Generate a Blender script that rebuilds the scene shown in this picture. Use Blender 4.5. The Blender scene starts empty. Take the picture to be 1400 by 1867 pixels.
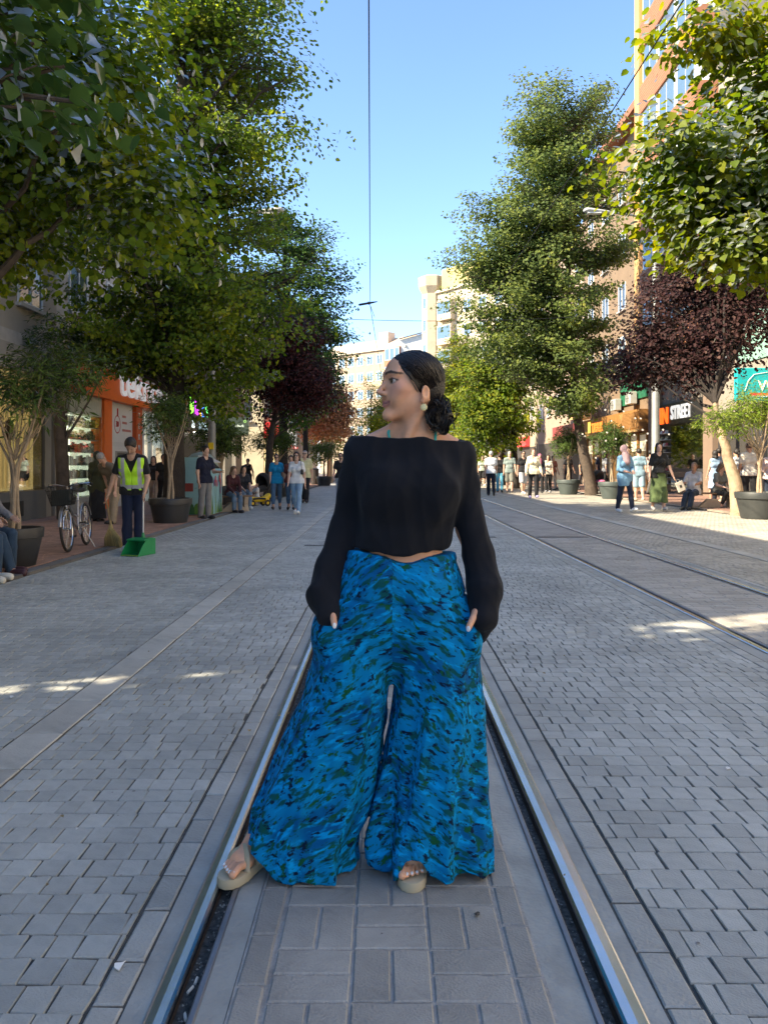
import bpy, math, random
import numpy as np
from mathutils import Vector, Matrix
R = math.radians
random.seed(7); rng = np.random.default_rng(7)
sc = bpy.context.scene
COL = sc.collection
# ------------------------------------------------------------------ camera, sky, sun, exposure
CAM_H = 1.3
cam_d = bpy.data.cameras.new('camera'); cam = bpy.data.objects.new('camera', cam_d); COL.objects.link(cam)
cam.location = (0, 0, CAM_H); cam.rotation_euler = (R(90), 0, 0)
cam_d.sensor_fit = 'HORIZONTAL'; cam_d.sensor_width = 36; cam_d.lens = 36
cam_d.shift_y = -83.5 / 1400; cam_d.clip_start = .05; cam_d.clip_end = 2000
sc.camera = cam
SUN_EL, SUN_AZ = 38, -112          # azimuth measured from +Y (down the street), negative = from the left
sd = Vector((math.sin(R(SUN_AZ)) * math.cos(R(SUN_EL)), math.cos(R(SUN_AZ)) * math.cos(R(SUN_EL)), math.sin(R(SUN_EL))))
world = bpy.data.worlds.new('World'); sc.world = world; world.use_nodes = True
wn = world.node_tree.nodes; wn.clear()
sky = wn.new('ShaderNodeTexSky'); sky.sky_type = 'NISHITA'; sky.sun_disc = False
sky.sun_elevation = R(SUN_EL); sky.sun_rotation = R(SUN_AZ); sky.altitude = 1200
sky.air_density = 1.0; sky.dust_density = .1; sky.ozone_density = 3.6
bg = wn.new('ShaderNodeBackground'); bg.inputs[1].default_value = .135
wo = wn.new('ShaderNodeOutputWorld')
world.node_tree.links.new(sky.outputs[0], bg.inputs[0]); world.node_tree.links.new(bg.outputs[0], wo.inputs[0])
sl = bpy.data.lights.new('sun', 'SUN'); sl.energy = 5.0; sl.angle = R(.55); sl.color = (1, .87, .66)
sun = bpy.data.objects.new('sun', sl); COL.objects.link(sun); sun.location = (-30, -10, 40)
sun.rotation_euler = sd.to_track_quat('Z', 'Y').to_euler()
vs = sc.view_settings; vs.view_transform = 'Standard'; vs.look = 'None'; vs.exposure = 1.68; vs.gamma = 1
vs.use_curve_mapping = False
sc.render.engine = 'CYCLES'
cy = sc.cycles; cy.use_denoising = True; cy.max_bounces = 7; cy.diffuse_bounces = 4; cy.glossy_bounces = 3
cy.transmission_bounces = 5; cy.transparent_max_bounces = 6; cy.sample_clamp_indirect = 6
cy.caustics_reflective = False; cy.caustics_refractive = False
try: cy.denoiser = 'OPENIMAGEDENOISE'
except Exception: pass

# ------------------------------------------------------------------ helpers
def gp(px, py, z=0.0):
    "ground point seen at photo pixel (px, py), in metres"
    return np.array(((px - 700) * (CAM_H - z) / (py - 850), 1400 * (CAM_H - z) / (py - 850), z))
def at(px, py, Y):
    "point at depth Y seen at photo pixel"
    return np.array(((px - 700) * Y / 1400, Y, CAM_H + (850 - py) * Y / 1400))

MATS = {}
def nd(nt, t, **kw):
    n = nt.nodes.new(t)
    for k, v in kw.items(): setattr(n, k, v)
    return n
def M(name, col, rough=.6, metal=0.0, var=.12, vscale=6.0, bump=0.0, bscale=60.0, emit=0.0, spec=.5, sheen=0.0, trans=0.0, isl=0.0, coat=0.0, dirt=0.0, stain=0.0):
    "procedural principled material: colour varied by noise (and by island), fine bump"
    if name in MATS: return MATS[name]
    m = bpy.data.materials.new(name); m.use_nodes = True; MATS[name] = m
    nt = m.node_tree; L = nt.links; b = nt.nodes['Principled BSDF']
    tc = nd(nt, 'ShaderNodeTexCoord')
    nz = nd(nt, 'ShaderNodeTexNoise'); nz.inputs['Scale'].default_value = vscale; nz.inputs['Detail'].default_value = 5
    L.new(tc.outputs['Object'], nz.inputs['Vector'])
    mr = nd(nt, 'ShaderNodeMapRange'); mr.inputs[1].default_value = .25; mr.inputs[2].default_value = .75
    mr.inputs[3].default_value = 1 - var; mr.inputs[4].default_value = 1 + var
    L.new(nz.outputs['Fac'], mr.inputs[0])
    fac = mr.outputs[0]
    if isl:
        g = nd(nt, 'ShaderNodeNewGeometry'); m2 = nd(nt, 'ShaderNodeMapRange')
        m2.inputs[3].default_value = 1 - isl; m2.inputs[4].default_value = 1 + isl
        oi = nd(nt, 'ShaderNodeObjectInfo'); ad = nd(nt, 'ShaderNodeMath', operation='ADD'); fr = nd(nt, 'ShaderNodeMath', operation='FRACT')
        L.new(g.outputs['Random Per Island'], ad.inputs[0]); L.new(oi.outputs['Random'], ad.inputs[1]); L.new(ad.outputs[0], fr.inputs[0])
        L.new(fr.outputs[0], m2.inputs[0])
        mu = nd(nt, 'ShaderNodeMath', operation='MULTIPLY'); L.new(fac, mu.inputs[0]); L.new(m2.outputs[0], mu.inputs[1]); fac = mu.outputs[0]
    if stain:
        gw = nd(nt, 'ShaderNodeNewGeometry'); nw = nd(nt, 'ShaderNodeTexNoise'); nw.inputs['Scale'].default_value = .9; nw.inputs['Detail'].default_value = 9; nw.inputs['Roughness'].default_value = .62; L.new(gw.outputs['Position'], nw.inputs['Vector'])
        mw = nd(nt, 'ShaderNodeMapRange'); mw.inputs[1].default_value = .36; mw.inputs[2].default_value = .64; mw.inputs[3].default_value = 1 - stain; mw.inputs[4].default_value = 1 + stain * .6; L.new(nw.outputs['Fac'], mw.inputs[0])
        mu = nd(nt, 'ShaderNodeMath', operation='MULTIPLY'); L.new(fac, mu.inputs[0]); L.new(mw.outputs[0], mu.inputs[1]); fac = mu.outputs[0]
    vm = nd(nt, 'ShaderNodeVectorMath', operation='SCALE'); vm.inputs[0].default_value = col[:3]
    L.new(fac, vm.inputs['Scale']); cout = vm.outputs[0]
    if dirt:
        nz2 = nd(nt, 'ShaderNodeTexNoise'); nz2.inputs['Scale'].default_value = vscale * .37; nz2.inputs['Detail'].default_value = 8; nz2.inputs['Roughness'].default_value = .7
        L.new(tc.outputs['Object'], nz2.inputs['Vector'])
        r2 = nd(nt, 'ShaderNodeMapRange'); r2.inputs[1].default_value = .5; r2.inputs[2].default_value = .72; r2.inputs[3].default_value = 0; r2.inputs[4].default_value = dirt
        L.new(nz2.outputs['Fac'], r2.inputs[0])
        mx = nd(nt, 'ShaderNodeMix', data_type='RGBA'); L.new(r2.outputs[0], mx.inputs[0]); L.new(cout, mx.inputs[6]); mx.inputs[7].default_value = (.07, .06, .05, 1); cout = mx.outputs[2]
    L.new(cout, b.inputs['Base Color'])
    b.inputs['Roughness'].default_value = rough; b.inputs['Metallic'].default_value = metal
    b.inputs['Specular IOR Level'].default_value = spec
    if sheen: b.inputs['Sheen Weight'].default_value = sheen
    if coat: b.inputs['Coat Weight'].default_value = coat
    if trans: b.inputs['Transmission Weight'].default_value = trans
    if emit:
        L.new(cout, b.inputs['Emission Color']); b.inputs['Emission Strength'].default_value = emit
    if bump:
        n3 = nd(nt, 'ShaderNodeTexNoise'); n3.inputs['Scale'].default_value = bscale; n3.inputs['Detail'].default_value = 4
        L.new(tc.outputs['Object'], n3.inputs['Vector'])
        bp = nd(nt, 'ShaderNodeBump'); bp.inputs['Strength'].default_value = bump; bp.inputs['Distance'].default_value = .01
        L.new(n3.outputs['Fac'], bp.inputs['Height']); L.new(bp.outputs[0], b.inputs['Normal'])
    return m

def glass(name='shop_glass', tint=(.75, .8, .8), rough=.03, alpha=.75):
    "thin pane: partly clear, mirror-like at grazing angles"
    if name in MATS: return MATS[name]
    m = bpy.data.materials.new(name); m.use_nodes = True; MATS[name] = m
    nt = m.node_tree; L = nt.links; nt.nodes.remove(nt.nodes['Principled BSDF']); out = nt.nodes['Material Output']
    t = nd(nt, 'ShaderNodeBsdfTransparent'); t.inputs[0].default_value = (*tint, 1)
    g = nd(nt, 'ShaderNodeBsdfGlossy'); g.inputs['Roughness'].default_value = rough; g.inputs[0].default_value = (.9, .93, .95, 1)
    f = nd(nt, 'ShaderNodeFresnel'); ge = nd(nt, 'ShaderNodeNewGeometry'); mi = nd(nt, 'ShaderNodeMapRange'); mi.inputs[3].default_value = 1.5; mi.inputs[4].default_value = 1 / 1.5; L.new(ge.outputs['Backfacing'], mi.inputs[0]); L.new(mi.outputs[0], f.inputs[0])
    a = nd(nt, 'ShaderNodeMath', operation='ADD'); a.inputs[1].default_value = 1 - alpha - .1; L.new(f.outputs[0], a.inputs[0])
    mx = nd(nt, 'ShaderNodeMixShader'); L.new(a.outputs[0], mx.inputs[0]); L.new(t.outputs[0], mx.inputs[1]); L.new(g.outputs[0], mx.inputs[2])
    L.new(mx.outputs[0], out.inputs[0]); return m

def setp(o, label=None, cat=None, group=None, kind=None):
    if label: o['label'] = label
    if cat: o['category'] = cat
    if group: o['group'] = group
    if kind: o['kind'] = kind
    return o
def thing(name, label, cat, loc=(0, 0, 0), rz=0.0, group=None):
    o = bpy.data.objects.new(name, None); COL.objects.link(o); o.empty_display_size = .2
    o.location = loc; o.rotation_euler = (0, 0, rz)
    return setp(o, label, cat, group)
def meshdata(name, V, F, mats=None, smooth=False, fmat=None):
    me = bpy.data.meshes.new(name)
    V = np.asarray(V, dtype=np.float32)
    if isinstance(F, np.ndarray):
        n, k = F.shape
        me.vertices.add(len(V)); me.vertices.foreach_set('co', V.ravel())
        me.loops.add(n * k); me.loops.foreach_set('vertex_index', F.astype(np.int32).ravel())
        me.polygons.add(n); me.polygons.foreach_set('loop_start', np.arange(0, n * k, k, dtype=np.int32))
        me.polygons.foreach_set('loop_total', np.full(n, k, dtype=np.int32))
    else:
        me.from_pydata(V.tolist(), [], F)
    if mats is not None:
        for m in (mats if isinstance(mats, (list, tuple)) else [mats]): me.materials.append(m)
    if fmat is not None: me.polygons.foreach_set('material_index', np.asarray(fmat, dtype=np.int32))
    me.update(calc_edges=True)
    me.polygons.foreach_set('use_smooth', np.full(len(me.polygons), bool(smooth)))
    return me
def link(name, me, parent=None, loc=None, rot=None):
    o = bpy.data.objects.new(name, me); COL.objects.link(o)
    if parent is not None: o.parent = parent
    if loc is not None: o.location = loc
    if rot is not None: o.rotation_euler = rot
    return o
def rotz(P, a):
    c, s = math.cos(a), math.sin(a); P = np.asarray(P, float)
    return np.stack((P[..., 0] * c - P[..., 1] * s, P[..., 0] * s + P[..., 1] * c, P[..., 2]), -1)

class MB:
    "collects boxes, bars, tubes, lathes, prisms; build() links them as ONE mesh"
    def __init__(s): s.V = []; s.F = []; s.n = 0
    def add(s, V, F):
        V = np.asarray(V, float); s.V.append(V); s.F += [[i + s.n for i in f] for f in F]; s.n += len(V); return s
    def box(s, x0, x1, y0, y1, z0, z1, bev=0.0):
        if x1 < x0: x0, x1 = x1, x0
        if y1 < y0: y0, y1 = y1, y0
        if z1 < z0: z0, z1 = z1, z0
        if bev <= 0:
            V = [(x, y, z) for z in (z0, z1) for y in (y0, y1) for x in (x0, x1)]
            return s.add(V, [(0, 2, 3, 1), (4, 5, 7, 6), (0, 1, 5, 4), (2, 6, 7, 3), (0, 4, 6, 2), (1, 3, 7, 5)])
        b = min(bev, .49 * (x1 - x0), .49 * (y1 - y0), .49 * (z1 - z0)); V = []; idx = {}
        for i, (x, sx) in enumerate(((x0, 1), (x1, -1))):
            for j, (y, sy) in enumerate(((y0, 1), (y1, -1))):
                for k, (z, sz) in enumerate(((z0, 1), (z1, -1))):
                    for a in range(3):
                        idx[i, j, k, a] = len(V)
                        V.append((x + (0 if a == 0 else sx * b), y + (0 if a == 1 else sy * b), z + (0 if a == 2 else sz * b)))
        I = lambda i, j, k, a: idx[i, j, k, a]
        F = []
        for i in (0, 1):
            q = [I(i, 0, 0, 0), I(i, 1, 0, 0), I(i, 1, 1, 0), I(i, 0, 1, 0)]; F.append(q[::-1] if i == 0 else q)
            q = [I(0, i, 0, 1), I(1, i, 0, 1), I(1, i, 1, 1), I(0, i, 1, 1)]; F.append(q if i == 0 else q[::-1])
            q = [I(0, 0, i, 2), I(1, 0, i, 2), I(1, 1, i, 2), I(0, 1, i, 2)]; F.append(q[::-1] if i == 0 else q)
            for j in (0, 1):
                q = [I(i, j, 0, 0), I(i, j, 1, 0), I(i, j, 1, 1), I(i, j, 0, 1)]; F.append(q)
                q = [I(i, 0, j, 0), I(i, 1, j, 0), I(i, 1, j, 2), I(i, 0, j, 2)]; F.append(q)
                q = [I(0, i, j, 1), I(1, i, j, 1), I(1, i, j, 2), I(0, i, j, 2)]; F.append(q)
                for k in (0, 1): F.append([I(i, j, k, 0), I(i, j, k, 1), I(i, j, k, 2)])
        return s.add(V, F)
    def tube(s, pts, rad, n=8, cap=True, flat=1.0):
        P = np.asarray(pts, float); m = len(P); r = np.broadcast_to(np.asarray(rad, float), (m,))
        T = np.gradient(P, axis=0); T /= np.linalg.norm(T, axis=1, keepdims=True) + 1e-9
        up = np.array((0, 0, 1.)) if abs(T[0][2]) < .9 else np.array((1., 0, 0))
        V = []; a = np.arange(n) * 2 * math.pi / n
        u = np.cross(up, T[0]); u /= np.linalg.norm(u)
        for i in range(m):
            u = u - T[i] * (u @ T[i]); u /= np.linalg.norm(u) + 1e-9; v = np.cross(T[i], u)
            V.append(P[i] + r[i] * (np.cos(a)[:, None] * u + flat * np.sin(a)[:, None] * v))
        F = [(i * n + j, i * n + (j + 1) % n, (i + 1) * n + (j + 1) % n, (i + 1) * n + j) for i in range(m - 1) for j in range(n)]
        if cap: F += [list(range(n))[::-1], [(m - 1) * n + j for j in range(n)]]
        return s.add(np.concatenate(V), F)
    def bar(s, a, b, w, h, up=(0, 0, 1)):
        a = np.asarray(a, float); b = np.asarray(b, float); t = b - a; t /= np.linalg.norm(t)
        u = np.cross(up, t)
        if np.linalg.norm(u) < 1e-5: u = np.array((1., 0, 0))
        u /= np.linalg.norm(u); v = np.cross(t, u)
        V = [p + sx * w / 2 * u + sz * h / 2 * v for p in (a, b) for sx, sz in ((-1, -1), (1, -1), (1, 1), (-1, 1))]
        return s.add(V, [(3, 2, 1, 0), (4, 5, 6, 7), (0, 1, 5, 4), (1, 2, 6, 5), (2, 3, 7, 6), (3, 0, 4, 7)])
    def lathe(s, prof, n=24, c=(0, 0, 0), sx=1, sy=1):
        a = np.arange(n) * 2 * math.pi / n; V = []
        for r, z in prof: V.append(np.stack((c[0] + sx * r * np.cos(a), c[1] + sy * r * np.sin(a), np.full(n, c[2] + z)), 1))
        m = len(prof)
        F = [(i * n + j, i * n + (j + 1) % n, (i + 1) * n + (j + 1) % n, (i + 1) * n + j) for i in range(m - 1) for j in range(n)]
        F += [list(range(n))[::-1], [(m - 1) * n + j for j in range(n)]]
        return s.add(np.concatenate(V), F)
    def prism(s, poly, axis, d0, d1):
        "polygon (2-D) extruded along axis 'x','y' or 'z'"
        n = len(poly); V = []
        for d in (d0, d1):
            for p, q in poly: V.append({'x': (d, p, q), 'y': (p, d, q), 'z': (p, q, d)}[axis])
        F = [list(range(n))[::-1], list(range(n, 2 * n))] + [(i, (i + 1) % n, n + (i + 1) % n, n + i) for i in range(n)]
        return s.add(V, F)
    def torus(s, c, Rr, r, n=32, k=8, axis='x', flat=1.0):
        V = []; 
        for i in range(n):
            A = 2 * math.pi * i / n
            for j in range(k):
                B = 2 * math.pi * j / k; q = Rr + r * math.cos(B); h = flat * r * math.sin(B)
                p = {'x': (h, q * math.cos(A), q * math.sin(A)), 'y': (q * math.cos(A), h, q * math.sin(A)), 'z': (q * math.cos(A), q * math.sin(A), h)}[axis]
                V.append(np.array(c) + p)
        return s.add(V, [(i * k + j, ((i + 1) % n) * k + j, ((i + 1) % n) * k + (j + 1) % k, i * k + (j + 1) % k) for i in range(n) for j in range(k)])
    def rot(s, a, c=(0, 0, 0)):
        s.V = [rotz(v - np.array(c), a) + np.array(c) for v in s.V]; return s
    def data(s, name, mat, smooth=False): return meshdata(name, np.concatenate(s.V), s.F, mat, smooth)
    def build(s, name, mat, parent=None, smooth=False, fix=True):
        me = s.data(name, mat, smooth)
        if fix:
            import bmesh
            bm = bmesh.new(); bm.from_mesh(me); bmesh.ops.recalc_face_normals(bm, faces=bm.faces); bm.to_mesh(me); bm.free()
        if smooth:
            try: me.set_sharp_from_angle(angle=R(38))
            except Exception: pass
        return link(name, me, parent)
def structure(name, mb_or_obj, mat=None):
    o = mb_or_obj.build(name, mat) if isinstance(mb_or_obj, MB) else mb_or_obj
    o['kind'] = 'structure'; return o
def copy_tree(o, parent=None):
    c = o.copy(); COL.objects.link(c)
    if parent is not None: c.parent = parent
    for ch in list(o.children): copy_tree(ch, c)
    return c
FONT_CACHE = {}
def text_mesh(s, size, ext=.01, bold=0.0, sx=1.0):
    "lettering as a mesh in the X-Z plane facing -Y, origin at its left foot"
    cu = bpy.data.curves.new('lettering', 'FONT'); cu.body = s; cu.size = size; cu.extrude = ext; cu.offset = bold; cu.resolution_u = 3
    o = bpy.data.objects.new('lettering', cu); COL.objects.link(o)
    bpy.context.view_layer.update()
    me = bpy.data.meshes.new_from_object(o.evaluated_get(bpy.context.evaluated_depsgraph_get()))
    bpy.data.objects.remove(o)
    n = len(me.vertices); v = np.empty(n * 3, np.float32); me.vertices.foreach_get('co', v); v = v.reshape(-1, 3)
    v = np.stack((v[:, 0] * sx, -v[:, 2], v[:, 1]), 1); me.vertices.foreach_set('co', v.astype(np.float32).ravel()); me.update()
    return me
def letters(s, size, mat, parent, loc, rz=0.0, ext=.012, bold=0.0, sx=1.0, name='lettering'):
    me = text_mesh(s, size, ext, bold, sx); me.materials.clear(); me.materials.append(mat)
    return link(name, me, parent, loc, (0, 0, rz))
# ------------------------------------------------------------------ ground, paving, rails
sett_m = M('granite_sett', (.415, .42, .385), .55, var=.18, vscale=14, bump=.35, bscale=130, isl=.12, dirt=.3, stain=.22)
sett_brown = M('worn_sett', (.43, .395, .325), .6, var=.16, vscale=12, bump=.35, bscale=100, isl=.14, dirt=.3, stain=.2)
block_m = M('concrete_block', (.335, .325, .295), .62, var=.16, vscale=11, bump=.4, bscale=140, isl=.13, dirt=.4, stain=.22)
edge_m = M('edge_stone', (.395, .395, .36), .55, var=.16, vscale=9, bump=.4, bscale=90, isl=.13, dirt=.3, stain=.2)
kerb_m = M('kerb_stone', (.455, .44, .385), .65, var=.16, vscale=7, bump=.4, bscale=80, isl=.14, dirt=.3)
red_m = M('red_paver', (.33, .19, .135), .7, var=.18, vscale=5, bump=.3, bscale=80, isl=.2, dirt=.4)
bed_m = M('joint_sand', (.10, .095, .085), .9, var=.4, vscale=22, bump=.8, bscale=160)
bed_light = M('joint_mortar', (.36, .345, .32), .85, var=.25, vscale=14, bump=.5, bscale=140, dirt=.5)
def paved(name, col, mortar, bw, rh, dirt=.3, rough=.6):
    "the same paving where its pieces are too small to tell apart"
    m = bpy.data.materials.new(name); m.use_nodes = True; nt = m.node_tree; L = nt.links; b = nt.nodes['Principled BSDF']
    tc = nd(nt, 'ShaderNodeTexCoord'); br = nd(nt, 'ShaderNodeTexBrick')
    br.inputs['Scale'].default_value = 1; br.inputs['Brick Width'].default_value = bw; br.inputs['Row Height'].default_value = rh
    br.inputs['Mortar Size'].default_value = .008; br.inputs['Mortar Smooth'].default_value = .3; br.inputs['Bias'].default_value = 0
    br.inputs['Color1'].default_value = (*[c * .82 for c in col], 1); br.inputs['Color2'].default_value = (*[c * 1.2 for c in col], 1)
    br.inputs['Mortar'].default_value = (*mortar, 1)
    L.new(tc.outputs['Object'], br.inputs['Vector'])
    nz = nd(nt, 'ShaderNodeTexNoise'); nz.inputs['Scale'].default_value = 1.3; nz.inputs['Detail'].default_value = 7; L.new(tc.outputs['Object'], nz.inputs['Vector'])
    mr = nd(nt, 'ShaderNodeMapRange'); mr.inputs[1].default_value = .3; mr.inputs[2].default_value = .7; mr.inputs[3].default_value = .8; mr.inputs[4].default_value = 1.15
    L.new(nz.outputs['Fac'], mr.inputs[0])
    vm = nd(nt, 'ShaderNodeVectorMath', operation='SCALE'); L.new(br.outputs['Color'], vm.inputs[0]); L.new(mr.outputs[0], vm.inputs['Scale'])
    L.new(vm.outputs[0], b.inputs['Base Color']); b.inputs['Roughness'].default_value = rough
    bp = nd(nt, 'ShaderNodeBump'); bp.inputs['Strength'].default_value = .6; bp.inputs['Distance'].default_value = .008; bp.invert = True
    L.new(br.outputs['Fac'], bp.inputs['Height']); L.new(bp.outputs[0], b.inputs['Normal'])
    return m
far_sett = paved('sett_far', (.41, .412, .38), (.20, .20, .185), .10, .115)
far_brown = paved('worn_sett_far', (.43, .395, .325), (.21, .19, .165), .10, .115)
far_block = paved('block_far', (.37, .345, .31), (.22, .21, .19), .2, .1)
far_red = paved('red_paver_far', (.33, .19, .135), (.08, .06, .05), .2, .1)

g = MB().box(-400, 400, -60, 900, -.5, -.09); structure('ground', g, M('earth', (.12, .11, .1), .9))

def sett_meshes(mat, w, d, n=10, h=.045, inset=.0018, jit=.0042):
    out = []
    for i in range(n):
        r = np.random.default_rng(100 + i); V = []
        base = np.array(((-w / 2, -d / 2), (w / 2, -d / 2), (w / 2, d / 2), (-w / 2, d / 2))) + r.uniform(-jit, jit, (4, 2))
        tilt = r.uniform(-.002, .002, 2)
        for k, (ins, z) in enumerate(((-.001, -h), (.0, -.0035), (inset, 0.0))):
            for p in base:
                q = p - np.sign(p) * ins
                V.append((q[0], q[1], z + (tilt @ q if k else 0)))
        F = [(8, 9, 10, 11)]
        for a in (0, 4):
            for j in range(4): F.append((a + j, a + (j + 1) % 4, a + 4 + (j + 1) % 4, a + 4 + j))
        out.append(meshdata('sett', V, F, mat))
    return out
def lay(name, x0, x1, y0, y1, bed, far_mat, yfar, cells, meshes, piece, limit=300, z=0.0, zfar=-.003, bz=.0062):
    "one bay: bed sheet + far surface (structure), the pieces as children; cells = list of (x, y, sx, sy, rot)"
    V = [(x0, .4, z - bz), (x1, .4, z - bz), (x1, y1, z - bz), (x0, y1, z - bz), (x0, y1, z + zfar), (x1, y1, z + zfar), (x1, yfar, z + zfar), (x0, yfar, z + zfar)]
    bay = structure(name, link(name, meshdata(name, V, [(0, 1, 2, 3), (4, 5, 6, 7)], [bed, far_mat], fmat=[0, 1])))
    r = np.random.default_rng(int(abs(x0) * 1000) + 5)
    vis = []; rest = []
    for c in cells:
        px = 700 + 1400 * c[0] / max(c[1], .1); py = 850 + 1400 * (CAM_H - z) / max(c[1], .1)
        (vis if (-25 < px < 1425 and py < 1890) else rest).append(c)
    vis.sort(key=lambda c: c[1]); one = vis[:limit]; rest += vis[limit:]
    for c in one:
        k = r.integers(len(meshes))
        o = link(piece, meshes[k], bay, (c[0], c[1], z + r.normal(0, .0005)), (0, 0, c[4] + (math.pi if r.random() < .5 else 0)))
        o.scale = (c[2], c[3], 1)
    if rest:
        Vb = [np.array([v.co for v in m.vertices]) for m in meshes]; Fb = np.array([list(p.vertices) for p in meshes[0].polygons]); Vs = []; Fs = []; n = 0
        for c in rest:
            v = Vb[r.integers(len(meshes))] * (c[2], c[3], 1)
            if c[4]: v = rotz(v, c[4])
            Vs.append(v + (c[0], c[1], z + r.normal(0, .0005))); Fs.append(Fb + n); n += len(v)
        o = link(piece + 's_beyond', meshdata(piece, np.concatenate(Vs), np.concatenate(Fs), meshes[0].materials[0]), bay); o['kind'] = 'stuff'
    return bay
def running(x0, x1, y0, y1, w, d, gap=.0042, wob=.003, seed=0):
    r = np.random.default_rng(seed); cells = []; y = y0; k = 0
    while y < y1:
        dd = d * r.uniform(.93, 1.07); x = x0 - (w * (.5 if k % 2 else 0)) - w * r.uniform(0, .15); k += 1
        while x < x1:
            ww = w * r.uniform(.85, 1.18); a, b = max(x, x0), min(x + ww, x1)
            if b - a > .012: cells.append(((a + b) / 2, y + dd / 2 + r.normal(0, .002) + wob * math.sin(x * 2.1 + y * .6), (b - a - gap) / w, (dd - gap) / d, r.normal(0, .012)))
            x += ww
        y += dd
    return cells
def basket(x0, x1, y0, y1, s, gap=.006):
    cells = []; nx = max(1, round((x1 - x0) / s)); s = (x1 - x0) / nx; y = y0; j = 0
    while y < y1:
        for i in range(nx):
            cx, cyy = x0 + (i + .5) * s, y + s / 2
            for q in (-.25, .25):
                if (i + j) % 2: cells.append((cx + q * s, cyy, (s / 2 - gap) / (s / 2), (s - gap) / s, 0))
                else: cells.append((cx, cyy + q * s, (s / 2 - gap) / (s / 2), (s - gap) / s, math.pi / 2))
        y += s; j += 1
    return cells
YN = 13.5; YF = 175
sm = sett_meshes(sett_m, .088, .107); sb = sett_meshes(sett_brown, .088, .107)
lay('bus_lane_paving', -4.22, -1.76, 2, YN, bed_m, far_sett, YF, running(-4.22, -1.76, 2.6, YN, .088, .107, seed=1), sm, 'sett')
lay('sett_paving', -1.549, -.7105, 1, YN, bed_m, far_sett, YF, running(-1.549, -.712, 1.5, YN, .088, .107, seed=2), sm, 'sett')
lay('sett_paving', .7715, 2.4435, 1, YN, bed_m, far_sett, YF, running(.773, 2.442, 1.5, YN, .088, .107, seed=3), sm, 'sett')
lay('sett_paving', 4.14, 5.22, 3, YN, bed_m, far_brown, YF, running(4.14, 5.22, 5.5, YN, .088, .107, seed=4), sb, 'sett', 200)
lay('bus_lane_paving', 5.45, 9.35, 3, 15, bed_m, far_brown, YF, running(5.45, 9.35, 8.5, 15, .088, .107, seed=5), sb, 'sett', 200)
bm_ = sett_meshes(block_m, .105, .21, inset=.004, jit=.0015); 
lay('track_paving', -.2895, .3295, 1, YN, bed_light, far_block, YF, basket(-.2875, .3275, 1.45, YN, .2), sett_meshes(block_m, .1015, .2033, inset=.004, jit=.0012), 'paver', 300, bz=.0045)
lay('track_paving', 2.78, 3.80, 2, YN, bed_light, far_block, YF, running(2.785, 3.795, 3.2, YN, .21, .105, gap=.005, seed=6), sett_meshes(M('track_block', (.40, .37, .32), .62, var=.16, vscale=11, bump=.4, bscale=140, isl=.12, dirt=.3, stain=.2), .21, .105, inset=.003, jit=.001), 'paver', 220, bz=.005)
def stones(name, x0, x1, y0, yn, L, mat, far, piece, z=0.0, seed=0, limit=90, inset=.005, bed=bed_m):
    r = np.random.default_rng(seed); cells = []; y = y0
    while y < yn:
        l = L * r.uniform(.8, 1.2); cells.append(((x0 + x1) / 2, y + l / 2, 1, (l - .008) / L, r.normal(0, .004))); y += l
    return lay(name, x0 - .004, x1 + .004, 1, yn, bed, far, YF, cells, sett_meshes(mat, x1 - x0 - .006, L, inset=inset, jit=.002), piece, limit, z, bz=.0045 if bed is bed_light else .007)
far_kerb = paved('kerb_far', (.47, .45, .39), (.16, .15, .14), .3, .55)
stones('edge_course', -.706, -.626, 1.3, YN, .2, edge_m, far_block, 'edge_stone', seed=11)
stones('edge_course', .675, .767, 1.3, YN, .2, edge_m, far_block, 'edge_stone', seed=12)
stones('edge_course', -.37, -.294, 1.3, YN, .2, block_m, far_block, 'edge_stone', seed=13, bed=bed_light)
stones('edge_course', .334, .406, 1.3, YN, .2, block_m, far_block, 'edge_stone', seed=14, bed=bed_light)
stones('edge_course', 2.448, 2.54, 2.5, YN, .2, edge_m, far_block, 'edge_stone', seed=15)
stones('edge_course', 4.05, 4.135, 3.5, YN, .2, edge_m, far_block, 'edge_stone', seed=16)
stones('kerb', -1.752, -1.553, 2.2, 26, .5, kerb_m, far_kerb, 'kerb_stone', z=.006, seed=17)
stones('kerb', 5.23, 5.44, 4.5, 26, .5, kerb_m, far_kerb, 'kerb_stone', z=.006, seed=18)
stones('kerb', -4.42, -4.25, 5.6, 26, .6, M('gutter_stone', (.15, .145, .14), .7, isl=.2, bump=.4), paved('gutter_far', (.13, .125, .12), (.05, .05, .05), .2, .6), 'kerb_stone', z=.03, seed=19)
stones('kerb', 9.38, 9.56, 10, 30, .6, M('pale_kerb', (.33, .27, .21), .7, isl=.2, bump=.4), far_kerb, 'kerb_stone', z=.05, seed=20)
rm_ = sett_meshes(red_m, .2, .1, inset=.003, jit=.0012)
lay('pavement', -8.7, -4.43, 4, 20, bed_m, far_red, YF, running(-8.7, -4.43, 7.2, 20, .2, .1, gap=.005, seed=21), rm_, 'paver', 150, z=.034)
lay('pavement', 9.57, 13.6, 12, 18, bed_m, far_red, YF, running(9.57, 13.6, 16, 18, .2, .1, gap=.005, seed=22), rm_, 'paver', 40, z=.054)

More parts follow.
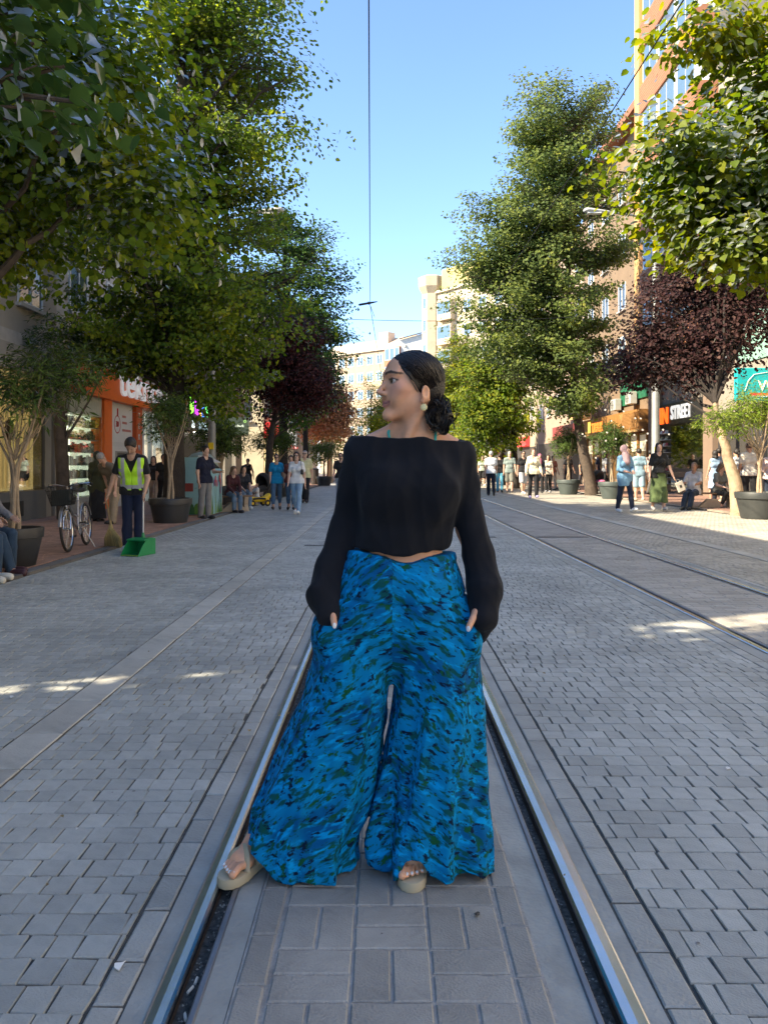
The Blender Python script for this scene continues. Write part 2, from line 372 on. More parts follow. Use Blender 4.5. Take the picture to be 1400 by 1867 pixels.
# tram rails: rounded head, dark groove with grit, guard lip, bitumen strips
steel = M('polished_steel', (.74, .75, .77), .27, metal=1, var=.12, vscale=3, bump=.06, bscale=30)
lipm = M('dull_steel', (.27, .285, .32), .42, metal=.8, var=.2, vscale=4, bump=.1, dirt=.3)
rust = M('rail_side', (.06, .045, .035), .75, metal=.3, var=.4)
grit = M('groove_grit', (.075, .07, .062), .95, var=.8, vscale=60, bump=1, bscale=200)
bit = M('bitumen_strip', (.335, .34, .315), .6, var=.2, vscale=5, bump=.35, bscale=60, dirt=.35)
def rail(label, x, s, w, gr, strip_in, strip_out):
    "x = outer edge of the head, s=+1 when the groove lies towards +X"
    t = thing('tram_rail', label, 'tram rail', (x, 0, 0), 0, 'rails of the tram tracks')
    y0, y1 = .9, YF
    X = lambda d: s * d
    c = .009
    top = [(X(0), -.05), (X(0), -.004), (X(.003), .002), (X(c), .006), (X(w * .5), .0075), (X(w - c), .006), (X(w - .002), .001), (X(w), -.006), (X(w), -.05)]
    MB().prism(top, 'y', y0, y1).build('rail_head', steel, t)
    MB().prism([(X(w + .0005), -.045), (X(w + .0005), -.018), (X(w + .004), -.012), (X(w + .004), -.045)], 'y', y0, y1).build('rail_web', rust, t)
    MB().box(X(w + .001), X(w + gr), y0, y1, -.06, -.028).build('groove', grit, t)
    MB().prism([(X(w + gr), -.05), (X(w + gr), -.004), (X(w + gr + .004), .0), (X(w + gr + .016), .0), (X(w + gr + .019), -.004), (X(w + gr + .019), -.05)], 'y', y0, y1).build('guard_lip', lipm, t)
    MB().box(X(w + gr + .0195), X(w + gr + .019 + strip_in), y0, y1, -.05, -.006).build('bitumen_strip', bit, t)
    MB().box(X(-.0006), X(-strip_out), y0, y1, -.05, -.004).build('bitumen_strip', bit, t)
    # pebbles and grit lying in the groove
    r = np.random.default_rng(int(abs(x) * 100)); mb = MB()
    for i in range(900):
        y = 1 + 11 * r.random() ** 1.7; a = r.uniform(.0015, .005); xx = X(w + r.uniform(.008, gr - .005)); z = -.028 + a * .4
        V = np.array(((1, 0, 0), (0, 1, 0), (-1, 0, 0), (0, -1, 0), (0, 0, 1))) * a * r.uniform(.5, 1.3, (5, 3)) + (xx, y, z)
        mb.add(V, [(0, 1, 4), (1, 2, 4), (2, 3, 4), (3, 0, 4)])
    o = mb.build('groove_pebbles', M('pebble', (.22, .2, .17), .9, isl=.6), t, fix=False); o['kind'] = 'stuff'
    return t
rail('polished tram rail under the toes of the woman\'s sandal, left of her', -.564, 1, .056, .044, .069, .058)
rail('polished tram rail on the other side of the woman, right of her wide trousers', .622, -1, .066, .04, .09, .048)
rail('rail of the second tram track nearer to the woman', 2.655, 1, .06, .042, .0, .11)
rail('rail of the second tram track nearer to the stone kerb of the bus lane', 3.935, -1, .06, .042, .0, .11)
# drain slots across the paving, litter
def drain(label, x0, x1, y):
    t = thing('drain_grate', label, 'drain', (0, y, 0), 0, 'slotted drains across the tramway')
    MB().box(x0, x1, -.07, .07, -.03, .002).build('frame', M('cast_iron', (.06, .06, .06), .5, metal=.6), t)
    n = int((x1 - x0) / .05); mb = MB()
    for i in range(n): mb.box(x0 + .01 + i * .05, x0 + .035 + i * .05, -.05, .05, .003, .007)
    mb.build('bars', M('worn_iron', (.2, .2, .2), .4, metal=.8), t)
drain('slotted iron drain between the two tram tracks', 1.45, 2.05, 14.1)
drain('slotted iron drain across the second tram track', 2.8, 3.75, 14.1)
drain('slotted iron drain on the setts beside the woman\'s black sleeve, toward the yellow-shirted man', -1.3, -.8, 12.6)
r = np.random.default_rng(3)
scrap = M('paper_scrap', (.72, .71, .68), .8)
for i, (px, py, s, lb) in enumerate(((218, 1764, .018, 'white scrap of paper on an edge stone beside the near rail'), (22, 1272, .02, 'white scrap of paper on the bus lane setts near the picture edge'), (140, 1512, .007, 'tiny white speck on the setts below the sun patch'),
        (1327, 1402, .016, 'pale scrap on the setts right of the woman\'s trousers'), (870, 1668, .012, 'dark crumb on the block paving before the woman'), (1388, 1003, .05, 'white wrapper lying on the far bus lane'))):
    p = gp(px, py, .004); mb = MB()
    a = np.sort(r.uniform(0, 6.28, 7)); q = s * r.uniform(.5, 1, 7)
    V = np.stack((p[0] + q * np.cos(a), p[1] + q * np.sin(a) * 1.2, .004 + r.uniform(0, s * .5, 7)), 1)
    mb.add(np.vstack((V, V + (0, 0, .002))), [list(range(7)), list(range(7, 14))[::-1]] + [(j, (j + 1) % 7, 7 + (j + 1) % 7, 7 + j) for j in range(7)])
    setp(mb.build('paper_scrap' if i != 4 else 'crumb', scrap if i != 4 else grit), lb, 'litter', 'litter on the paving')

# fallen leaves and gum marks
r = np.random.default_rng(21); V = []; F = []; n = 0
for i in range(150):
    y = r.uniform(2.2, 16); x = r.choice((-1.5, -4.1, -.75, .85, 5.1, 9.2)) + r.normal(0, .35)
    if i % 3 == 0: x = r.uniform(-4, 5)
    a = r.uniform(0, 6.28); s_ = r.uniform(.012, .032); q = np.array(((0, 0, .008), (.5, .35, .014), (1, 0, .008), (.5, -.35, .013))) * (s_, s_, 1); V.append(rotz(q, a) + (x, y, .004)); F += [(n, n + 2, n + 1), (n, n + 3, n + 2)]; n += 4
o = link('fallen_leaves', meshdata('fallen_leaves', np.concatenate(V), F, M('dry_leaf', (.30, .22, .09), .8, isl=.5))); setp(o, 'small dry leaves scattered over the paving', 'leaf litter', kind='stuff')
V = []; F = []; n = 0
for i in range(110):
    y = 2 + 14 * r.random() ** 1.5; x = r.uniform(-1.5, -.75) if i % 2 else r.uniform(.8, 2.4)
    if i % 5 == 0: x = r.uniform(-.26, .3)
    a = np.arange(7) * .8976; s_ = r.uniform(.0025, .008) * r.uniform(.7, 1.2, 7); V.append(np.stack((x + s_ * np.cos(a), y + s_ * np.sin(a), np.full(7, .0025)), 1)); F.append(list(range(n, n + 7))); n += 7
o = link('gum_marks', meshdata('gum_marks', np.concatenate(V), F, M('gum_dark', (.18, .175, .165), .8, isl=.45))); setp(o, 'dark trodden gum marks on the setts', 'gum', kind='stuff')
for i, (px, py) in enumerate(((343, 1806), (352, 1790), (326, 1856))):
    p = gp(px, py, -.02); o = MB().tube([(-.012, 0, 0), (.012, 0, 0)], .004, 6).build('cigarette_butt', M('butt', (.62, .58, .5), .8)); o.location = (-.487 + .006 * i, p[1], -.019); o.rotation_euler = (0, 0, R(70 + 20 * i)); setp(o, ('lower of two cigarette butts close together in the rail groove', 'upper of two cigarette butts close together in the rail groove', 'cigarette butt in the rail groove nearest the lower picture edge')[i], 'litter', 'litter on the paving')
# ------------------------------------------------------------------ implicit surfaces (bodies, clothes)
class SDF:
    "smooth-union distance field on a grid, meshed with surface nets"
    def __init__(s, lo, hi, h):
        s.h = h; s.lo = np.asarray(lo, float); n = np.ceil((np.asarray(hi, float) - s.lo) / h).astype(int) + 1; s.n = n
        s.ax = [s.lo[i] + h * np.arange(n[i]) for i in range(3)]
        s.D = np.full(tuple(n), .5, np.float32)
    def sub(s, lo, hi):
        i0 = np.clip(np.floor((np.asarray(lo) - s.lo) / s.h).astype(int), 0, s.n - 1); i1 = np.clip(np.ceil((np.asarray(hi) - s.lo) / s.h).astype(int) + 1, 1, s.n)
        sl = tuple(slice(a, b) for a, b in zip(i0, i1))
        X, Y, Z = np.meshgrid(*[s.ax[i][sl[i]] for i in range(3)], indexing='ij'); return sl, X, Y, Z
    def merge(s, sl, d, k, op='u'):
        D = s.D[sl]
        if op == 'u':
            if k <= 0: s.D[sl] = np.minimum(D, d); return
            t = np.clip(.5 + .5 * (D - d) / k, 0, 1); s.D[sl] = D * (1 - t) + d * t - k * t * (1 - t)
        elif op == 's':
            if k <= 0: s.D[sl] = np.maximum(D, -d); return
            t = np.clip(.5 - .5 * (D + d) / k, 0, 1); s.D[sl] = D * (1 - t) - d * t + k * t * (1 - t)
        elif op == 'i': s.D[sl] = np.maximum(D, d)
    def cone(s, a, b, ra, rb, k=.02, op='u', flat=1.0, fdir=None):
        a = np.asarray(a, float); b = np.asarray(b, float); m = max(ra, rb) * max(1, flat) + k + 2.5 * s.h
        sl, X, Y, Z = s.sub(np.minimum(a, b) - m, np.maximum(a, b) + m)
        if X.size == 0: return s
        px, py, pz = X - a[0], Y - a[1], Z - a[2]; ab = b - a; L2 = ab @ ab + 1e-12
        t = np.clip((px * ab[0] + py * ab[1] + pz * ab[2]) / L2, 0, 1)
        qx, qy, qz = px - t * ab[0], py - t * ab[1], pz - t * ab[2]
        if flat != 1.0:
            f = np.asarray(fdir, float); f = f / np.linalg.norm(f); c = qx * f[0] + qy * f[1] + qz * f[2]; e = c / flat - c
            qx, qy, qz = qx + e * f[0], qy + e * f[1], qz + e * f[2]
        d = (np.sqrt(qx * qx + qy * qy + qz * qz) - (ra + (rb - ra) * t)) * (min(1, flat) if flat != 1 else 1)
        s.merge(sl, d, k, op); return s
    def ell(s, c, r, k=.02, op='u', rot=None):
        c = np.asarray(c, float); r = np.asarray(r, float); m = r.max() + k + 2.5 * s.h
        sl, X, Y, Z = s.sub(c - m, c + m)
        if X.size == 0: return s
        X, Y, Z = X - c[0], Y - c[1], Z - c[2]
        if rot is not None:
            X, Y, Z = (rot[0][0] * X + rot[1][0] * Y + rot[2][0] * Z, rot[0][1] * X + rot[1][1] * Y + rot[2][1] * Z, rot[0][2] * X + rot[1][2] * Y + rot[2][2] * Z)
        k0 = np.sqrt((X / r[0]) ** 2 + (Y / r[1]) ** 2 + (Z / r[2]) ** 2); k1 = np.sqrt((X / r[0] ** 2) ** 2 + (Y / r[1] ** 2) ** 2 + (Z / r[2] ** 2) ** 2) + 1e-6
        s.merge(sl, k0 * (k0 - 1) / k1, k, op); return s
    def poly(s, pts, rad, k=.02, flat=1.0, fdir=None, op='u'):
        for i in range(len(pts) - 1): s.cone(pts[i], pts[i + 1], rad[i], rad[i + 1], k, op, flat, fdir)
        return s
    def field(s, fn, k=.0, op='u'):
        X, Y, Z = np.meshgrid(*s.ax, indexing='ij'); s.merge((slice(None),) * 3, fn(X, Y, Z).astype(np.float32), k, op); return s
    def plane(s, p, n):
        "cut away the side the normal points to"
        p = np.asarray(p, float); n = np.asarray(n, float); n = n / np.linalg.norm(n)
        d = (s.ax[0] - p[0])[:, None, None] * n[0] + (s.ax[1] - p[1])[None, :, None] * n[1] + (s.ax[2] - p[2])[None, None, :] * n[2]
        s.D = np.maximum(s.D, d.astype(np.float32)); return s
    def mesh(s, smooth_it=1):
        D = s.D; h = s.h; S = D < 0
        nx, ny, nz = D.shape
        acc = np.zeros((nx - 1, ny - 1, nz - 1), np.int8)
        for i in (0, 1):
            for j in (0, 1):
                for k in (0, 1): acc += S[i:nx - 1 + i, j:ny - 1 + j, k:nz - 1 + k]
        act = (acc > 0) & (acc < 8); I = np.argwhere(act); idx = np.full(act.shape, -1, np.int32); idx[act] = np.arange(len(I))
        if len(I) == 0: return np.zeros((0, 3)), np.zeros((0, 4), int)
        cor = [(i, j, k) for i in (0, 1) for j in (0, 1) for k in (0, 1)]
        val = {c: D[I[:, 0] + c[0], I[:, 1] + c[1], I[:, 2] + c[2]] for c in cor}
        P = np.zeros((len(I), 3)); W = np.zeros(len(I))
        for a in cor:
            for ax in range(3):
                if a[ax]: continue
                b = list(a); b[ax] = 1; b = tuple(b); da, db = val[a], val[b]; m = (da < 0) != (db < 0)
                t = np.where(m, da / np.where(da == db, 1, da - db), 0)
                q = np.array(a, float)[None] + np.zeros((len(I), 3)); q[:, ax] += t
                P += q * m[:, None]; W += m
        V = s.lo + h * (I + P / W[:, None])
        F = []
        for ax in range(3):
            o1, o2 = (ax + 1) % 3, (ax + 2) % 3
            s0 = [slice(None)] * 3; s1 = [slice(None)] * 3; s0[ax] = slice(0, -1); s1[ax] = slice(1, None)
            A, B = S[tuple(s0)], S[tuple(s1)]; E = np.argwhere(A != B)
            E = E[(E[:, o1] > 0) & (E[:, o2] > 0) & (E[:, o1] < D.shape[o1] - 1) & (E[:, o2] < D.shape[o2] - 1)]
            if len(E) == 0: continue
            inside = A[E[:, 0], E[:, 1], E[:, 2]]
            def cell(d1, d2):
                c = E.copy(); c[:, o1] -= d1; c[:, o2] -= d2; return idx[c[:, 0], c[:, 1], c[:, 2]]
            q = np.stack((cell(1, 1), cell(0, 1), cell(0, 0), cell(1, 0)), 1); q[~inside] = q[~inside][:, ::-1]; F.append(q)
        F = np.concatenate(F); F = F[(F >= 0).all(1)]
        for _ in range(smooth_it):     # light laplacian smoothing
            fa = F.ravel(); fb = F[:, [1, 2, 3, 0]].ravel(); C = np.bincount(fa, minlength=len(V))
            S0 = np.stack([np.bincount(fa, V[fb, i], len(V)) for i in range(3)], 1)
            V = V * .5 + .5 * S0 / np.maximum(C, 1)[:, None]
        return V, F
def vnormals(V, F):
    n = np.cross(V[F[:, 2]] - V[F[:, 0]], V[F[:, 3]] - V[F[:, 1]]); 
    N = np.stack([np.bincount(F.ravel(), np.repeat(n[:, i], 4), len(V)) for i in range(3)], 1)
    return N / (np.linalg.norm(N, axis=1, keepdims=True) + 1e-12)
def folds(V, F, amp, freq, seed=0, aniso=(1, 1, .45)):
    "cloth creases: warped sines pushed along the normal"
    r = np.random.default_rng(seed); N = vnormals(V, F); d = np.zeros(len(V)); Q = V * np.asarray(aniso)
    W = Q + .03 * np.sin(Q[:, [1, 2, 0]] * freq * .6 + r.uniform(0, 6, 3))
    for i in range(5):
        k = r.normal(0, 1, 3); k *= freq * r.uniform(.6, 1.5) / np.linalg.norm(k); d += (1 - np.abs(np.sin(W @ k + r.uniform(0, 6)))) * 1.0
    return V + N * (amp * (d / 5 - .4))[:, None]
def put(name, V, F, mat, parent, colors=None):
    me = meshdata(name, V, F, mat, smooth=True)
    if colors is not None:
        a = me.color_attributes.new('Col', 'FLOAT_COLOR', 'POINT')
        a.data.foreach_set('color', np.concatenate((colors, np.ones((len(V), 1))), 1).astype(np.float32).ravel())
    return link(name, me, parent)
def skin_mat(name='skin'):
    if name in MATS: return MATS[name]
    m = bpy.data.materials.new(name); m.use_nodes = True; MATS[name] = m; nt = m.node_tree; L = nt.links; b = nt.nodes['Principled BSDF']
    at_ = nd(nt, 'ShaderNodeAttribute'); at_.attribute_name = 'Col'
    tc = nd(nt, 'ShaderNodeTexCoord'); nz = nd(nt, 'ShaderNodeTexNoise'); nz.inputs['Scale'].default_value = 38; nz.inputs['Detail'].default_value = 5; L.new(tc.outputs['Object'], nz.inputs['Vector'])
    mr = nd(nt, 'ShaderNodeMapRange'); mr.inputs[1].default_value = .3; mr.inputs[2].default_value = .7; mr.inputs[3].default_value = .9; mr.inputs[4].default_value = 1.08; L.new(nz.outputs['Fac'], mr.inputs[0])
    vm = nd(nt, 'ShaderNodeVectorMath', operation='SCALE'); L.new(at_.outputs['Color'], vm.inputs[0]); L.new(mr.outputs[0], vm.inputs['Scale'])
    L.new(vm.outputs[0], b.inputs['Base Color']); b.inputs['Roughness'].default_value = .48; b.inputs['Specular IOR Level'].default_value = .4
    b.inputs['Subsurface Weight'].default_value = .12; b.inputs['Subsurface Radius'].default_value = (.012, .005, .003); b.inputs['Subsurface Scale'].default_value = .6
    n3 = nd(nt, 'ShaderNodeTexNoise'); n3.inputs['Scale'].default_value = 350; L.new(tc.outputs['Object'], n3.inputs['Vector'])
    bp = nd(nt, 'ShaderNodeBump'); bp.inputs['Strength'].default_value = .12; bp.inputs['Distance'].default_value = .002; L.new(n3.outputs['Fac'], bp.inputs['Height']); L.new(bp.outputs[0], b.inputs['Normal'])
    return m
def capd(V, a, b):
    a = np.asarray(a, float); b = np.asarray(b, float); ab = b - a; t = np.clip((V - a) @ ab / (ab @ ab + 1e-12), 0, 1); return np.linalg.norm(V - a - t[:, None] * ab, axis=1)
def smoothstep(x, a, b):
    t = np.clip((x - a) / (b - a), 0, 1); return t * t * (3 - 2 * t)
# ------------------------------------------------------------------ the woman on the track
def hero():
    B = np.array((.06, 2.42, 0.0))
    t = thing('person', 'woman in black boat-neck blouse and wide blue patterned trousers standing between the rails', 'person', B)
    sk = skin_mat()
    # ---- head frame: local face towards -Y, turned to look along -X
    a = R(-66); hs = .95; hc = np.array((.024, -.01, 1.545)); ca, sa = math.cos(a), math.sin(a)
    Rm = np.array(((ca, -sa, 0), (sa, ca, 0), (0, 0, 1)))
    tilt = R(-3); ct, st = math.cos(tilt), math.sin(tilt); Rx = np.array(((1, 0, 0), (0, ct, -st), (0, st, ct))); Rm = Rm @ Rx
    H = lambda x, y, z: hc + Rm @ (hs * np.array((x, y, z), float))
    h = .0034
    s = SDF((-.62, -.16, 0), (.36, .27, 1.70), h)
    hr = lambda v: np.array(v) * hs
    s.ell(H(0, .014, .034), hr((.073, .092, .084)), 0, rot=Rm)
    s.ell(H(0, -.030, -.014), hr((.059, .064, .090)), .02, rot=Rm)
    for q in (-1, 1):
        s.cone(H(q * .043, .012, -.044), H(q * .009, -.072, -.095), .018 * hs, .0135 * hs, .024)
        s.ell(H(q * .043, -.060, -.012), hr((.022, .022, .02)), .02, rot=Rm)
        s.ell(H(q * .029, -.068, -.042), hr((.020, .016, .020)), .02, rot=Rm)
        s.cone(H(q * .012, -.088, .036), H(q * .045, -.073, .036), .0095 * hs, .008 * hs, .014)
    s.ell(H(0, -.081, -.096), hr((.014, .0135, .0135)), .016, rot=Rm)
    s.ell(H(0, -.058, .058), hr((.043, .022, .032)), .03, rot=Rm)
    for q in (-1, 1):
        s.ell(H(q * .033, -.101, .015), hr((.018, .018, .0125)), .012, 's', rot=Rm)
    s.cone(H(0, -.087, .024), H(0, -.1120, -.0195), .0062 * hs, .0078 * hs, .010)
    s.ell(H(0, -.1135, -.0235), hr((.0078, .0085, .0070)), .006, rot=Rm)
    for q in (-1, 1):
        s.ell(H(q * .0105, -.0985, -.0275), hr((.0065, .0095, .0065)), .010, rot=Rm)
        s.ell(H(q * .0065, -.106, -.0365), hr((.0035, .006, .003)), .003, 's', rot=Rm)
    # lips, mouth line turned up in a smile
    for q in (-1, 1):
        s.cone(H(0, -.0930, -.0560), H(q * .024, -.0805, -.0525), .0046 * hs, .0022 * hs, .006)
        s.cone(H(0, -.0920, -.0655), H(q * .022, -.0795, -.0560), .0056 * hs, .0022 * hs, .006)
        s.cone(H(0, -.0990, -.0607), H(q * .029, -.0850, -.0525), .0014 * hs, .0012 * hs, .003, 's')
    for q in (-1, 1):    # upper and lower lids round the eyeball
        s.ell(H(q * .0325, -.0765, .0155), hr((.0155, .0140, .0125)), .003, rot=Rm)
        s.cone(H(q * .020, -.0905, .0125), H(q * .0455, -.0805, .013), .0045 * hs, .0045 * hs, .004, 's')
    # ears
    for q in (-1, 1):
        er = Rm @ np.array(((math.cos(q * .35), -math.sin(q * .35), 0), (math.sin(q * .35), math.cos(q * .35), 0), (0, 0, 1)))
        s.ell(H(q * .0725, .019, -.022), hr((.008, .019, .030)), .004, rot=er)
        s.ell(H(q * .081, .015, -.018), hr((.007, .010, .015)), .005, 's', rot=er)
        s.ell(H(q * .072, .010, -.047), hr((.0055, .008, .009)), .004, rot=er)
    # neck, shoulders, torso, arms (under the clothes)
    nb = np.array((.028, .03, 1.345))
    s.cone(H(0, .022, -.055), nb, .045, .057, .03)
    s.cone(H(.03, -.0, -.06), (.0, -.02, 1.35), .014, .012, .02); s.cone(H(.05, .03, -.04), (-.01, -.035, 1.345), .012, .010, .015)
    s.cone((.020, .03, 1.425), (-.125, .025, 1.352), .036, .038, .04); s.cone((.036, .03, 1.425), (.185, .025, 1.338), .036, .038, .04)
    s.cone((-.03, -.035, 1.362), (-.13, .0, 1.37), .0085, .008, .02); s.cone((.06, -.035, 1.36), (.18, .0, 1.355), .0085, .008, .02)
    s.ell((.025, .02, 1.24), (.125, .085, .14), .05); s.ell((.01, .02, 1.06), (.112, .075, .12), .06); s.ell((0, .03, .93), (.15, .095, .11), .06)
    s.poly([(-.135, .03, 1.33), (-.19, .05, 1.11), (-.225, .02, .90)], (.042, .034, .024), .03)
    s.poly([(.185, .03, 1.325), (.21, .05, 1.10), (.245, .02, .90)], (.042, .034, .024), .03)
    for q, w, m_ in ((-1, np.array((-.225, .02, .90)), -.238), (1, np.array((.245, .02, .90)), .238)):   # hands tucked in the pockets, thumbs out
        pal = w + (-q * .004, -.012, -.075); s.cone(w, pal, .023, .026, .012, flat=.6, fdir=(1, 0, 0))
        for i in range(4):
            f0 = pal + (-q * .002, -.028 + .018 * i, -.005); f1 = f0 + (-q * .006, -.008, -(.040, .046, .044, .034)[i]); f2 = f1 + (-q * .012, .004, -.026)
            s.poly([f0, f1, f2], (.0085, .008, .007), .004)
        th = np.array(((-.2105, -.098, .822) if q < 0 else (.196, -.098, .812)))
        s.poly([w + (-q * .005, -.025, -.03), (w + th) / 2 + (0, -.03, -.005), th], (.013, .0115, .0095), .006)
    s.poly([(-.09, .04, .90), (-.22, .06, .50), (-.40, .125, .105)], (.085, .055, .034), .04)
    s.poly([(.07, .04, .90), (.07, .07, .50), (.045, .13, .105)], (.085, .055, .034), .04)
    feet = []; toes = []
    for heel, toe, q in (((-.435, .160), (-.555, -.062), -1), ((.045, .155), (.022, -.083), 1)):
        heel = np.array((*heel, 0)); toe = np.array((*toe, 0)); d = (toe - heel); L = np.linalg.norm(d); d /= L; n = np.array((-d[1], d[0], 0)) * -1   # n: towards +X side
        Pt = lambda u, v, z, heel=heel, d=d, L=L, n=n: heel + d * u * L + n * v + np.array((0, 0, z))
        feet.append((Pt, q, L))
        s.ell(Pt(.08, 0, .062), (.032, .036, .033), .02); s.cone(Pt(.16, 0, .115), Pt(.30, 0, .085), .033, .030, .03)
        s.cone(Pt(.12, 0, .062), Pt(.62, 0, .052), .028, .026, .03); s.cone(Pt(.3, 0, .09), Pt(.66, 0, .055), .027, .02, .03)
        s.cone(Pt(.64, -.022, .05), Pt(.66, .024, .05), .020, .020, .02)
        big = q   # the big toe lies on the inner side
        for i in range(5):
            v = (-.028 + .0145 * i) * -big * (1); v = (.028 - .0150 * i) * (-1 if q < 0 else 1)
            ln = (.945, .925, .895, .855, .81)[i]; rr = (.0118, .0078, .0072, .0068, .0066)[i]
            s.poly([Pt(.70, v * .95, .050), Pt(ln - .10, v, .053), Pt(ln, v, .044)], (rr, rr * .95, rr), .002); toes.append((Pt(ln + .012, v, .044 + rr * .72), rr, d))
    s.plane((0, 0, .0305), (0, 0, -1))
    V, F = s.mesh(1)
    base = np.array((.72, .375, .225)); C = np.tile(base, (len(V), 1))
    L = (V - hc) @ Rm / hs; L3 = L
    L = L * (1, .3, 1)
    capd_ = capd
    def tint(dist, r0, r1, col, w=1.0):
        f = (w * (1 - smoothstep(dist, r0, r1)))[:, None]; C[:] = C * (1 - f) + np.array(col) * f
    head = L[:, 2] > -.2
    front = L3[:, 1] < -.03
    cp = lambda p, q_: np.where(front, capd(L, np.array(p) * (1, .3, 1), np.array(q_) * (1, .3, 1)), 9.)
    for q in (-1, 1):
        tint(cp( (q * .045, -.062, -.018), (q * .05, -.05, -.01)), .005, .035, (.60, .285, .215), .55)
        tint(cp( (q * .0115, -.096, .0375), (q * .030, -.088, .0430)), .0036, .0062, (.03, .019, .015), .97)
        tint(cp( (q * .030, -.088, .0425), (q * .056, -.068, .0370)), .0028, .0055, (.03, .019, .015), .97)
        tint(cp( (q * .019, -.091, .0185), (q * .034, -.0895, .0215)), .0022, .0048, (.03, .02, .018), .95)
        tint(cp( (q * .034, -.0895, .0215), (q * .048, -.078, .0165)), .0026, .0050, (.03, .02, .018), .95)
        tint(cp( (q * .022, -.09, .008), (q * .046, -.078, .010)), .0015, .006, (.33, .17, .13), .5)
        tint(cp( (0, -.0945, -.0565), (q * .023, -.082, -.0535)), .0042, .0068, (.47, .18, .155), .8)
        tint(cp( (0, -.0935, -.0655), (q * .020, -.081, -.057)), .0052, .0078, (.49, .19, .165), .8)
        tint(cp( (0, -.095, -.0607), (q * .028, -.081, -.0525)), .0008, .0026, (.14, .05, .045), .9)
    tint(np.linalg.norm(L3 - (0, -.113, -.026), axis=1), .004, .018, (.62, .30, .24), .5)
    put('body', V + 0, F, sk, t, C)
    # eyes
    for q in (-1, 1):
        c = H(q * .0325, -.0765, .0135); mb = MB()
        n = 14; P = [(.0128 * hs * math.sin(math.pi * i / n), -.0128 * hs * math.cos(math.pi * i / n)) for i in range(n + 1)]
        mb.lathe([(max(r_, 1e-5), z_) for r_, z_ in P], 16)
        e = mb.build('eye', [M('eye_white', (.36, .32, .30), .25, var=.03), M('iris', (.03, .018, .012), .15, var=.2)], t, smooth=True)
        g_ = np.array((-.93 * .9, -.36, 0)); g_ = Rm @ np.array((q * .05 - .1, -1, .02)); 
        for p in e.data.polygons:
            if p.center.z > .0128 * hs * .66: p.material_index = 1
        e.rotation_euler = Vector(g_).to_track_quat('Z', 'Y').to_euler(); e.location = c
    for p, rr, d_ in toes:
        o = MB().lathe([(.0001, -.001), (rr * .55, -.0008), (rr * .62, 0), (rr * .45, .0009), (.0001, .0014)], 10, sy=1.2).build('toenail', M('pearl_nail', (.78, .77, .76), .25, var=.03), t, smooth=True); o.location = p; o.rotation_euler = Vector((d_[0] * .55, d_[1] * .55, .85)).to_track_quat('Z', 'Y').to_euler()
    # thumb nails
    for p, nrm in (((-.2085, -.1070, .8195), (.35, -.8, .1)), ((.194, -.1070, .8095), (-.35, -.8, .1))):
        mb = MB().lathe([(.0001, -.0018), (.0058, -.0012), (.0066, 0), (.0052, .0014), (.0001, .0022)], 12, sy=1.35)
        o = mb.build('nail', M('pearl_nail', (.78, .77, .76), .25, var=.03), t, smooth=True); o.location = p; o.rotation_euler = Vector(nrm).to_track_quat('Z', 'Y').to_euler()
    # ---- trousers
    zt = np.array((.0, .02, .09, .14, .176, .28, .367, .539, .65, .73, .76, .82, .90, 1.05))
    lL = np.array((-.505, -.508, -.506, -.497, -.485, -.445, -.406, -.330, -.295, -.281, -.280, -.262, -.22, -.16))
    lR = np.array((-.145, -.145, -.148, -.128, -.106, -.079, -.068, -.047, -.039, -.030, -.02, .0, .05, .10))
    rL = np.array((-.11, -.115, -.120, -.108, -.099, -.078, -.062, -.034, -.024, -.020, -.028, -.05, -.08, -.10))
    rR = np.array((.296, .296, .294, .289, .285, .277, .270, .258, .246, .238, .234, .214, .19, .145))
    s = SDF((-.56, -.17, .0), (.34, .33, 1.06), .0055)
    def leg(lft, rgt, ph, side):
        def f(X, Y, Z):
            cx = np.interp(Z, zt, (lft + rgt) / 2); w = np.interp(Z, zt, (rgt - lft) / 2)
            cyy = np.interp(Z, (0, .4, .75, 1.), (.075, .055, .03, .025)); d = np.interp(Z, (0, .1, .4, .75, .95, 1.05), (.142, .14, .135, .12, .125, .09))
            th = np.arctan2((Y - cyy) / d, (X - cx) / w)
            am = np.interp(Z, (0, .03, .2, .5, .72, .85), (.20, .20, .16, .11, .04, .0))
            inner = .5 + .5 * np.cos(th - (0 if side < 0 else math.pi)); am = am * (1 - .75 * smoothstep(inner, .93, .995))
            m = 1 + am * (.75 * (1 - np.abs(np.sin(4.5 * th + ph + 1.2 * np.sin(2.5 * Z + ph)))) ** 1.6 * (.35 + inner) - .35 + .42 * np.sin(5 * th + 2 * ph - 3.2 * Z) + .3 * np.abs(np.sin(7.5 * th + 4 * Z + ph)) + .22 * np.sin(14 * th + 3 * ph + 5 * Z))
            m = m + .008 * np.interp(Z, (0, .7, .9), (1, 1, 0)) * np.sin(34 * Z + 6 * (X - cx) * side / .2 + 2 * np.sin(5 * th)) * (1 - inner * .5)
            return (np.sqrt(((X - cx) / w) ** 2 + ((Y - cyy) / d) ** 2) - m) * np.minimum(w, d) * .8
        return f
    s.field(leg(lL, lR, .6, -1)); s.field(leg(rL, rR, 2.1, 1), .003)
    zh = (.60, .70, .80, .85, .894, .95, 1.02, 1.06); hl = np.array((-.15, -.20, -.222, -.215, -.206, -.19, -.158, -.15)); hr_ = np.array((.11, .165, .195, .20, .193, .175, .148, .145))
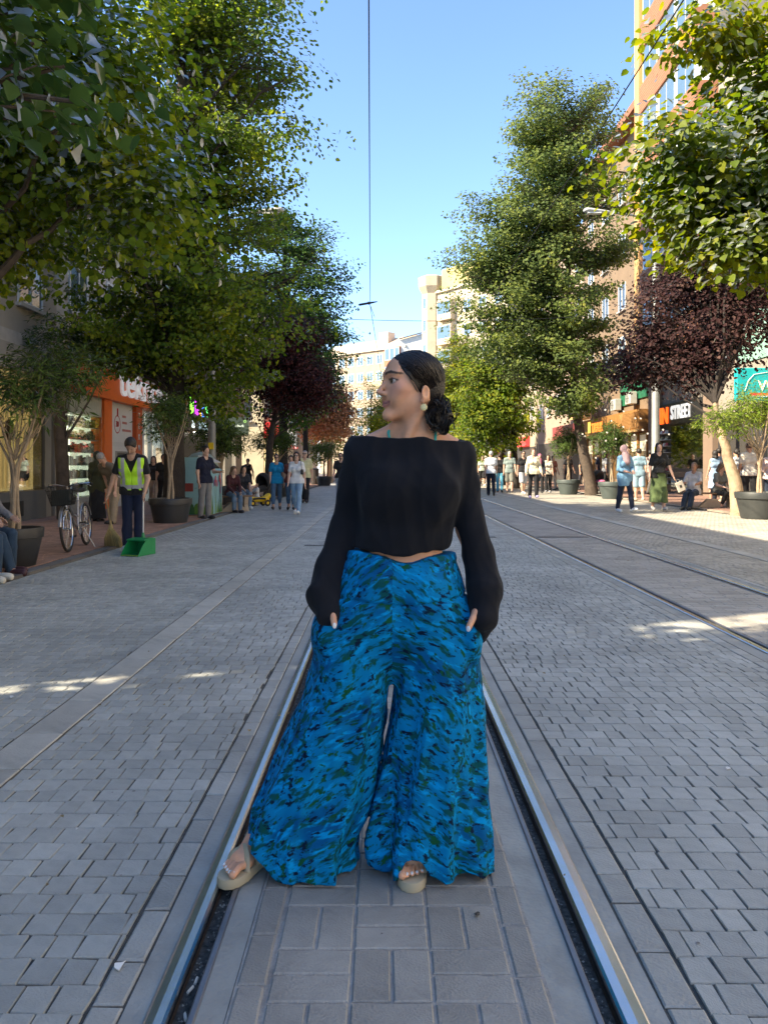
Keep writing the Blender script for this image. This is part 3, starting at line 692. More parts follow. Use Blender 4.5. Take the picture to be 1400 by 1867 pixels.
    def hip(X, Y, Z):
        cx = np.interp(Z, zh, (hl + hr_) / 2); w = np.interp(Z, zh, (hr_ - hl) / 2); d = np.interp(Z, (.60, .70, .80, .88, .95, 1.03), (.03, .085, .118, .126, .122, .098)); cyy = .028
        wr = .012 * np.sin(26 * Z + 9 * np.abs(X) / .1) * np.interp(Z, (.75, .86, .93), (1, .7, 0))
        return np.maximum((np.sqrt(((X - cx) / w) ** 2 + ((Y - cyy) / d) ** 2) - 1 - wr) * np.minimum(d, .1), .62 - Z)
    s.field(hip, .03)
    s.ell((-.243, -.005, .775), (.042, .075, .075), .03); s.ell((.213, -.005, .77), (.036, .075, .08), .03)          # hands inside the pockets
    # the seam of the yoke, a shallow groove in a wide V, and the waistband
    X, Y, Z = np.meshgrid(*s.ax, indexing='ij'); vz = .872 + .12 * np.abs(X + .005); s.D += (.0065 * np.exp(-((Z - vz) / .0045) ** 2)).astype(np.float32)
    wt = 1.032 - .030 * np.exp(-((X - .0) / .075) ** 2) - .03 * (X - .0); s.D = np.maximum(s.D, (Z - wt).astype(np.float32))
    s.D -= (.003 * ((Z > wt - .024) & (Z < wt))).astype(np.float32)
    hem = .020 + .022 * np.sin(X * 11 + 1.2) + .055 * smoothstep(-X, .36, .53) + .035 * smoothstep(np.abs(X - .03), .05, .02) * (Y < .05) + .016 * np.sin(X * 37) 
    s.D = np.maximum(s.D, (np.maximum(hem, .008) - Z).astype(np.float32))
    s.D[:, :, 0] = np.maximum(s.D[:, :, 0], .01)
    V, F = s.mesh(1); V = folds(V, F, .010, 26, 4, (1, 1, .5)); V = folds(V, F, .006, 48, 8, (1, 1, .9))
    # printed cloth: bright blue with brushed dark-green and navy strokes, mirrored on the two legs
    m = bpy.data.materials.new('printed_cotton'); m.use_nodes = True; nt = m.node_tree; Lk = nt.links; b = nt.nodes['Principled BSDF']
    tc = nd(nt, 'ShaderNodeTexCoord'); sx = nd(nt, 'ShaderNodeSeparateXYZ'); Lk.new(tc.outputs['Object'], sx.inputs[0])
    ad = nd(nt, 'ShaderNodeMath', operation='ADD'); ad.inputs[1].default_value = .035; Lk.new(sx.outputs[0], ad.inputs[0])
    ab = nd(nt, 'ShaderNodeMath', operation='ABSOLUTE'); Lk.new(ad.outputs[0], ab.inputs[0])
    sg_ = nd(nt, 'ShaderNodeMath', operation='SIGN'); Lk.new(ad.outputs[0], sg_.inputs[0]); sy_ = nd(nt, 'ShaderNodeMath', operation='MULTIPLY_ADD'); sy_.inputs[1].default_value = 3.7; Lk.new(sg_.outputs[0], sy_.inputs[0]); Lk.new(sx.outputs[1], sy_.inputs[2])
    cb = nd(nt, 'ShaderNodeCombineXYZ'); Lk.new(ab.outputs[0], cb.inputs[0]); Lk.new(sy_.outputs[0], cb.inputs[1]); Lk.new(sx.outputs[2], cb.inputs[2])
    wz = nd(nt, 'ShaderNodeTexNoise'); wz.inputs['Scale'].default_value = 5; Lk.new(cb.outputs[0], wz.inputs['Vector'])
    wv = nd(nt, 'ShaderNodeVectorMath', operation='SCALE'); wv.inputs['Scale'].default_value = .07; Lk.new(wz.outputs['Color'], wv.inputs[0])
    wa = nd(nt, 'ShaderNodeVectorMath', operation='ADD'); Lk.new(cb.outputs[0], wa.inputs[0]); Lk.new(wv.outputs[0], wa.inputs[1])
    def stroke(scale, stretch, ang, seed):
        mp = nd(nt, 'ShaderNodeMapping'); mp.inputs['Rotation'].default_value = (0, R(ang), 0); mp.inputs['Location'].default_value = (seed, seed * 2, 0)
        mp.vector_type = 'TEXTURE'; mp.inputs['Scale'].default_value = (stretch, .8, 1)
        Lk.new(wa.outputs[0], mp.inputs[0]); n_ = nd(nt, 'ShaderNodeTexNoise'); n_.inputs['Scale'].default_value = scale; n_.inputs['Detail'].default_value = 3; n_.inputs['Roughness'].default_value = .55
        Lk.new(mp.outputs[0], n_.inputs['Vector']); return n_
    def layer(prev, n_, lo, hi, col):
        r_ = nd(nt, 'ShaderNodeMapRange'); r_.interpolation_type = 'SMOOTHSTEP'; r_.inputs[1].default_value = lo; r_.inputs[2].default_value = hi; Lk.new(n_.outputs['Fac'], r_.inputs[0])
        x_ = nd(nt, 'ShaderNodeMix', data_type='RGBA'); Lk.new(r_.outputs[0], x_.inputs[0])
        if isinstance(prev, tuple): x_.inputs[6].default_value = (*prev, 1)
        else: Lk.new(prev, x_.inputs[6])
        x_.inputs[7].default_value = (*col, 1); return x_.outputs[2]
    c = layer((.0, .195, .45), stroke(9, 2.6, 28, 0), .44, .66, (.0, .085, .25))
    c = layer(c, stroke(46, 3.6, 24, 3), .50, .66, (.0, .30, .68))
    c = layer(c, stroke(50, 3.4, 30, 7), .50, .62, (.002, .075, .085))
    c = layer(c, stroke(62, 2.8, 22, 11), .56, .65, (.002, .014, .04))
    c = layer(c, stroke(56, 2.0, 40, 17), .58, .67, (.006, .085, .035))
    Lk.new(c, b.inputs['Base Color']); b.inputs['Roughness'].default_value = .8; b.inputs['Specular IOR Level'].default_value = .12
    n3 = stroke(30, 3, 25, 2); bp = nd(nt, 'ShaderNodeBump'); bp.inputs['Strength'].default_value = .25; bp.inputs['Distance'].default_value = .01; Lk.new(n3.outputs['Fac'], bp.inputs['Height']); Lk.new(bp.outputs[0], b.inputs['Normal'])
    MATS['printed_cotton'] = m
    put('trousers', V, F, m, t)
    # ---- blouse
    s = SDF((-.33, -.16, .68), (.35, .20, 1.42), .005)
    zb = (.98, 1.03, 1.12, 1.22, 1.32, 1.42); bl = np.array((-.155, -.156, -.148, -.150, -.172, -.165)); br = np.array((.145, .148, .165, .192, .222, .21))
    def tor(X, Y, Z):
        cx = np.interp(Z, zb, (bl + br) / 2); w = np.interp(Z, zb, (br - bl) / 2); d = np.interp(Z, (.98, 1.06, 1.15, 1.24, 1.34, 1.42), (.112, .112, .112, .118, .095, .082)); cyy = np.interp(Z, (1., 1.2, 1.4), (.025, .01, .022))
        th = np.arctan2((Y - cyy) / d, (X - cx) / w)
        wr = .012 * np.sin(46 * Z + 3 * np.sin(9 * X + 1)) * np.interp(Z, (1.0, 1.05, 1.16), (1, .8, .0)) + .010 * np.sin(9 * th + 5 * Z)
        return (np.sqrt(((X - cx) / w) ** 2 + ((Y - cyy) / d) ** 2) - 1 - wr) * .09
    s.field(tor)
    s.ell((-.04, -.062, 1.225), (.06, .045, .07), .06); s.ell((.095, -.060, 1.225), (.06, .045, .07), .06)
    X, Y, Z = np.meshgrid(*s.ax, indexing='ij'); s.D = np.maximum(s.D, (1.026 + .012 * np.cos((X + .01) * 16) * -1 + .012 - Z).astype(np.float32))
    s.poly([(-.138, .02, 1.34), (-.158, .03, 1.26), (-.190, .04, 1.11), (-.222, .02, .985), (-.243, -.015, .90), (-.232, -.055, .842)], (.055, .045, .042, .053, .054, .037), .018)
    s.poly([(.178, .02, 1.325), (.197, .03, 1.25), (.211, .04, 1.15), (.234, .025, 1.02), (.252, -.012, .915), (.245, -.045, .836), (.248, .0, .755)], (.057, .046, .042, .049, .058, .042, .015), .018)
    s.plane((.0, 0, 1.391), (.052, -.02, 1)); 
    s.ell((.03, .02, 1.46), (.19, .085, .1), .0, 's')
    V, F = s.mesh(1); V = folds(V, F, .020, 19, 9, (1, 1, .7)); V = folds(V, F, .012, 40, 3, (1, 1, .8))
    blk = M('black_cotton', (.010, .0108, .0145), .88, var=.25, vscale=7, bump=.2, bscale=900, sheen=.04, spec=.2)
    put('blouse', V, F, blk, t)
    # ---- hair: cap, swept-back locks, twisted low bun
    hm = bpy.data.materials.new('dark_hair'); hm.use_nodes = True; MATS['dark_hair'] = hm; nt = hm.node_tree; Lk = nt.links; b = nt.nodes['Principled BSDF']
    ge = nd(nt, 'ShaderNodeNewGeometry'); cr = nd(nt, 'ShaderNodeValToRGB'); cr.color_ramp.elements[0].color = (.006, .0045, .004, 1); cr.color_ramp.elements[1].color = (.03, .020, .015, 1); cr.color_ramp.elements[0].position = .3
    e_ = cr.color_ramp.elements.new(.93); e_.color = (.022, .015, .012, 1); cr.color_ramp.elements[-1].color = (.09, .055, .034, 1)
    Lk.new(ge.outputs['Random Per Island'], cr.inputs[0]); Lk.new(cr.outputs[0], b.inputs['Base Color']); b.inputs['Roughness'].default_value = .42; b.inputs['Specular IOR Level'].default_value = .45
    s = SDF(hc - .19, hc + np.array((.2, .19, .16)), .0042)
    s.ell(H(0, .014, .037), hr((.0805, .104, .0905)), 0, rot=Rm)
    s.cone(H(0, .06, -.02), H(0, .085, -.07), .055, .035, .03)
    X, Y, Z = np.meshgrid(*s.ax, indexing='ij'); Q = np.stack((X - hc[0], Y - hc[1], Z - hc[2]), -1) @ Rm / hs
    hl_ = np.interp(Q[..., 2], (-.12, -.03, 0, .017, .06, .088, .12), (.055, .042, .006, -.030, -.070, -.090, -.14)) - .25 * np.clip(np.abs(Q[..., 0]) - .03, 0, .03) * (Q[..., 2] > .05)
    s.D = np.maximum(s.D, ((hl_ - Q[..., 1]) * .8).astype(np.float32))
    V, F = s.mesh(1); hair = put('hair', V, F, M('hair_cap', (.011, .008, .007), .55, var=.3, vscale=40, bump=.5, bscale=150), t)
    r = np.random.default_rng(5); mb = MB(); bun = np.array((.0, .098, -.078))
    El = lambda p, k: (p - (0, .014, .037)) / np.linalg.norm((p - (0, .014, .037)) / np.array((.0805, .104, .0905))) * k + (0, .014, .037)
    for i in range(640):
        sd_ = 1 if i % 5 else -1
        u = r.random()
        zz = np.interp(u, (0, .45, .8, 1), (.088, .06, .017, -.02)); yy = np.interp(zz, (-.03, 0, .017, .06, .088), (.03, .004, -.028, -.066, -.086)) + abs(r.normal(0, .045)) * (1 if u > .1 else 2.0)
        st_ = El(np.array((sd_ * (.004 + .09 * u), yy, zz + .01 * r.random())), 1)
        mid = El((st_ * .45 + np.array((sd_ * .06, .05, .03)) * .55) + r.normal(0, .006, 3), 1)
        end = bun + np.array((sd_ * .012, -.012, 0)) + r.normal(0, .010, 3)
        P = []
        for k in np.linspace(0, 1, 11):
            p = st_ * (1 - k) ** 2 + 2 * mid * k * (1 - k) * 1.0 + end * k * k
            e2 = El(p, 1.0); fl = 1 - smoothstep(k, .72, 1); p = p * (1 - fl) + e2 * fl
            P.append(H(*(p * (1 + .006 * r.random()))))
        mb.tube(P, np.interp(np.linspace(0, 1, 11), (0, .15, .8, 1), (.0005, .0017, .0017, .001)) * r.uniform(.6, 1.4), 4, flat=.7)
    bc = np.array((.114, -.045, 1.446))       # bun hangs behind the ear, towards the viewer
    for i in range(13):                       # twisted curls of the bun, each a bundle of fine strands
        th0 = i * .7 + r.uniform(0, .6); ax_ = np.array((r.normal(0, .55), -1.0, r.normal(0, .55))); ax_ /= np.linalg.norm(ax_); u_ = np.cross(ax_, (0, 0, 1)); u_ /= np.linalg.norm(u_); v_ = np.cross(ax_, u_)
        rr = r.uniform(.015, .030); n_ = 16; ln = r.uniform(3.0, 5.2); c_ = bc + r.normal(0, .008, 3) * (1, .7, 1.4)
        for j in range(44):
            of = r.normal(0, .0042, 3); tw = r.uniform(0, 6.28); q_ = r.uniform(-.2, .2)
            P = [c_ + of * (1 + .5 * math.sin(6 * k / n_ + tw)) + u_ * rr * math.cos(th0 + q_ + ln * k / n_) + v_ * rr * 1.3 * math.sin(th0 + q_ + ln * k / n_) + ax_ * .016 * (k / n_ - .4) for k in range(n_)]
            mb.tube(P, np.interp(np.linspace(0, 1, n_), (0, .2, .8, 1), (.0004, .0013, .0013, .0003)) * r.uniform(.6, 1.3), 3)
    for i in range(90):                      # strands from the nape into the bun, some loose
        P0 = H(*(np.array((.03, .085, -.03)) + r.normal(0, .012, 3))); P2 = bc + r.normal(0, .018, 3); P1 = (P0 + P2) / 2 + np.array((.02, -.025, .01)) + r.normal(0, .008, 3)
        mb.tube([P0 * (1 - k) ** 2 + 2 * P1 * k * (1 - k) + P2 * k * k for k in np.linspace(0, 1, 9)], .0016 * r.uniform(.6, 1.4), 4)
    lk = mb.build('lock', hm, hair, smooth=True, fix=False)
    s = SDF(bc - .07, bc + .07, .0045); s.ell(bc, (.022, .020, .028), 0); s.cone(H(.02, .08, -.05), bc, .026, .016, .02); V, F = s.mesh(1); put('bun', V, F, M('hair_cap', (.011, .008, .007), .55), hair)
    # ---- earring, halter strap
    ep = H(.083, .010, -.068); mb = MB()
    mb.lathe([(.0001, -.002), (.0085, -.002), (.0105, 0), (.0085, .0025), (.004, .003), (.0001, .003)], 20); 
    for k in range(10): mb.tube([(.0085 * math.cos(k * .628) * q_, .0085 * math.sin(k * .628) * q_, .002) for q_ in (.6, 1.35)], .0016, 5)
    o = mb.build('earring', M('gold', (.86, .70, .34), .35, metal=.35, var=.1), t, smooth=True); o.location = ep; o.rotation_euler = Vector((-.2, -1, .1)).to_track_quat('Z', 'Y').to_euler()
    teal = M('teal_cord', (.03, .36, .31), .6)
    for P in ([(.026, .085, 1.452), (-.022, .062, 1.446), (-.040, .02, 1.425), (-.046, -.015, 1.405), (-.041, -.04, 1.375), (-.02, -.055, 1.33)], [(.026, .085, 1.452), (.074, .062, 1.446), (.094, .02, 1.425), (.102, -.015, 1.405), (.098, -.04, 1.375), (.085, -.055, 1.33)]):
        MB().tube(P, .0045, 8).build('halter_strap', teal, t, smooth=True)
    # ---- sandals
    beige = M('beige_sandal', (.40, .33, .215), .7, var=.1, bump=.2); foam = M('sandal_sole', (.43, .37, .255), .8, var=.1)
    for Pt, q, L_ in feet:
        sd2 = bpy.data.objects.new('sandal', None); COL.objects.link(sd2); sd2.parent = t
        prof = ((-.03, .018), (.0, .031), (.12, .036), (.35, .033), (.55, .038), (.72, .045), (.88, .042), (.97, .030), (1.02, .012))
        out = [(u, -w) for u, w in prof] + [(u, w) for u, w in prof[::-1]]
        mb = MB(); rings = []
        for z, ins in ((.001, .004), (.006, 0), (.022, 0), (.030, .003), (.031, .007)): rings.append([Pt(.5 + (u - .5) * (1 - ins * 3), w * (1 - ins * 14), z) for u, w in out])
        n = len(out); mb.add(np.concatenate(rings), [list(range(n))[::-1], [4 * n + j for j in range(n)]] + [(i * n + j, i * n + (j + 1) % n, (i + 1) * n + (j + 1) % n, (i + 1) * n + j) for i in range(4) for j in range(n)])
        mb.build('sole', foam, sd2, smooth=True)
        for P in ([(.50, -.038, .030), (.54, -.030, .066), (.60, .0, .082), (.69, .030, .070), (.74, .041, .032)], [(.50, .038, .030), (.54, .030, .066), (.60, .0, .084), (.69, -.030, .072), (.74, -.041, .032)],
                  [(.52, -.036, .032), (.34, -.036, .080), (.14, -.036, .112), (.02, 0, .115), (.14, .036, .112), (.34, .036, .08), (.52, .036, .032)]):
            Q_ = [Pt(*p) for p in P]; Q2 = []
            for i in range(len(Q_) - 1):
                for k in (0, .25, .5, .75):
                    p0 = Q_[max(i - 1, 0)]; p1 = Q_[i]; p2 = Q_[i + 1]; p3 = Q_[min(i + 2, len(Q_) - 1)]
                    Q2.append(.5 * (2 * p1 + (p2 - p0) * k + (2 * p0 - 5 * p1 + 4 * p2 - p3) * k * k + (3 * p1 - p0 - 3 * p2 + p3) * k ** 3))
            Q2.append(Q_[-1])
            MB().tube(Q2, .0125, 8, flat=.38).build('strap', beige, sd2, smooth=True)
    return t
hero()
# ------------------------------------------------------------------ people: one skinned field per person, clothes as parts
SKIN = {'light': (.60, .37, .27), 'mid': (.50, .30, .21), 'tan': (.42, .235, .155)}
def cloth(name, col, rough=.85): return M('cloth_' + name, col, rough, var=.16, vscale=9, bump=.35, bscale=180, sheen=.1, spec=.25)
def unit(v): v = np.asarray(v, float); return v / (np.linalg.norm(v) + 1e-12)
def person(label, pos, yaw=0.0, H=1.7, sex='f', top=('tee', 'white', (.7, .7, .7)), bot=('long', 'black', (.02, .02, .022)), shoes=('black', (.02, .02, .02)), hair=('short', (.02, .015, .012)),
           skin='mid', lean=0.0, legL=(10, 5), legR=(-12, 12), armL=(8, 8, 15, 0), armR=(-8, 8, 15, 0), head=(0, 0), belly=0.0, seat=None, vox=None, group=None, beard=0.0, glasses=False, extra=None, wide=1.0, socks=None, stand_z=0.0, cat='person'):
    Y = pos[1]; h = vox or max(.0075, min(.02, Y * .00062)); S = H
    t = thing('person', label, cat, (pos[0], pos[1], stand_z), yaw, group)
    u = np.array((0, -math.sin(R(lean)), math.cos(R(lean)))); w = np.array((0, -math.cos(R(lean)), -math.sin(R(lean)))); ex = np.array((1., 0, 0))
    pel = np.array((0, 0, .53 * S)); sw = (.098 if sex == 'm' else .086) * S * wide; hw = (.048 if sex == 'm' else .053) * S
    T = lambda a, x=0, f=0: pel + u * a * S + ex * x + w * f * S
    J = {}
    def leg(side, ang, flex):
        hip = T(-.01, side * hw); a = R(ang); k = hip + .245 * S * np.array((side * .006, -math.sin(a), -math.cos(a))); b = a - R(flex)
        an = k + .235 * S * np.array((0, -math.sin(b), -math.cos(b))); fp = max(-.75, min(.35, b * .8)) if seat is None else 0.0
        toe = an + np.array((side * .012, -.105 * S * math.cos(fp), .105 * S * math.sin(fp) - .018 * S)); return hip, k, an, toe
    LL = leg(1, *legL); LR = leg(-1, *legR)
    low = min(min(LL[2][2], LR[2][2]) - .045 * S, min(LL[3][2], LR[3][2]) - .0235 * S)
    dz = -low if seat is None else seat + .048 * S - pel[2]
    pel = pel + (0, 0, dz); sh = np.array((0, 0, dz)); LL = [p + sh for p in LL]; LR = [p + sh for p in LR]
    if seat is not None:      # bend shins so that the soles rest on the ground
        for Lg in (LL, LR):
            d = Lg[2] - Lg[1]; need = Lg[1][2] - .042 * S; Lg[2] = Lg[1] + np.array((d[0], -math.sqrt(max((.235 * S) ** 2 - need ** 2, 0)) * (1 if d[1] < 0 else -1), -need)) if need < .235 * S else Lg[1] + np.array((0, 0, -.235 * S)); Lg[3] = Lg[2] + np.array((0, -.11 * S, -.022 * S))
    def arm(side, sw_, ab, el, inw):
        s0 = T(.278, side * sw); a = R(sw_); b = R(ab)
        base = -u * math.cos(a) * math.cos(b) + w * math.sin(a) + ex * side * math.sin(b); e = s0 + .172 * S * unit(base)
        c = R(sw_ + el); fb = unit(-u * math.cos(c) + w * math.sin(c) + ex * side * (math.sin(b) * .6 - math.sin(R(inw)) * (1 + .0))); wr = e + .148 * S * fb
        return [s0, e, wr, fb]
    AL = arm(1, *armL); AR = arm(-1, *armR)
    hy, hp = R(head[0]), R(head[1]); hcn = T(.400, 0, .012)
    fd = unit(w * math.cos(hy) * math.cos(hp) + ex * math.sin(hy) * math.cos(hp) + u * math.sin(hp)); hu = unit(u - fd * (u @ fd) + 0.0); hx = np.cross(hu, fd)
    RH = np.stack((hx, -fd, hu), 1); Hd = lambda x, y, z: hcn + RH @ (np.array((x, y, z)) * S / 1.7)
    hS = S / 1.7
    pts = np.array([*LL, *LR, *AL[:3], *AR[:3], hcn, pel]); lo = pts.min(0) - .17 * S / 1.7; hi = pts.max(0) + .17 * S / 1.7; lo[2] = max(lo[2], -.012) if seat is None else min(lo[2], 0)
    def legs(s, inf=0.0, k=.03, upto=1.0, flare=0.0, end=None):
        for Lg in (LL, LR):
            hip, kn, an, toe = Lg; s.cone(hip, kn, .050 * S + inf, .034 * S + inf, k)
            e = kn + (an - kn) * upto
            s.cone(kn, kn + (an - kn) * .4 * min(1, upto * 2), .034 * S + inf, .034 * S + inf + flare * .4, k * .7); s.cone(kn + (an - kn) * .4 * min(1, upto * 2), e, .034 * S + inf + flare * .4, .021 * S + inf + flare, k * .7)
    def torso(s, inf=0.0, k=.05, chest=1.0):
        hwid = hw * .85; d = np.array((0, 0, 0))
        s.cone(T(.0, -hwid), T(.0, hwid), .060 * S + inf, .060 * S + inf, k, flat=.86, fdir=w)
        s.cone(T(.085, -.022 * S, .002 + belly * .5), T(.085, .022 * S, .002 + belly * .5), (.056 + belly) * S + inf, (.056 + belly) * S + inf, k, flat=.86, fdir=w)
        s.cone(T(.19, -.046 * S * wide), T(.19, .046 * S * wide), .060 * S + inf, .060 * S + inf, k, flat=.88, fdir=w)
        if sex == 'f':
            for q in (-1, 1): s.ell(T(.195, q * .037 * S, .045), np.array((.036, .034, .036)) * S + inf * .6, .03)
        s.cone(T(.272, -sw * .82), T(.272, sw * .82), .036 * S + inf, .036 * S + inf, k)
        for q in (-1, 1): s.cone(T(.315, 0), T(.282, q * sw * .8), .026 * S + inf * .6, .03 * S + inf * .6, .03)
    def arms(s, inf=0.0, frac=2.0, k=.02, cuff=0.0):
        for A in (AL, AR):
            s0, e, wr, fb = A; f1 = min(frac, 1); s.cone(s0, s0 + (e - s0) * f1, .029 * S + inf, (.029 - .005 * f1) * S + inf + (cuff if frac <= 1 else 0), k)
            if frac > 1: f2 = frac - 1; s.cone(e, e + (wr - e) * f2, .024 * S + inf, (.024 - .008 * f2) * S + inf + cuff, k)
    def grow(name, fn, mat, amp=0.0, freq=30, sm=1, planes=(), colors=None, hh=None, box=None):
        hh = hh or h; s = SDF(lo if box is None else box[0], hi if box is None else box[1], hh); fn(s)
        for p, n in planes: s.plane(p, n)
        V, F = s.mesh(sm)
        if len(F) == 0: return None
        if amp: V = folds(V, F, amp, freq, hash(label) % 1000)
        return put(name, V, F, mat, t, colors(V) if colors else None)
    # ---- body
    def bodyf(s):
        legs(s); torso(s, -.004); arms(s)
        for Lg in (LL, LR): s.cone(Lg[2] + (0, .015, -.012), Lg[3], .022 * S, .016 * S, .02)
        for A, sd_ in ((AL, 1), (AR, -1)):
            s0, e, wr, fb = A; side = unit(np.cross(fb, w) + 1e-3); pal = wr + fb * .042 * S
            s.cone(wr, pal, .0155 * S, .021 * S, .01, flat=.55, fdir=side)
            nn = unit(np.cross(fb, side))
            rf = max(.0048 * S, .5 * h)
            for i in range(4):
                o = nn * (i - 1.5) * .0105 * S; cu = side * (-sd_) * .012 * S
                s.poly([pal + o * .9, pal + o + fb * (.026, .031, .029, .022)[i] * S, pal + o + fb * (.042, .049, .046, .036)[i] * S + cu], (rf, rf, rf * .9), .004)
            s.poly([wr + fb * .012 * S + nn * -.012 * S, wr + fb * .036 * S - nn * .026 * S, wr + fb * .056 * S - nn * .024 * S], (rf * 1.3, rf * 1.2, rf), .006)
        s.cone(T(.300, 0, .002), Hd(0, .018, -.05), .032 * S, .030 * S, .025)
        s.ell(Hd(0, .014, .034), np.array((.072, .090, .083)) * hS, .0, rot=RH); s.ell(Hd(0, -.028, -.016), np.array((.058, .062, .086)) * hS, .02, rot=RH)
        jw = 1.12 if sex == 'm' else 1
        for q in (-1, 1): s.cone(Hd(q * .048 * jw, .01, -.055), Hd(q * .012, -.072, -.092), .021 * hS, .019 * hS * jw, .02); s.ell(Hd(q * .074, .016, -.006), np.array((.009, .019, .03)) * hS, .004, rot=RH)
        for q in (-1, 1): s.ell(Hd(q * .032, -.099, .016), np.array((.017, .016, .011)) * hS, .012, 's', rot=RH)
        s.cone(Hd(0, -.088, .02), Hd(0, -.112, -.022), .008 * hS, .0115 * hS, .010)
    bc = np.array(SKIN[skin])
    def skc(V):
        C = np.tile(bc, (len(V), 1)); L = (V - hcn) @ RH / hS; m = (np.abs(L[:, 0]) < .085) & (L[:, 1] < .02) & (np.abs(L[:, 2]) < .13)
        def tint(d, r0, r1, c, wgt): f = (m * wgt * (1 - smoothstep(d, r0, r1)))[:, None]; C[:] = C * (1 - f) + np.array(c) * f
        hb = np.array(hair[1]) if hair[0] not in ('hijab', 'bald') else np.array((.03, .02, .015))
        if beard: tint(capd(L, (-.03, -.07, -.08), (.03, -.07, -.08)), .022, .038, hb * .8 + .02, beard)
        for q in (-1, 1):
            tint(capd(L, (q * .014, -.092, .04), (q * .048, -.076, .042)), .003, .008, np.minimum(hb, .06), .8)
            tint(np.linalg.norm(L - (q * .032, -.084, .016), axis=1), .006, .016, (.09, .06, .05), .8)
        tint(capd(L, (-.018, -.092, -.06), (.018, -.092, -.06)), .004, .010, (.40, .15, .13), .75)
        return C
    grow('body', bodyf, skin_mat(), colors=skc, hh=h * .85)
    # ---- lower clothes
    kd, nm, col = bot[0], bot[1], bot[2]; bm_ = cloth(nm, col)
    waist = (T(.062), u)
    if kd in ('long', 'jeans', 'wide', 'shorts', 'crop'):
        inf, up, fl = {'long': (.013, 1.0, .018), 'jeans': (.008, 1.0, .010), 'wide': (.018, 1.02, .05), 'shorts': (.018, .06, .02), 'crop': (.008, .72, .006)}[kd]
        if kd == 'shorts':
            def f(s):
                torso(s, inf * .7)
                for Lg in (LL, LR): s.cone(Lg[0], Lg[0] + (Lg[1] - Lg[0]) * .92, .052 * S + inf, .044 * S + inf + .012, .02)
        else:
            def f(s): legs(s, inf, .02, up, fl); torso(s, .002)
        grow('trousers' if kd != 'shorts' else 'shorts', f, bm_, .014, 26, planes=[waist])
    elif kd in ('skirt', 'dress'):
        ln = bot[3] if len(bot) > 3 else .12
        def f(s):
            torso(s, .012); c0 = T(0); c1 = np.array(((LL[1] + LR[1])[0] / 2, (LL[1] + LR[1])[1] / 2 + .01, ln * S)); s.cone(c0, c1, .085 * S, .115 * S + .03, .05, flat=.8, fdir=(0, 1, 0));
            for Lg in (LL, LR): s.cone(Lg[0], Lg[1], .06 * S, .058 * S, .05); s.cone(Lg[1], Lg[1] + (Lg[2] - Lg[1]) * .8, .058 * S, .06 * S, .05)
            s.plane((0, 0, ln * S), (0, 0, -1))
        grow('skirt', f, bm_, .035, 24, planes=[waist])
    # ---- upper clothes
    kd, nm, col = top[0], top[1], top[2]; tm = cloth(nm, col); hem = top[3] if len(top) > 3 else .0
    fr = {'tee': .62, 'long': 1.95, 'sleeveless': .0, 'coat': 1.95, 'short': .75, 'rolled': 1.5}[kd]; inf = {'tee': .013, 'long': .015, 'sleeveless': .01, 'coat': .022, 'short': .014, 'rolled': .016}[kd]
    def f(s):
        torso(s, inf); s.cone(T(.01, -hw * .95), T(.01, hw * .95), .066 * S + inf, .066 * S + inf, .03, flat=.92, fdir=w); s.cone(T(-.04, -hw * .95), T(-.04, hw * .95), .066 * S + inf, .066 * S + inf, .03, flat=.92, fdir=w)
        if hem < -.02: s.cone(T(0), T(hem), .088 * S + inf, .095 * S + inf, .04, flat=.72, fdir=w)
        if seat is not None and hem < -.02: s.cone((LL[0] + LR[0]) / 2, (LL[0] + LR[0]) / 2 + (LL[1] - LL[0]) * .3, .08 * S, .08 * S, .03, flat=.7, fdir=(0, 0, 1))
        if fr > 0: arms(s, inf * .9, fr, .018, .008 if kd in ('tee', 'short') else .002)
        s.cone(T(.300, 0, .01), Hd(0, .018, -.05), .036 * S, .034 * S, .012, 's')
        if kd in ('coat',): s.cone(T(.292, 0, -.01), T(.318, 0, -.008), .047 * S, .042 * S, .01); s.cone(T(.300, 0, .012), Hd(0, .018, -.05), .034 * S, .032 * S, .01, 's')
    grow('jacket' if kd == 'coat' else 'shirt', f, tm, .016, 30, planes=[(T(hem - .03), -u)])
    # ---- shoes, socks
    for Lg in (LL, LR):
        def f(s, Lg=Lg):
            an, toe = Lg[2], Lg[3]; d = unit(toe - an); s.cone(an + (0, .016 * S, -.016 * S), toe, .027 * S, .021 * S, .015); s.ell(an + (toe - an) * .75 + (0, 0, .002), np.array((.027, .05, .022)) * S, .02)
            s.cone(an + (0, .018 * S, -.028 * S), toe + (0, -.004, -.004 * S), .020 * S, .018 * S, .008)
        grow('shoe', f, [M('shoe_' + shoes[0], shoes[1], .55)], planes=[((0, 0, .001), (0, 0, -1))] if seat is None and min(LL[2][2], LR[2][2]) > .03 * S else (), box=(np.minimum(Lg[2], Lg[3]) - .11, np.maximum(Lg[2], Lg[3]) + .11))
    if socks is not None:
        for Lg in (LL, LR):
            def f(s, Lg=Lg): s.cone(Lg[2], Lg[2] + (Lg[1] - Lg[2]) * .22, .025 * S, .028 * S, .01)
            grow('sock', f, cloth('sock_' + socks[0], socks[1]))
    # ---- hair
    kd, hcol = hair[0], hair[1]; hmn = M('hair_%d_%d_%d' % tuple(int(c * 200) for c in hcol), hcol, .5, var=.35, vscale=30, bump=.7, bscale=120)
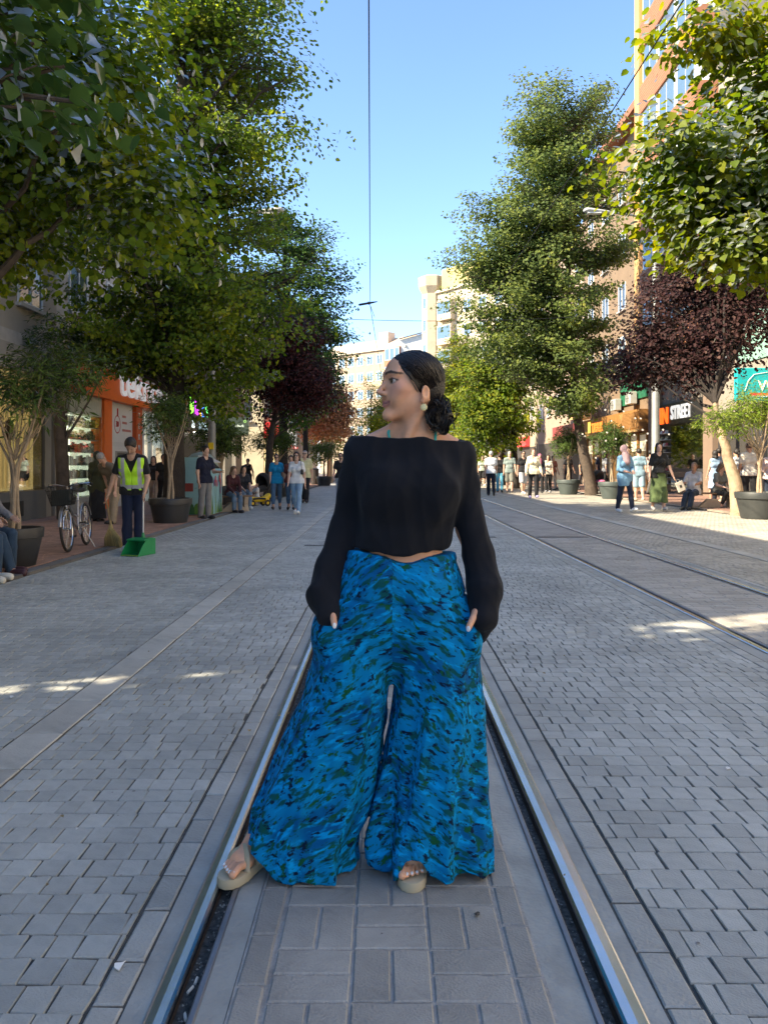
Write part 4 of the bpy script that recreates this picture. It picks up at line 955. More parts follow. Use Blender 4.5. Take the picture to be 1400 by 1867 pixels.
    if kd != 'bald':
        def f(s):
            th = .012 if kd in ('short', 'buzz') else .016
            if kd == 'buzz': th = .006
            s.ell(Hd(0, .018, .037), np.array((.074 + th, .092 + th, .086 + th)) * hS, .0, rot=RH)
            if kd == 'hijab':
                s.cone(Hd(0, -.01, -.05), T(.30, 0, .01), .075 * hS, .062 * S, .03); s.cone(T(.30, 0, .02), T(.22, 0, .05), .062 * S, .055 * S, .03)
                s.ell(Hd(0, -.055, -.015), np.array((.053, .07, .085)) * hS, .006, 's', rot=RH)
            else:
                zc = {'short': -.02, 'buzz': -.03, 'long': -.2, 'bun': -.05, 'tail': -.05, 'bob': -.1}[kd]
                if kd in ('long', 'bob'):
                    for q in (-1, 1): s.poly([Hd(q * .055, .03, .0), Hd(q * .07, .035, -.1), Hd(q * .065, .04, -.11 if kd == 'bob' else -.26)], (.04 * hS, .036 * hS, .03 * hS), .03)
                    s.poly([Hd(0, .06, .0), Hd(0, .075, -.1), Hd(0, .07, -.12 if kd == 'bob' else -.28)], (.05 * hS, .05 * hS, .04 * hS), .03)
                if kd == 'bun': s.ell(Hd(0, .11, .0), np.array((.035, .03, .035)) * hS, .02)
                if kd == 'tail': s.poly([Hd(0, .09, .03), Hd(0, .125, -.02), Hd(0, .11, -.15)], (.022 * hS, .026 * hS, .012 * hS), .02)
                s.ell(Hd(0, -.075, -.03), np.array((.075, .085, .118 if kd != 'buzz' else .11)) * hS, .008, 's', rot=RH)
                if kd in ('short', 'buzz', 'bun', 'tail'): s.plane(Hd(0, 0, zc - .02), -hu * 1.0 + fd * .55)
        grow('headscarf' if kd == 'hijab' else 'hair', f, cloth('scarf_%d' % int(hcol[0] * 300), hcol) if kd == 'hijab' else hmn, .006, 60, box=(hcn - .2 - np.array((0, 0, .3)), hcn + .2))
    if glasses:
        mb = MB()
        for q in (-1, 1):
            P = [Hd(q * .033 + .024 * math.cos(k * .6283), -.098 + .004 * math.cos(k * .6283) * q, .015 + .019 * math.sin(k * .6283)) for k in range(10)]
            mb.add(np.vstack((P, np.array(P) + fd * .004)), [list(range(10)), list(range(10, 20))[::-1]] + [(j, (j + 1) % 10, 10 + (j + 1) % 10, 10 + j) for j in range(10)])
        mb.tube([Hd(-.078, .0, .02), Hd(-.06, -.08, .021), Hd(0, -.104, .021), Hd(.06, -.08, .021), Hd(.078, .0, .02)], .003, 5)
        mb.build('sunglasses', M('dark_lens', (.012, .012, .014), .15), t)
    J.update(LL=LL, LR=LR, AL=AL, AR=AR, T=T, Hd=Hd, S=S, u=u, w=w, hand=lambda A: A[2] + A[3] * .06 * S, t=t, rootpos=np.array((pos[0], pos[1], stand_z)), yaw=yaw)
    J['wp'] = lambda p: rotz(np.asarray(p, float), yaw) + J['rootpos']
    if extra: extra(J)
    return J
# ------------------------------------------------------------------ the people of the street
DEN = (.16, .26, .40); BLK = (.018, .018, .02); NAV = (.012, .017, .04); WHT = (.74, .74, .73)
DK = (.018, .013, .010)
# --- left side
def vest(J):
    S = J['S']; T = J['T']; t = J['t']
    lo = T(.15) - (.3, .25, .26); s = SDF(lo, T(.15) + (.3, .25, .32), .0075); u, w = J['u'], J['w']; inf = .034
    hw = .041 * S; sw = .098 * S
    s.cone(T(.0, -hw), T(.0, hw), .060 * S + inf, .060 * S + inf, .05, flat=.86, fdir=w); s.cone(T(.085, -.022 * S), T(.085, .022 * S), .058 * S + inf, .058 * S + inf, .05, flat=.9, fdir=w)
    s.cone(T(.19, -.046 * S), T(.19, .046 * S), .060 * S + inf, .060 * S + inf, .05, flat=.92, fdir=w); s.cone(T(.262, -sw * .72), T(.262, sw * .72), .042 * S + inf, .042 * S + inf, .04)
    s.plane(T(-.05), -u); s.plane(T(.302), u)
    for q in (-1, 1): s.plane(T(.2, q * sw * 1.12), np.array((q, 0, 0)))
    # V neck and open front
    X, Y, Z = np.meshgrid(*s.ax, indexing='ij'); P = np.stack((X, Y, Z), -1) - T(0); a = P @ u; f = P @ w
    vn = np.abs(P[..., 0]) - np.clip((a - .17 * S) * .42, 0, .055 * S); s.D = np.where(f > -.01, np.maximum(s.D, -vn.astype(np.float32)), s.D)
    vn = np.abs(P[..., 0]) - .05 * S; s.D = np.where((f <= -.01) & (a > .275 * S), np.maximum(s.D, -vn.astype(np.float32)), s.D)
    V, F = s.mesh(1); V = folds(V, F, .010, 28, 3)
    hi = M('hi_vis', (.52, .92, .03), .6, var=.06, bump=.2, emit=.0); gr = M('reflective_tape', (.42, .43, .44), .35, var=.05)
    me = meshdata('safety_vest', V, F, [hi, gr], smooth=True); c = V[F].mean(1); Q = c - T(0); aa = Q @ u
    band = (np.abs(aa - .045 * S) < .018 * S) | ((np.abs(np.abs(Q[:, 0]) - .068 * S) < .016 * S) & (aa > .03 * S)) | ((np.abs(aa - .195 * S) < .014 * S) & (np.abs(Q[:, 0]) > .06 * S))
    me.polygons.foreach_set('material_index', band.astype(np.int32)); link('safety_vest', me, t)
sweep_p = gp(243, 1004)
def sweep_tools(J):
    vest(J)
    # trouser reflective bands
    hr_ = J['wp'](J['hand'](J['AR'])); hl = J['wp'](J['hand'](J['AL']))
    b = thing('broom', 'straw corn broom held by the street sweeper beside the bicycle wheel', 'broom', (0, 0, 0))
    foot = gp(208, 998); foot[2] = .0; top = hr_ + (0, 0, .10); mid = foot + (hr_ - foot) * .46
    MB().tube([top, hr_, mid], .013, 8).build('handle', M('ash_wood', (.42, .30, .16), .6, var=.2, vscale=20), b, smooth=True)
    MB().lathe([(.012, -.07), (.028, -.05), (.036, -.02), (.03, .02), (.016, .05), (.013, .10)], 14).build('ferrule', M('straw_binding', (.50, .38, .17), .8), b, smooth=True).location = mid
    r = np.random.default_rng(2); mb = MB(); d = unit(foot - mid); L = np.linalg.norm(foot - mid)
    for i in range(420):
        a = r.uniform(-1, 1); c = r.uniform(-1, 1); e = mid + d * L * r.uniform(.92, 1.0) + np.array((a * .135, c * .06, 0)); s0 = mid + np.array((a * .028, c * .022, -.03)); m_ = (s0 + e) / 2 + np.array((a * .03, c * .01, 0)); e[2] = max(e[2], .003)
        mb.tube([s0, m_, e], (.0032, .004, .002), 4, cap=False)
    mb.build('bristles', M('straw', (.52, .40, .18), .8, var=.2, isl=.3), b, fix=False)
    mb = MB()
    for k in (.18, .36): mb.lathe([(.03 + k * .18, -.006), (.034 + k * .18, 0), (.03 + k * .18, .006)], 16, c=tuple(mid + d * L * k), sy=.5)
    mb.build('stitching', M('red_twine', (.42, .28, .12), .8), b)
    p = gp(252, 1012); dp = thing('dustpan', 'green long-handled dustpan at the street sweeper\'s feet', 'dustpan', p, R(-18))
    g_ = M('green_plastic', (.012, .24, .075), .38, var=.08); W, D, Hh = .15, .21, .22
    mb = MB()   # open scoop: floor, back, two cheeks with sloping front, hood
    mb.box(-W, W, -D, D, .004, .012); mb.box(-W, W, D - .008, D, .012, Hh); mb.prism([(-D, .012), (D - .008, .012), (D - .008, Hh), (-.02, Hh), (-D * .55, Hh * .62)], 'x', -W, -W + .008); mb.prism([(-D, .012), (D - .008, .012), (D - .008, Hh), (-.02, Hh), (-D * .55, Hh * .62)], 'x', W - .008, W)
    mb.prism([(-.07, Hh - .008), (D, Hh - .008), (D, Hh + .012), (D * .5, Hh + .03), (-.07, Hh + .012)], 'x', -W, W); dp_o = mb.build('scoop', g_, dp)
    mb = MB().box(-W + .02, W - .02, -D - .006, -D + .03, .0125, .016).build('lip', M('yellow_edge', (.45, .55, .05), .6), dp)
    mb = MB(); mb.lathe([(.03, 0), (.022, .05), (.016, .08)], 12, c=(0, .12, Hh + .02)); mb.build('socket', g_, dp, smooth=True)
    li = rotz(hl - p, R(18)); MB().tube([(0, .12, Hh + .05), li, li + unit(li - np.array((0, .12, Hh))) * .09], .012, 8).build('handle', M('zinc_tube', (.5, .5, .5), .4, metal=.6), dp, smooth=True)
person('street sweeper in yellow-green safety vest and navy trousers stooping over a dustpan', sweep_p, R(8), 1.75, 'm', ('tee', 'black_tee', BLK, .0), ('long', 'navy_work', (.012, .018, .045)), ('pale_sneaker', (.55, .53, .5)), ('short', DK), 'mid', lean=15, legL=(2, 3), legR=(4, 5), armL=(14, 12, 36, 12), armR=(5, 20, 18, -4), head=(-6, -38), vox=.0085, beard=.45, extra=sweep_tools)
def olive_bag(J): 
    T = J['T']; S = J['S']; MB().tube([T(.30, -.05, .045), T(.30, -.06, -.03), T(.18, .02, -.078), T(.05, .10, -.06)], .008, 6, flat=.4).build('bag_strap', cloth('strap_black', BLK), J['t'])
person('person in long olive coat and dark headscarf facing the shop window, seen from behind', gp(177, 953), R(172), 1.62, 'f', ('coat', 'olive', (.05, .052, .022), -.17), ('skirt', 'black_skirt', BLK, .06), ('black', BLK), ('hijab', (.055, .055, .035)), 'mid', legL=(6, 2), legR=(-4, 4), extra=olive_bag)
person('bending older man in taupe shirt and beige trousers behind the street sweeper', gp(211, 957), R(-28), 1.72, 'm', ('tee', 'taupe', (.16, .135, .10)), ('long', 'beige_chino', (.36, .29, .20)), ('black', BLK), ('buzz', (.3, .28, .26)), 'light', lean=34, legL=(16, 10), legR=(4, 6), armL=(20, 8, 20, 0), armR=(2, 8, 10, 0), head=(0, -30))
def hbag(px, nm, col, off):
    def f(J):
        b = thing('handbag', nm, 'handbag', J['wp'](J['T'](*off)), J['yaw']); m_ = M('bag_%s' % nm[:8], col, .5)
        MB().box(-.10, .10, -.045, .045, -.16, .02, .02).build('bag_body', m_, b, smooth=True); MB().tube([(-.08, 0, .01), (-.04, 0, .14), (.04, 0, .14), (.08, 0, .01)], .008, 6).build('handle', m_, b)
    return f
person('curly-haired woman in black floral top and beige trousers near the shop wall', gp(280, 921), R(10), 1.62, 'f', ('short', 'floral', (.03, .028, .03)), ('long', 'beige_trouser', (.42, .33, .26)), ('white_sh', WHT), ('long', (.05, .022, .014)), 'light', legL=(12, 4), legR=(-12, 14))
person('person in dark clothes beside the curly-haired woman, half behind the tree trunk', gp(298, 924), R(30), 1.66, 'm', ('tee', 'black_tee', BLK), ('long', 'black_trouser', BLK), ('white_sh', WHT), ('short', DK), 'mid')
def phone(J):
    h = J['wp'](J['hand'](J['AL'])); p = thing('phone', 'dark phone in the hand of the young man beside the painted container', 'phone', h + (0, 0, .02), J['yaw'] - .5)
    MB().box(-.036, .036, -.075, .075, 0, .009, .003).build('case', M('phone_black', (.012, .012, .014), .25), p); MB().box(-.033, .033, -.07, .07, .0095, .0105).build('screen', M('phone_glass', (.03, .035, .05), .08), p)
person('young man in navy T-shirt and grey trousers looking at his phone beside the painted container', gp(374, 947), R(52), 1.78, 'm', ('tee', 'navy_tee', (.012, .015, .034), -.01), ('long', 'grey_chino', (.20, .195, .19)), ('black_white', (.03, .03, .03)), ('short', DK), 'light', legL=(2, 2), legR=(-3, 3), armL=(18, 4, 72, 10), armR=(-6, 6, 22, 0), head=(4, -8), extra=phone)
person('seated woman with long fair hair and maroon top behind the painted container', (gp(425, 936)[0] - .15, gp(425, 936)[1] + .5), R(35), 1.66, 'f', ('long', 'maroon', (.06, .018, .022)), ('jeans', 'mid_denim', (.13, .19, .27)), ('dark_boot', (.03, .025, .03)), ('long', (.16, .09, .045)), 'light', seat=.46, legL=(82, 78), legR=(84, 82), armL=(30, 5, 40, 20), armR=(30, 5, 40, 20), lean=14, head=(10, -5))
person('seated person in light jeans next to the fair-haired woman, mostly hidden', (gp(440, 930)[0] - .1, gp(440, 930)[1] + .7), R(30), 1.68, 'f', ('tee', 'dark_grey', (.04, .04, .045)), ('jeans', 'light_denim', (.20, .28, .38)), ('white_sh', WHT), ('long', DK), 'light', seat=.46, legL=(84, 50), legR=(80, 66), armL=(30, 5, 40, 20), armR=(30, 5, 40, 20), lean=10)
child = person('toddler in white shirt riding a yellow toy car', (gp(468, 921)[0], gp(468, 921)[1] + .05), R(-52), .92, 'm', ('tee', 'child_white', WHT), ('shorts', 'child_beige', (.5, .42, .34)), ('child_shoe', (.35, .38, .1)), ('short', (.34, .22, .11)), 'light', seat=.24, legL=(60, 70), legR=(56, 62), armL=(40, 6, 20, 8), armR=(40, 6, 20, 8))
person('woman in blue T-shirt and cuffed jeans walking toward the camera', gp(504, 930), R(6), 1.65, 'f', ('tee', 'bright_blue', (.008, .21, .42), -.03), ('crop', 'blue_jeans', (.06, .12, .21)), ('dark_sh', (.06, .05, .05)), ('short', (.03, .02, .016)), 'mid', legL=(-14, 16), legR=(14, 3), armL=(-14, 8, 12, 0), armR=(12, 8, 30, 6), glasses=True)
def shoulder_bag(J):
    T = J['T']; t = thing('handbag', 'small black shoulder bag on the woman in white T-shirt', 'handbag', J['wp'](T(.16, .135 * J['S'] * .72, .02)), J['yaw'])
    MB().box(-.03, .03, -.10, .10, -.08, .06, .015).build('bag_body', M('black_leather', BLK, .4), t, smooth=True); MB().tube([(0, -.09, .05), (-.03, -.05, .28), (-.03, .05, .28), (0, .09, .05)], .008, 6).build('strap', M('black_leather', BLK, .4), t)
person('woman in white T-shirt, pale jeans and sunglasses walking toward the camera', gp(541, 938), R(-6), 1.69, 'f', ('tee', 'white_tee', WHT), ('jeans', 'pale_jeans', (.24, .37, .52)), ('white_sh', WHT), ('bob', (.035, .016, .011)), 'light', legL=(17, 4), legR=(-16, 22), armL=(-10, 9, 10, 0), armR=(14, 9, 22, 8), glasses=True, extra=shoulder_bag)
person('woman half hidden between the women in blue and white, in knee-length denim', (gp(529, 931)[0], gp(529, 931)[1] + .2), R(2), 1.6, 'f', ('tee', 'dusk_red', (.14, .04, .035)), ('crop', 'blue_jeans', (.06, .12, .21)), ('black', BLK), ('bun', (.05, .03, .02)), 'mid')
person('grey-haired man in pale yellow shirt and black trousers walking behind the women', gp(556, 918), R(-4), 1.83, 'm', ('short', 'pale_yellow', (.72, .66, .36), -.02), ('long', 'black_trouser', BLK), ('black', BLK), ('buzz', (.35, .32, .3)), 'light', legL=(14, 4), legR=(-12, 16), armL=(-8, 8, 14, 0), armR=(10, 8, 14, 0), glasses=True, belly=.012)
person('bearded man in black T-shirt and grey jeans at the woman\'s sleeve edge', gp(621, 918), R(2), 1.75, 'm', ('tee', 'black_tee', BLK), ('jeans', 'grey_jeans', (.25, .29, .33)), ('dark_sh', (.06, .05, .05)), ('short', DK), 'mid', beard=.9, glasses=True, legL=(-14, 14), legR=(14, 4), armR=(10, 10, 14, 0))
person('figure in a short black dress standing before the bright red-and-white shop', gp(452, 903), R(-12), 1.62, 'f', ('sleeveless', 'black_tee', BLK), ('skirt', 'black_skirt2', BLK, .30), ('black', BLK), ('bun', DK), 'tan', armL=(-4, 18, 12, 0), armR=(-4, 18, 12, 0))
# seated legs at the frame's left border
person('seated person in blue jeans, yellow socks and dark red sneakers at the picture\'s left border', (-4.95, 9.35), R(75), 1.72, 'm', ('long', 'grey_knit', (.2, .2, .21)), ('jeans', 'dark_denim', (.028, .055, .095)), ('maroon_sneaker', (.055, .02, .025)), ('short', DK), 'mid', seat=.46, legL=(84, 60), legR=(80, 74), armL=(30, 5, 40, 20), armR=(30, 5, 40, 20), socks=('yellow', (.62, .48, .08)), vox=.0085)
person('seated person in cream sneakers nearest the picture\'s left border', (-4.83, 8.75), R(75), 1.70, 'f', ('long', 'grey_knit', (.2, .2, .21)), ('jeans', 'dark_denim', (.028, .055, .095)), ('cream_sneaker', (.56, .53, .45)), ('long', DK), 'mid', seat=.46, legL=(84, 58), legR=(82, 70), armL=(30, 5, 40, 20), armR=(30, 5, 40, 20), vox=.0085)
# --- right side
person('white-haired man in white T-shirt and dark trousers walking away', gp(895, 904), R(176), 1.98, 'm', ('tee', 'white_tee', (.70, .72, .76)), ('long', 'dark_navy', (.014, .017, .028)), ('black', BLK), ('buzz', (.45, .44, .43)), 'mid', legL=(14, 4), legR=(-12, 30), armL=(-10, 8, 10, 0), armR=(10, 8, 10, 0))
person('heavy man in grey-green T-shirt and grey shorts with a dark bag strap', gp(929, 899), R(-6), 2.01, 'm', ('tee', 'sage', (.22, .27, .25), -.02), ('shorts', 'olive_grey', (.19, .19, .16)), ('dark_sh', (.06, .05, .05)), ('buzz', (.42, .38, .33)), 'light', legL=(12, 3), legR=(-12, 16), belly=.014, wide=1.08)
person('bearded man in black T-shirt and pale grey shorts wearing sunglasses', gp(954, 902), R(6), 1.98, 'm', ('tee', 'black_tee', BLK), ('shorts', 'pale_grey', (.42, .43, .45)), ('white_sh', WHT), ('short', DK), 'mid', beard=.9, glasses=True, legL=(-12, 14), legR=(13, 3))
person('smiling woman in open cream jacket, white shirt and black trousers', gp(972, 909), R(0), 1.98, 'f', ('coat', 'cream', (.72, .64, .44), -.02), ('long', 'black_trouser', BLK), ('lilac_shoe', (.34, .30, .55)), ('bun', (.10, .06, .035)), 'light', legL=(8, 2), legR=(-6, 10), armL=(4, 16, 20, 0), armR=(4, 16, 20, 0))
person('woman in pink headscarf and dark coat behind the cream-jacketed woman', (gp(984, 900)[0], gp(984, 900)[1]), R(-10), 1.86, 'f', ('coat', 'dark_navy', (.014, .017, .028), -.1), ('long', 'black_trouser', BLK), ('black', BLK), ('hijab', (.55, .16, .26)), 'light')
person('dark-haired woman in beige blouse and black trousers with a crossbody bag', gp(999, 899), R(-8), 1.83, 'f', ('short', 'oat', (.52, .48, .41), -.02), ('long', 'black_trouser', BLK), ('white_sh', WHT), ('long', DK), 'mid', legL=(-10, 12), legR=(12, 3), armR=(10, 8, 60, 30))
person('man in pale green T-shirt and black shorts, far down the track', gp(879, 887), R(4), 1.95, 'm', ('tee', 'pale_sage', (.42, .48, .40)), ('shorts', 'black_trouser', BLK), ('white_sh', WHT), ('short', DK), 'mid', legL=(12, 3), legR=(-12, 14))
person('person in black top and blue trousers hidden behind the white-haired man', gp(911, 898), R(170), 1.90, 'f', ('tee', 'black_tee', BLK), ('long', 'sky_blue', (.12, .38, .5)), ('black', BLK), ('short', (.05, .03, .02)), 'mid')
for i, (px, py, tp, bt, hr_, lb) in enumerate(((867, 880, (.62, .5, .42), (.45, .4, .35), DK, 'far walker in sand-coloured clothes beside the woman\'s sleeve'), (873, 883, (.06, .05, .05), (.02, .02, .02), DK, 'far walker in dark clothes between the sand-clad walker and the man in shorts'), (1008, 893, (.3, .12, .09), (.5, .42, .32), (.1, .06, .04), 'walker in rust top and beige trousers behind the dark-haired woman'),
        (888, 881, (.5, .5, .52), (.05, .06, .1), DK, 'distant walker in light grey top behind the white-haired man'), (942, 886, (.45, .12, .1), (.06, .06, .08), DK, 'distant walker in red top between the two men in shorts'))):
    person(lb, gp(px, py), R(10 * i), 1.86, 'f' if i % 2 else 'm', ('tee', 'far%d' % i, tp), ('long', 'farb%d' % i, bt), ('black', BLK), ('short', hr_), 'mid', group='distant walkers')
def denim_strap(J):
    T = J['T']; MB().tube([T(.30, -.06, .05), T(.2, .0, .10), T(.05, .11, .07)], .007, 6).build('bag_strap', cloth('strap_grey', (.1, .1, .1)), J['t'])
person('woman in patterned pink-grey headscarf, denim shirt and dark jeans turning her head', gp(1139, 935), R(14), 1.86, 'f', ('rolled', 'denim_shirt', (.15, .29, .43), -.11), ('jeans', 'ink_denim', (.014, .02, .04)), ('white_sh', WHT), ('hijab', (.30, .20, .21)), 'light', legL=(16, 4), legR=(-10, 8), armL=(10, 8, 62, 34), armR=(8, 10, 66, 34), head=(42, 12), extra=denim_strap)
person('man in matching washed-blue shirt and shorts seen from behind', gp(1165, 914), R(176), 1.93, 'm', ('tee', 'washed_blue', (.25, .37, .44), -.03), ('shorts', 'washed_blue2', (.27, .39, .46)), ('tan_shoe', (.5, .42, .3)), ('short', DK), 'light', legL=(6, 3), legR=(-8, 8))
def green_skirt(J):
    T = J['T']; t = thing('waist_bag', 'black sling bag across the woman in green skirt', 'bag', J['wp'](T(.07, -.02, .085)), J['yaw'])
    MB().box(-.13, .13, -.05, .05, -.09, .07, .03).build('bag_body', M('nylon_black', BLK, .6), t, smooth=True); MB().tube([(-.12, .02, .0), (-.06, -.02, .12), (.08, .0, .22), (.13, .06, .30)], .014, 6, flat=.4).build('strap', M('nylon_black', BLK, .6), t)
    h = J['wp'](J['hand'](J['AL'])); b = thing('paper_bag', 'cream paper bag with a dark square carried by the woman in green skirt', 'bag', h + (.09, 0, -.02), R(12))
    o = MB().box(-.11, .11, -.03, .03, -.34, -.06, .004).build('bag_body', M('cream_paper', (.68, .62, .52), .7), b); o.rotation_euler = (0, R(-24), 0)
    o = MB().box(-.035, .035, -.033, -.0305, -.24, -.16).build('printed_square', M('ink', (.02, .02, .02), .6), b); o.rotation_euler = (0, R(-24), 0)
    MB().tube([(-.05, 0, -.07), (-.04, 0, .02), (.04, 0, .02), (.06, 0, -.07)], .005, 5).build('handle', M('cream_paper', (.68, .62, .52), .7), b)
person('long-haired woman in black top and long olive-green skirt walking toward the camera', gp(1201, 932), R(-4), 1.95, 'f', ('short', 'black_top', (.02, .02, .02), -.02), ('skirt', 'green_skirt', (.085, .12, .045), .13), ('pale_sneaker', (.55, .53, .5)), ('long', DK), 'light', legL=(8, 2), legR=(-10, 12), armL=(6, 20, 16, -4), armR=(2, 14, 16, 0), head=(0, 2), extra=green_skirt)
bench_p = gp(1300, 929)
person('older man in light striped shirt and dark jeans sitting on the bench', (bench_p[0] - .42, bench_p[1] + .42), R(-38), 1.90, 'm', ('short', 'stripe_shirt', (.50, .48, .47), -.02), ('long', 'dark_jeans', (.022, .035, .06)), ('dark_sneak', (.025, .03, .035)), ('buzz', (.2, .14, .1)), 'tan', seat=.44, legL=(84, 80), legR=(82, 78), armL=(30, 8, 46, 10), armR=(22, 10, 56, 10), lean=-6, head=(0, 0), belly=.02)
person('woman with light brown hair sitting at the bench beside the slanting trunk', (bench_p[0] + .32, bench_p[1] + .45), R(20), 1.84, 'f', ('tee', 'grey_green', (.2, .2, .17)), ('crop', 'black_trouser', BLK), ('black', BLK), ('bob', (.17, .10, .05)), 'light', seat=.44, legL=(80, 70), legR=(84, 84), armL=(34, 10, 70, 10), armR=(30, 10, 60, 10), lean=12, head=(24, -14))
person('woman in sleeveless light-blue dress looking into the shop, from behind', (11.9, 27.6), R(186), 1.84, 'f', ('sleeveless', 'sky_dress', (.30, .42, .56)), ('skirt', 'sky_dress2', (.30, .42, .56), .28), ('tan_shoe', (.5, .42, .3)), ('bob', DK), 'mid')
person('man in dark blue T-shirt looking into the shop, from behind', (12.3, 28.2), R(190), 1.94, 'm', ('tee', 'slate', (.055, .07, .10)), ('long', 'dark_navy', (.014, .017, .028)), ('black', BLK), ('short', DK), 'tan')
person('man in cream T-shirt and black trousers beyond the potted shrub, from behind', (10.75, 22.6), R(166), 1.99, 'm', ('tee', 'cream_tee', (.62, .58, .50)), ('long', 'black_trouser', BLK), ('black', BLK), ('buzz', (.08, .05, .04)), 'tan', head=(-25, 0))
person('grey-haired person in pink blouse and cream vest at the picture\'s right border', (11.05, 21.9), R(150), 1.81, 'f', ('long', 'pink_blouse', (.58, .46, .42)), ('long', 'dark_jeans', (.022, .035, .06)), ('black', BLK), ('short', (.4, .4, .38)), 'light', armL=(10, 8, 60, 20))
person('shopper in white top beside the man in dark blue, half behind the trunk', (12.4, 27.0), R(200), 1.88, 'f', ('tee', 'white_tee', WHT), ('long', 'black_trouser', BLK), ('black', BLK), ('tail', DK), 'mid')
for i, (px, Y, tp, bt, lb) in enumerate(((1036, 42, (.03, .03, .035), (.02, .02, .03), 'passer-by in black carrying a pale shopping bag behind the planter'), (1062, 40, (.02, .02, .025), (.03, .03, .04), 'dark-clad passer-by behind the big leaning trunk'), (1090, 37, (.02, .025, .05), (.02, .02, .02), 'person in navy pushing the pram by the wooden shop front'), (1103, 38, (.25, .26, .28), (.03, .03, .03), 'person in grey beside the pram by the wooden shop front'), (1186, 33, (.4, .3, .26), (.1, .09, .08), 'person half hidden behind the woman in green skirt'))):
    person(lb, ((px - 700) * Y / 1400, Y), R(20 + 25 * i), 1.92, 'f' if i % 2 else 'm', ('tee', 'shade%d' % i, tp), ('long', 'shadeb%d' % i, bt), ('black', BLK), ('short' if i % 2 == 0 else 'long', DK), 'mid', group='shoppers in the shade of the right pavement', stand_z=.05)
# ------------------------------------------------------------------ trees and shrubs
def leaf_mat(name, cols, trans=.4, rough=.45, scale=1.2):
    "leaf: colour by island and by branch, diffuse + translucent + thin gloss"
    if name in MATS: return MATS[name]
    m = bpy.data.materials.new(name); m.use_nodes = True; MATS[name] = m; nt = m.node_tree; L = nt.links; nt.nodes.remove(nt.nodes['Principled BSDF']); out = nt.nodes['Material Output']
    ge = nd(nt, 'ShaderNodeNewGeometry'); oi = nd(nt, 'ShaderNodeObjectInfo'); nz = nd(nt, 'ShaderNodeTexNoise'); nz.inputs['Scale'].default_value = scale; nz.inputs['Detail'].default_value = 2
    L.new(ge.outputs['Position'], nz.inputs['Vector'])
    a1 = nd(nt, 'ShaderNodeMath', operation='ADD'); fr = nd(nt, 'ShaderNodeMath', operation='FRACT'); L.new(ge.outputs['Random Per Island'], a1.inputs[0]); L.new(oi.outputs['Random'], a1.inputs[1]); L.new(a1.outputs[0], fr.inputs[0])
    m1 = nd(nt, 'ShaderNodeMath', operation='MULTIPLY_ADD'); m1.inputs[1].default_value = 1.5; m1.inputs[2].default_value = -.45; L.new(nz.outputs['Fac'], m1.inputs[0])
    m2 = nd(nt, 'ShaderNodeMath', operation='MULTIPLY_ADD'); m2.inputs[1].default_value = .42; L.new(fr.outputs[0], m2.inputs[0]); L.new(m1.outputs[0], m2.inputs[2])
    cr = nd(nt, 'ShaderNodeValToRGB'); e = cr.color_ramp.elements
    e[0].color = (*cols[0], 1); e[1].color = (*cols[-1], 1)
    for i, c in enumerate(cols[1:-1]): q = e.new((i + 1) / (len(cols) - 1)); q.color = (*c, 1)
    L.new(m2.outputs[0], cr.inputs[0])
    d = nd(nt, 'ShaderNodeBsdfDiffuse'); t = nd(nt, 'ShaderNodeBsdfTranslucent'); gl = nd(nt, 'ShaderNodeBsdfGlossy'); gl.inputs['Roughness'].default_value = rough; gl.inputs[0].default_value = (.42, .45, .45, 1)
    L.new(cr.outputs[0], d.inputs[0])
    hs = nd(nt, 'ShaderNodeHueSaturation'); hs.inputs['Saturation'].default_value = 1.1; hs.inputs['Value'].default_value = 1.6; L.new(cr.outputs[0], hs.inputs['Color']); L.new(hs.outputs[0], t.inputs[0])
    x1 = nd(nt, 'ShaderNodeMixShader'); x1.inputs[0].default_value = trans; L.new(d.outputs[0], x1.inputs[1]); L.new(t.outputs[0], x1.inputs[2])
    fz = nd(nt, 'ShaderNodeFresnel'); fz.inputs[0].default_value = 1.16
    x2 = nd(nt, 'ShaderNodeMixShader'); L.new(fz.outputs[0], x2.inputs[0]); L.new(x1.outputs[0], x2.inputs[1]); L.new(gl.outputs[0], x2.inputs[2]); L.new(x2.outputs[0], out.inputs[0])
    return m
LEAF = {
 'heart': (np.array(((0, 0, 0), (.02, .30, .05), (.38, .46, .07), (.78, .24, .02), (1, 0, -.10), (.78, -.24, .02), (.38, -.46, .07), (.02, -.30, .05), (.42, 0, -.03))), np.array([(8, i, (i + 1) % 8) for i in range(8)])),
 'oval': (np.array(((0, 0, 0), (.30, .40, .07), (.75, .26, .03), (1, 0, -.06), (.75, -.26, .03), (.30, -.40, .07))), np.array(((0, 2, 1), (0, 3, 2), (0, 4, 3), (0, 5, 4)))),
 'quad': (np.array(((0, 0, 0), (.42, .44, .10), (1, 0, -.05), (.42, -.44, .10))), np.array(((0, 2, 1), (0, 3, 2)))),
 'lance': (np.array(((0, 0, 0), (.45, .11, .03), (1, 0, -.08), (.45, -.11, .03))), np.array(((0, 2, 1), (0, 3, 2)))),
}
def frames(P, N, D, size, r):
    "rotation frames (n,3,3) scaled: x along the leaf, z the normal"
    n = len(P); N = N / np.linalg.norm(N, axis=1, keepdims=True); D = D - N * (D * N).sum(1, keepdims=True); D /= np.linalg.norm(D, axis=1, keepdims=True) + 1e-9
    Bn = np.cross(N, D); s = size * r.uniform(.65, 1.25, n); return np.stack((D, Bn, N), 2) * s[:, None, None]
def leaf_mesh(P, Fm, kind):
    v, f = LEAF[kind]; V = np.einsum('nij,kj->nki', Fm, v) + P[:, None, :]; F = f[None] + (np.arange(len(P)) * len(v))[:, None, None]
    return V.reshape(-1, 3), F.reshape(-1, 3)
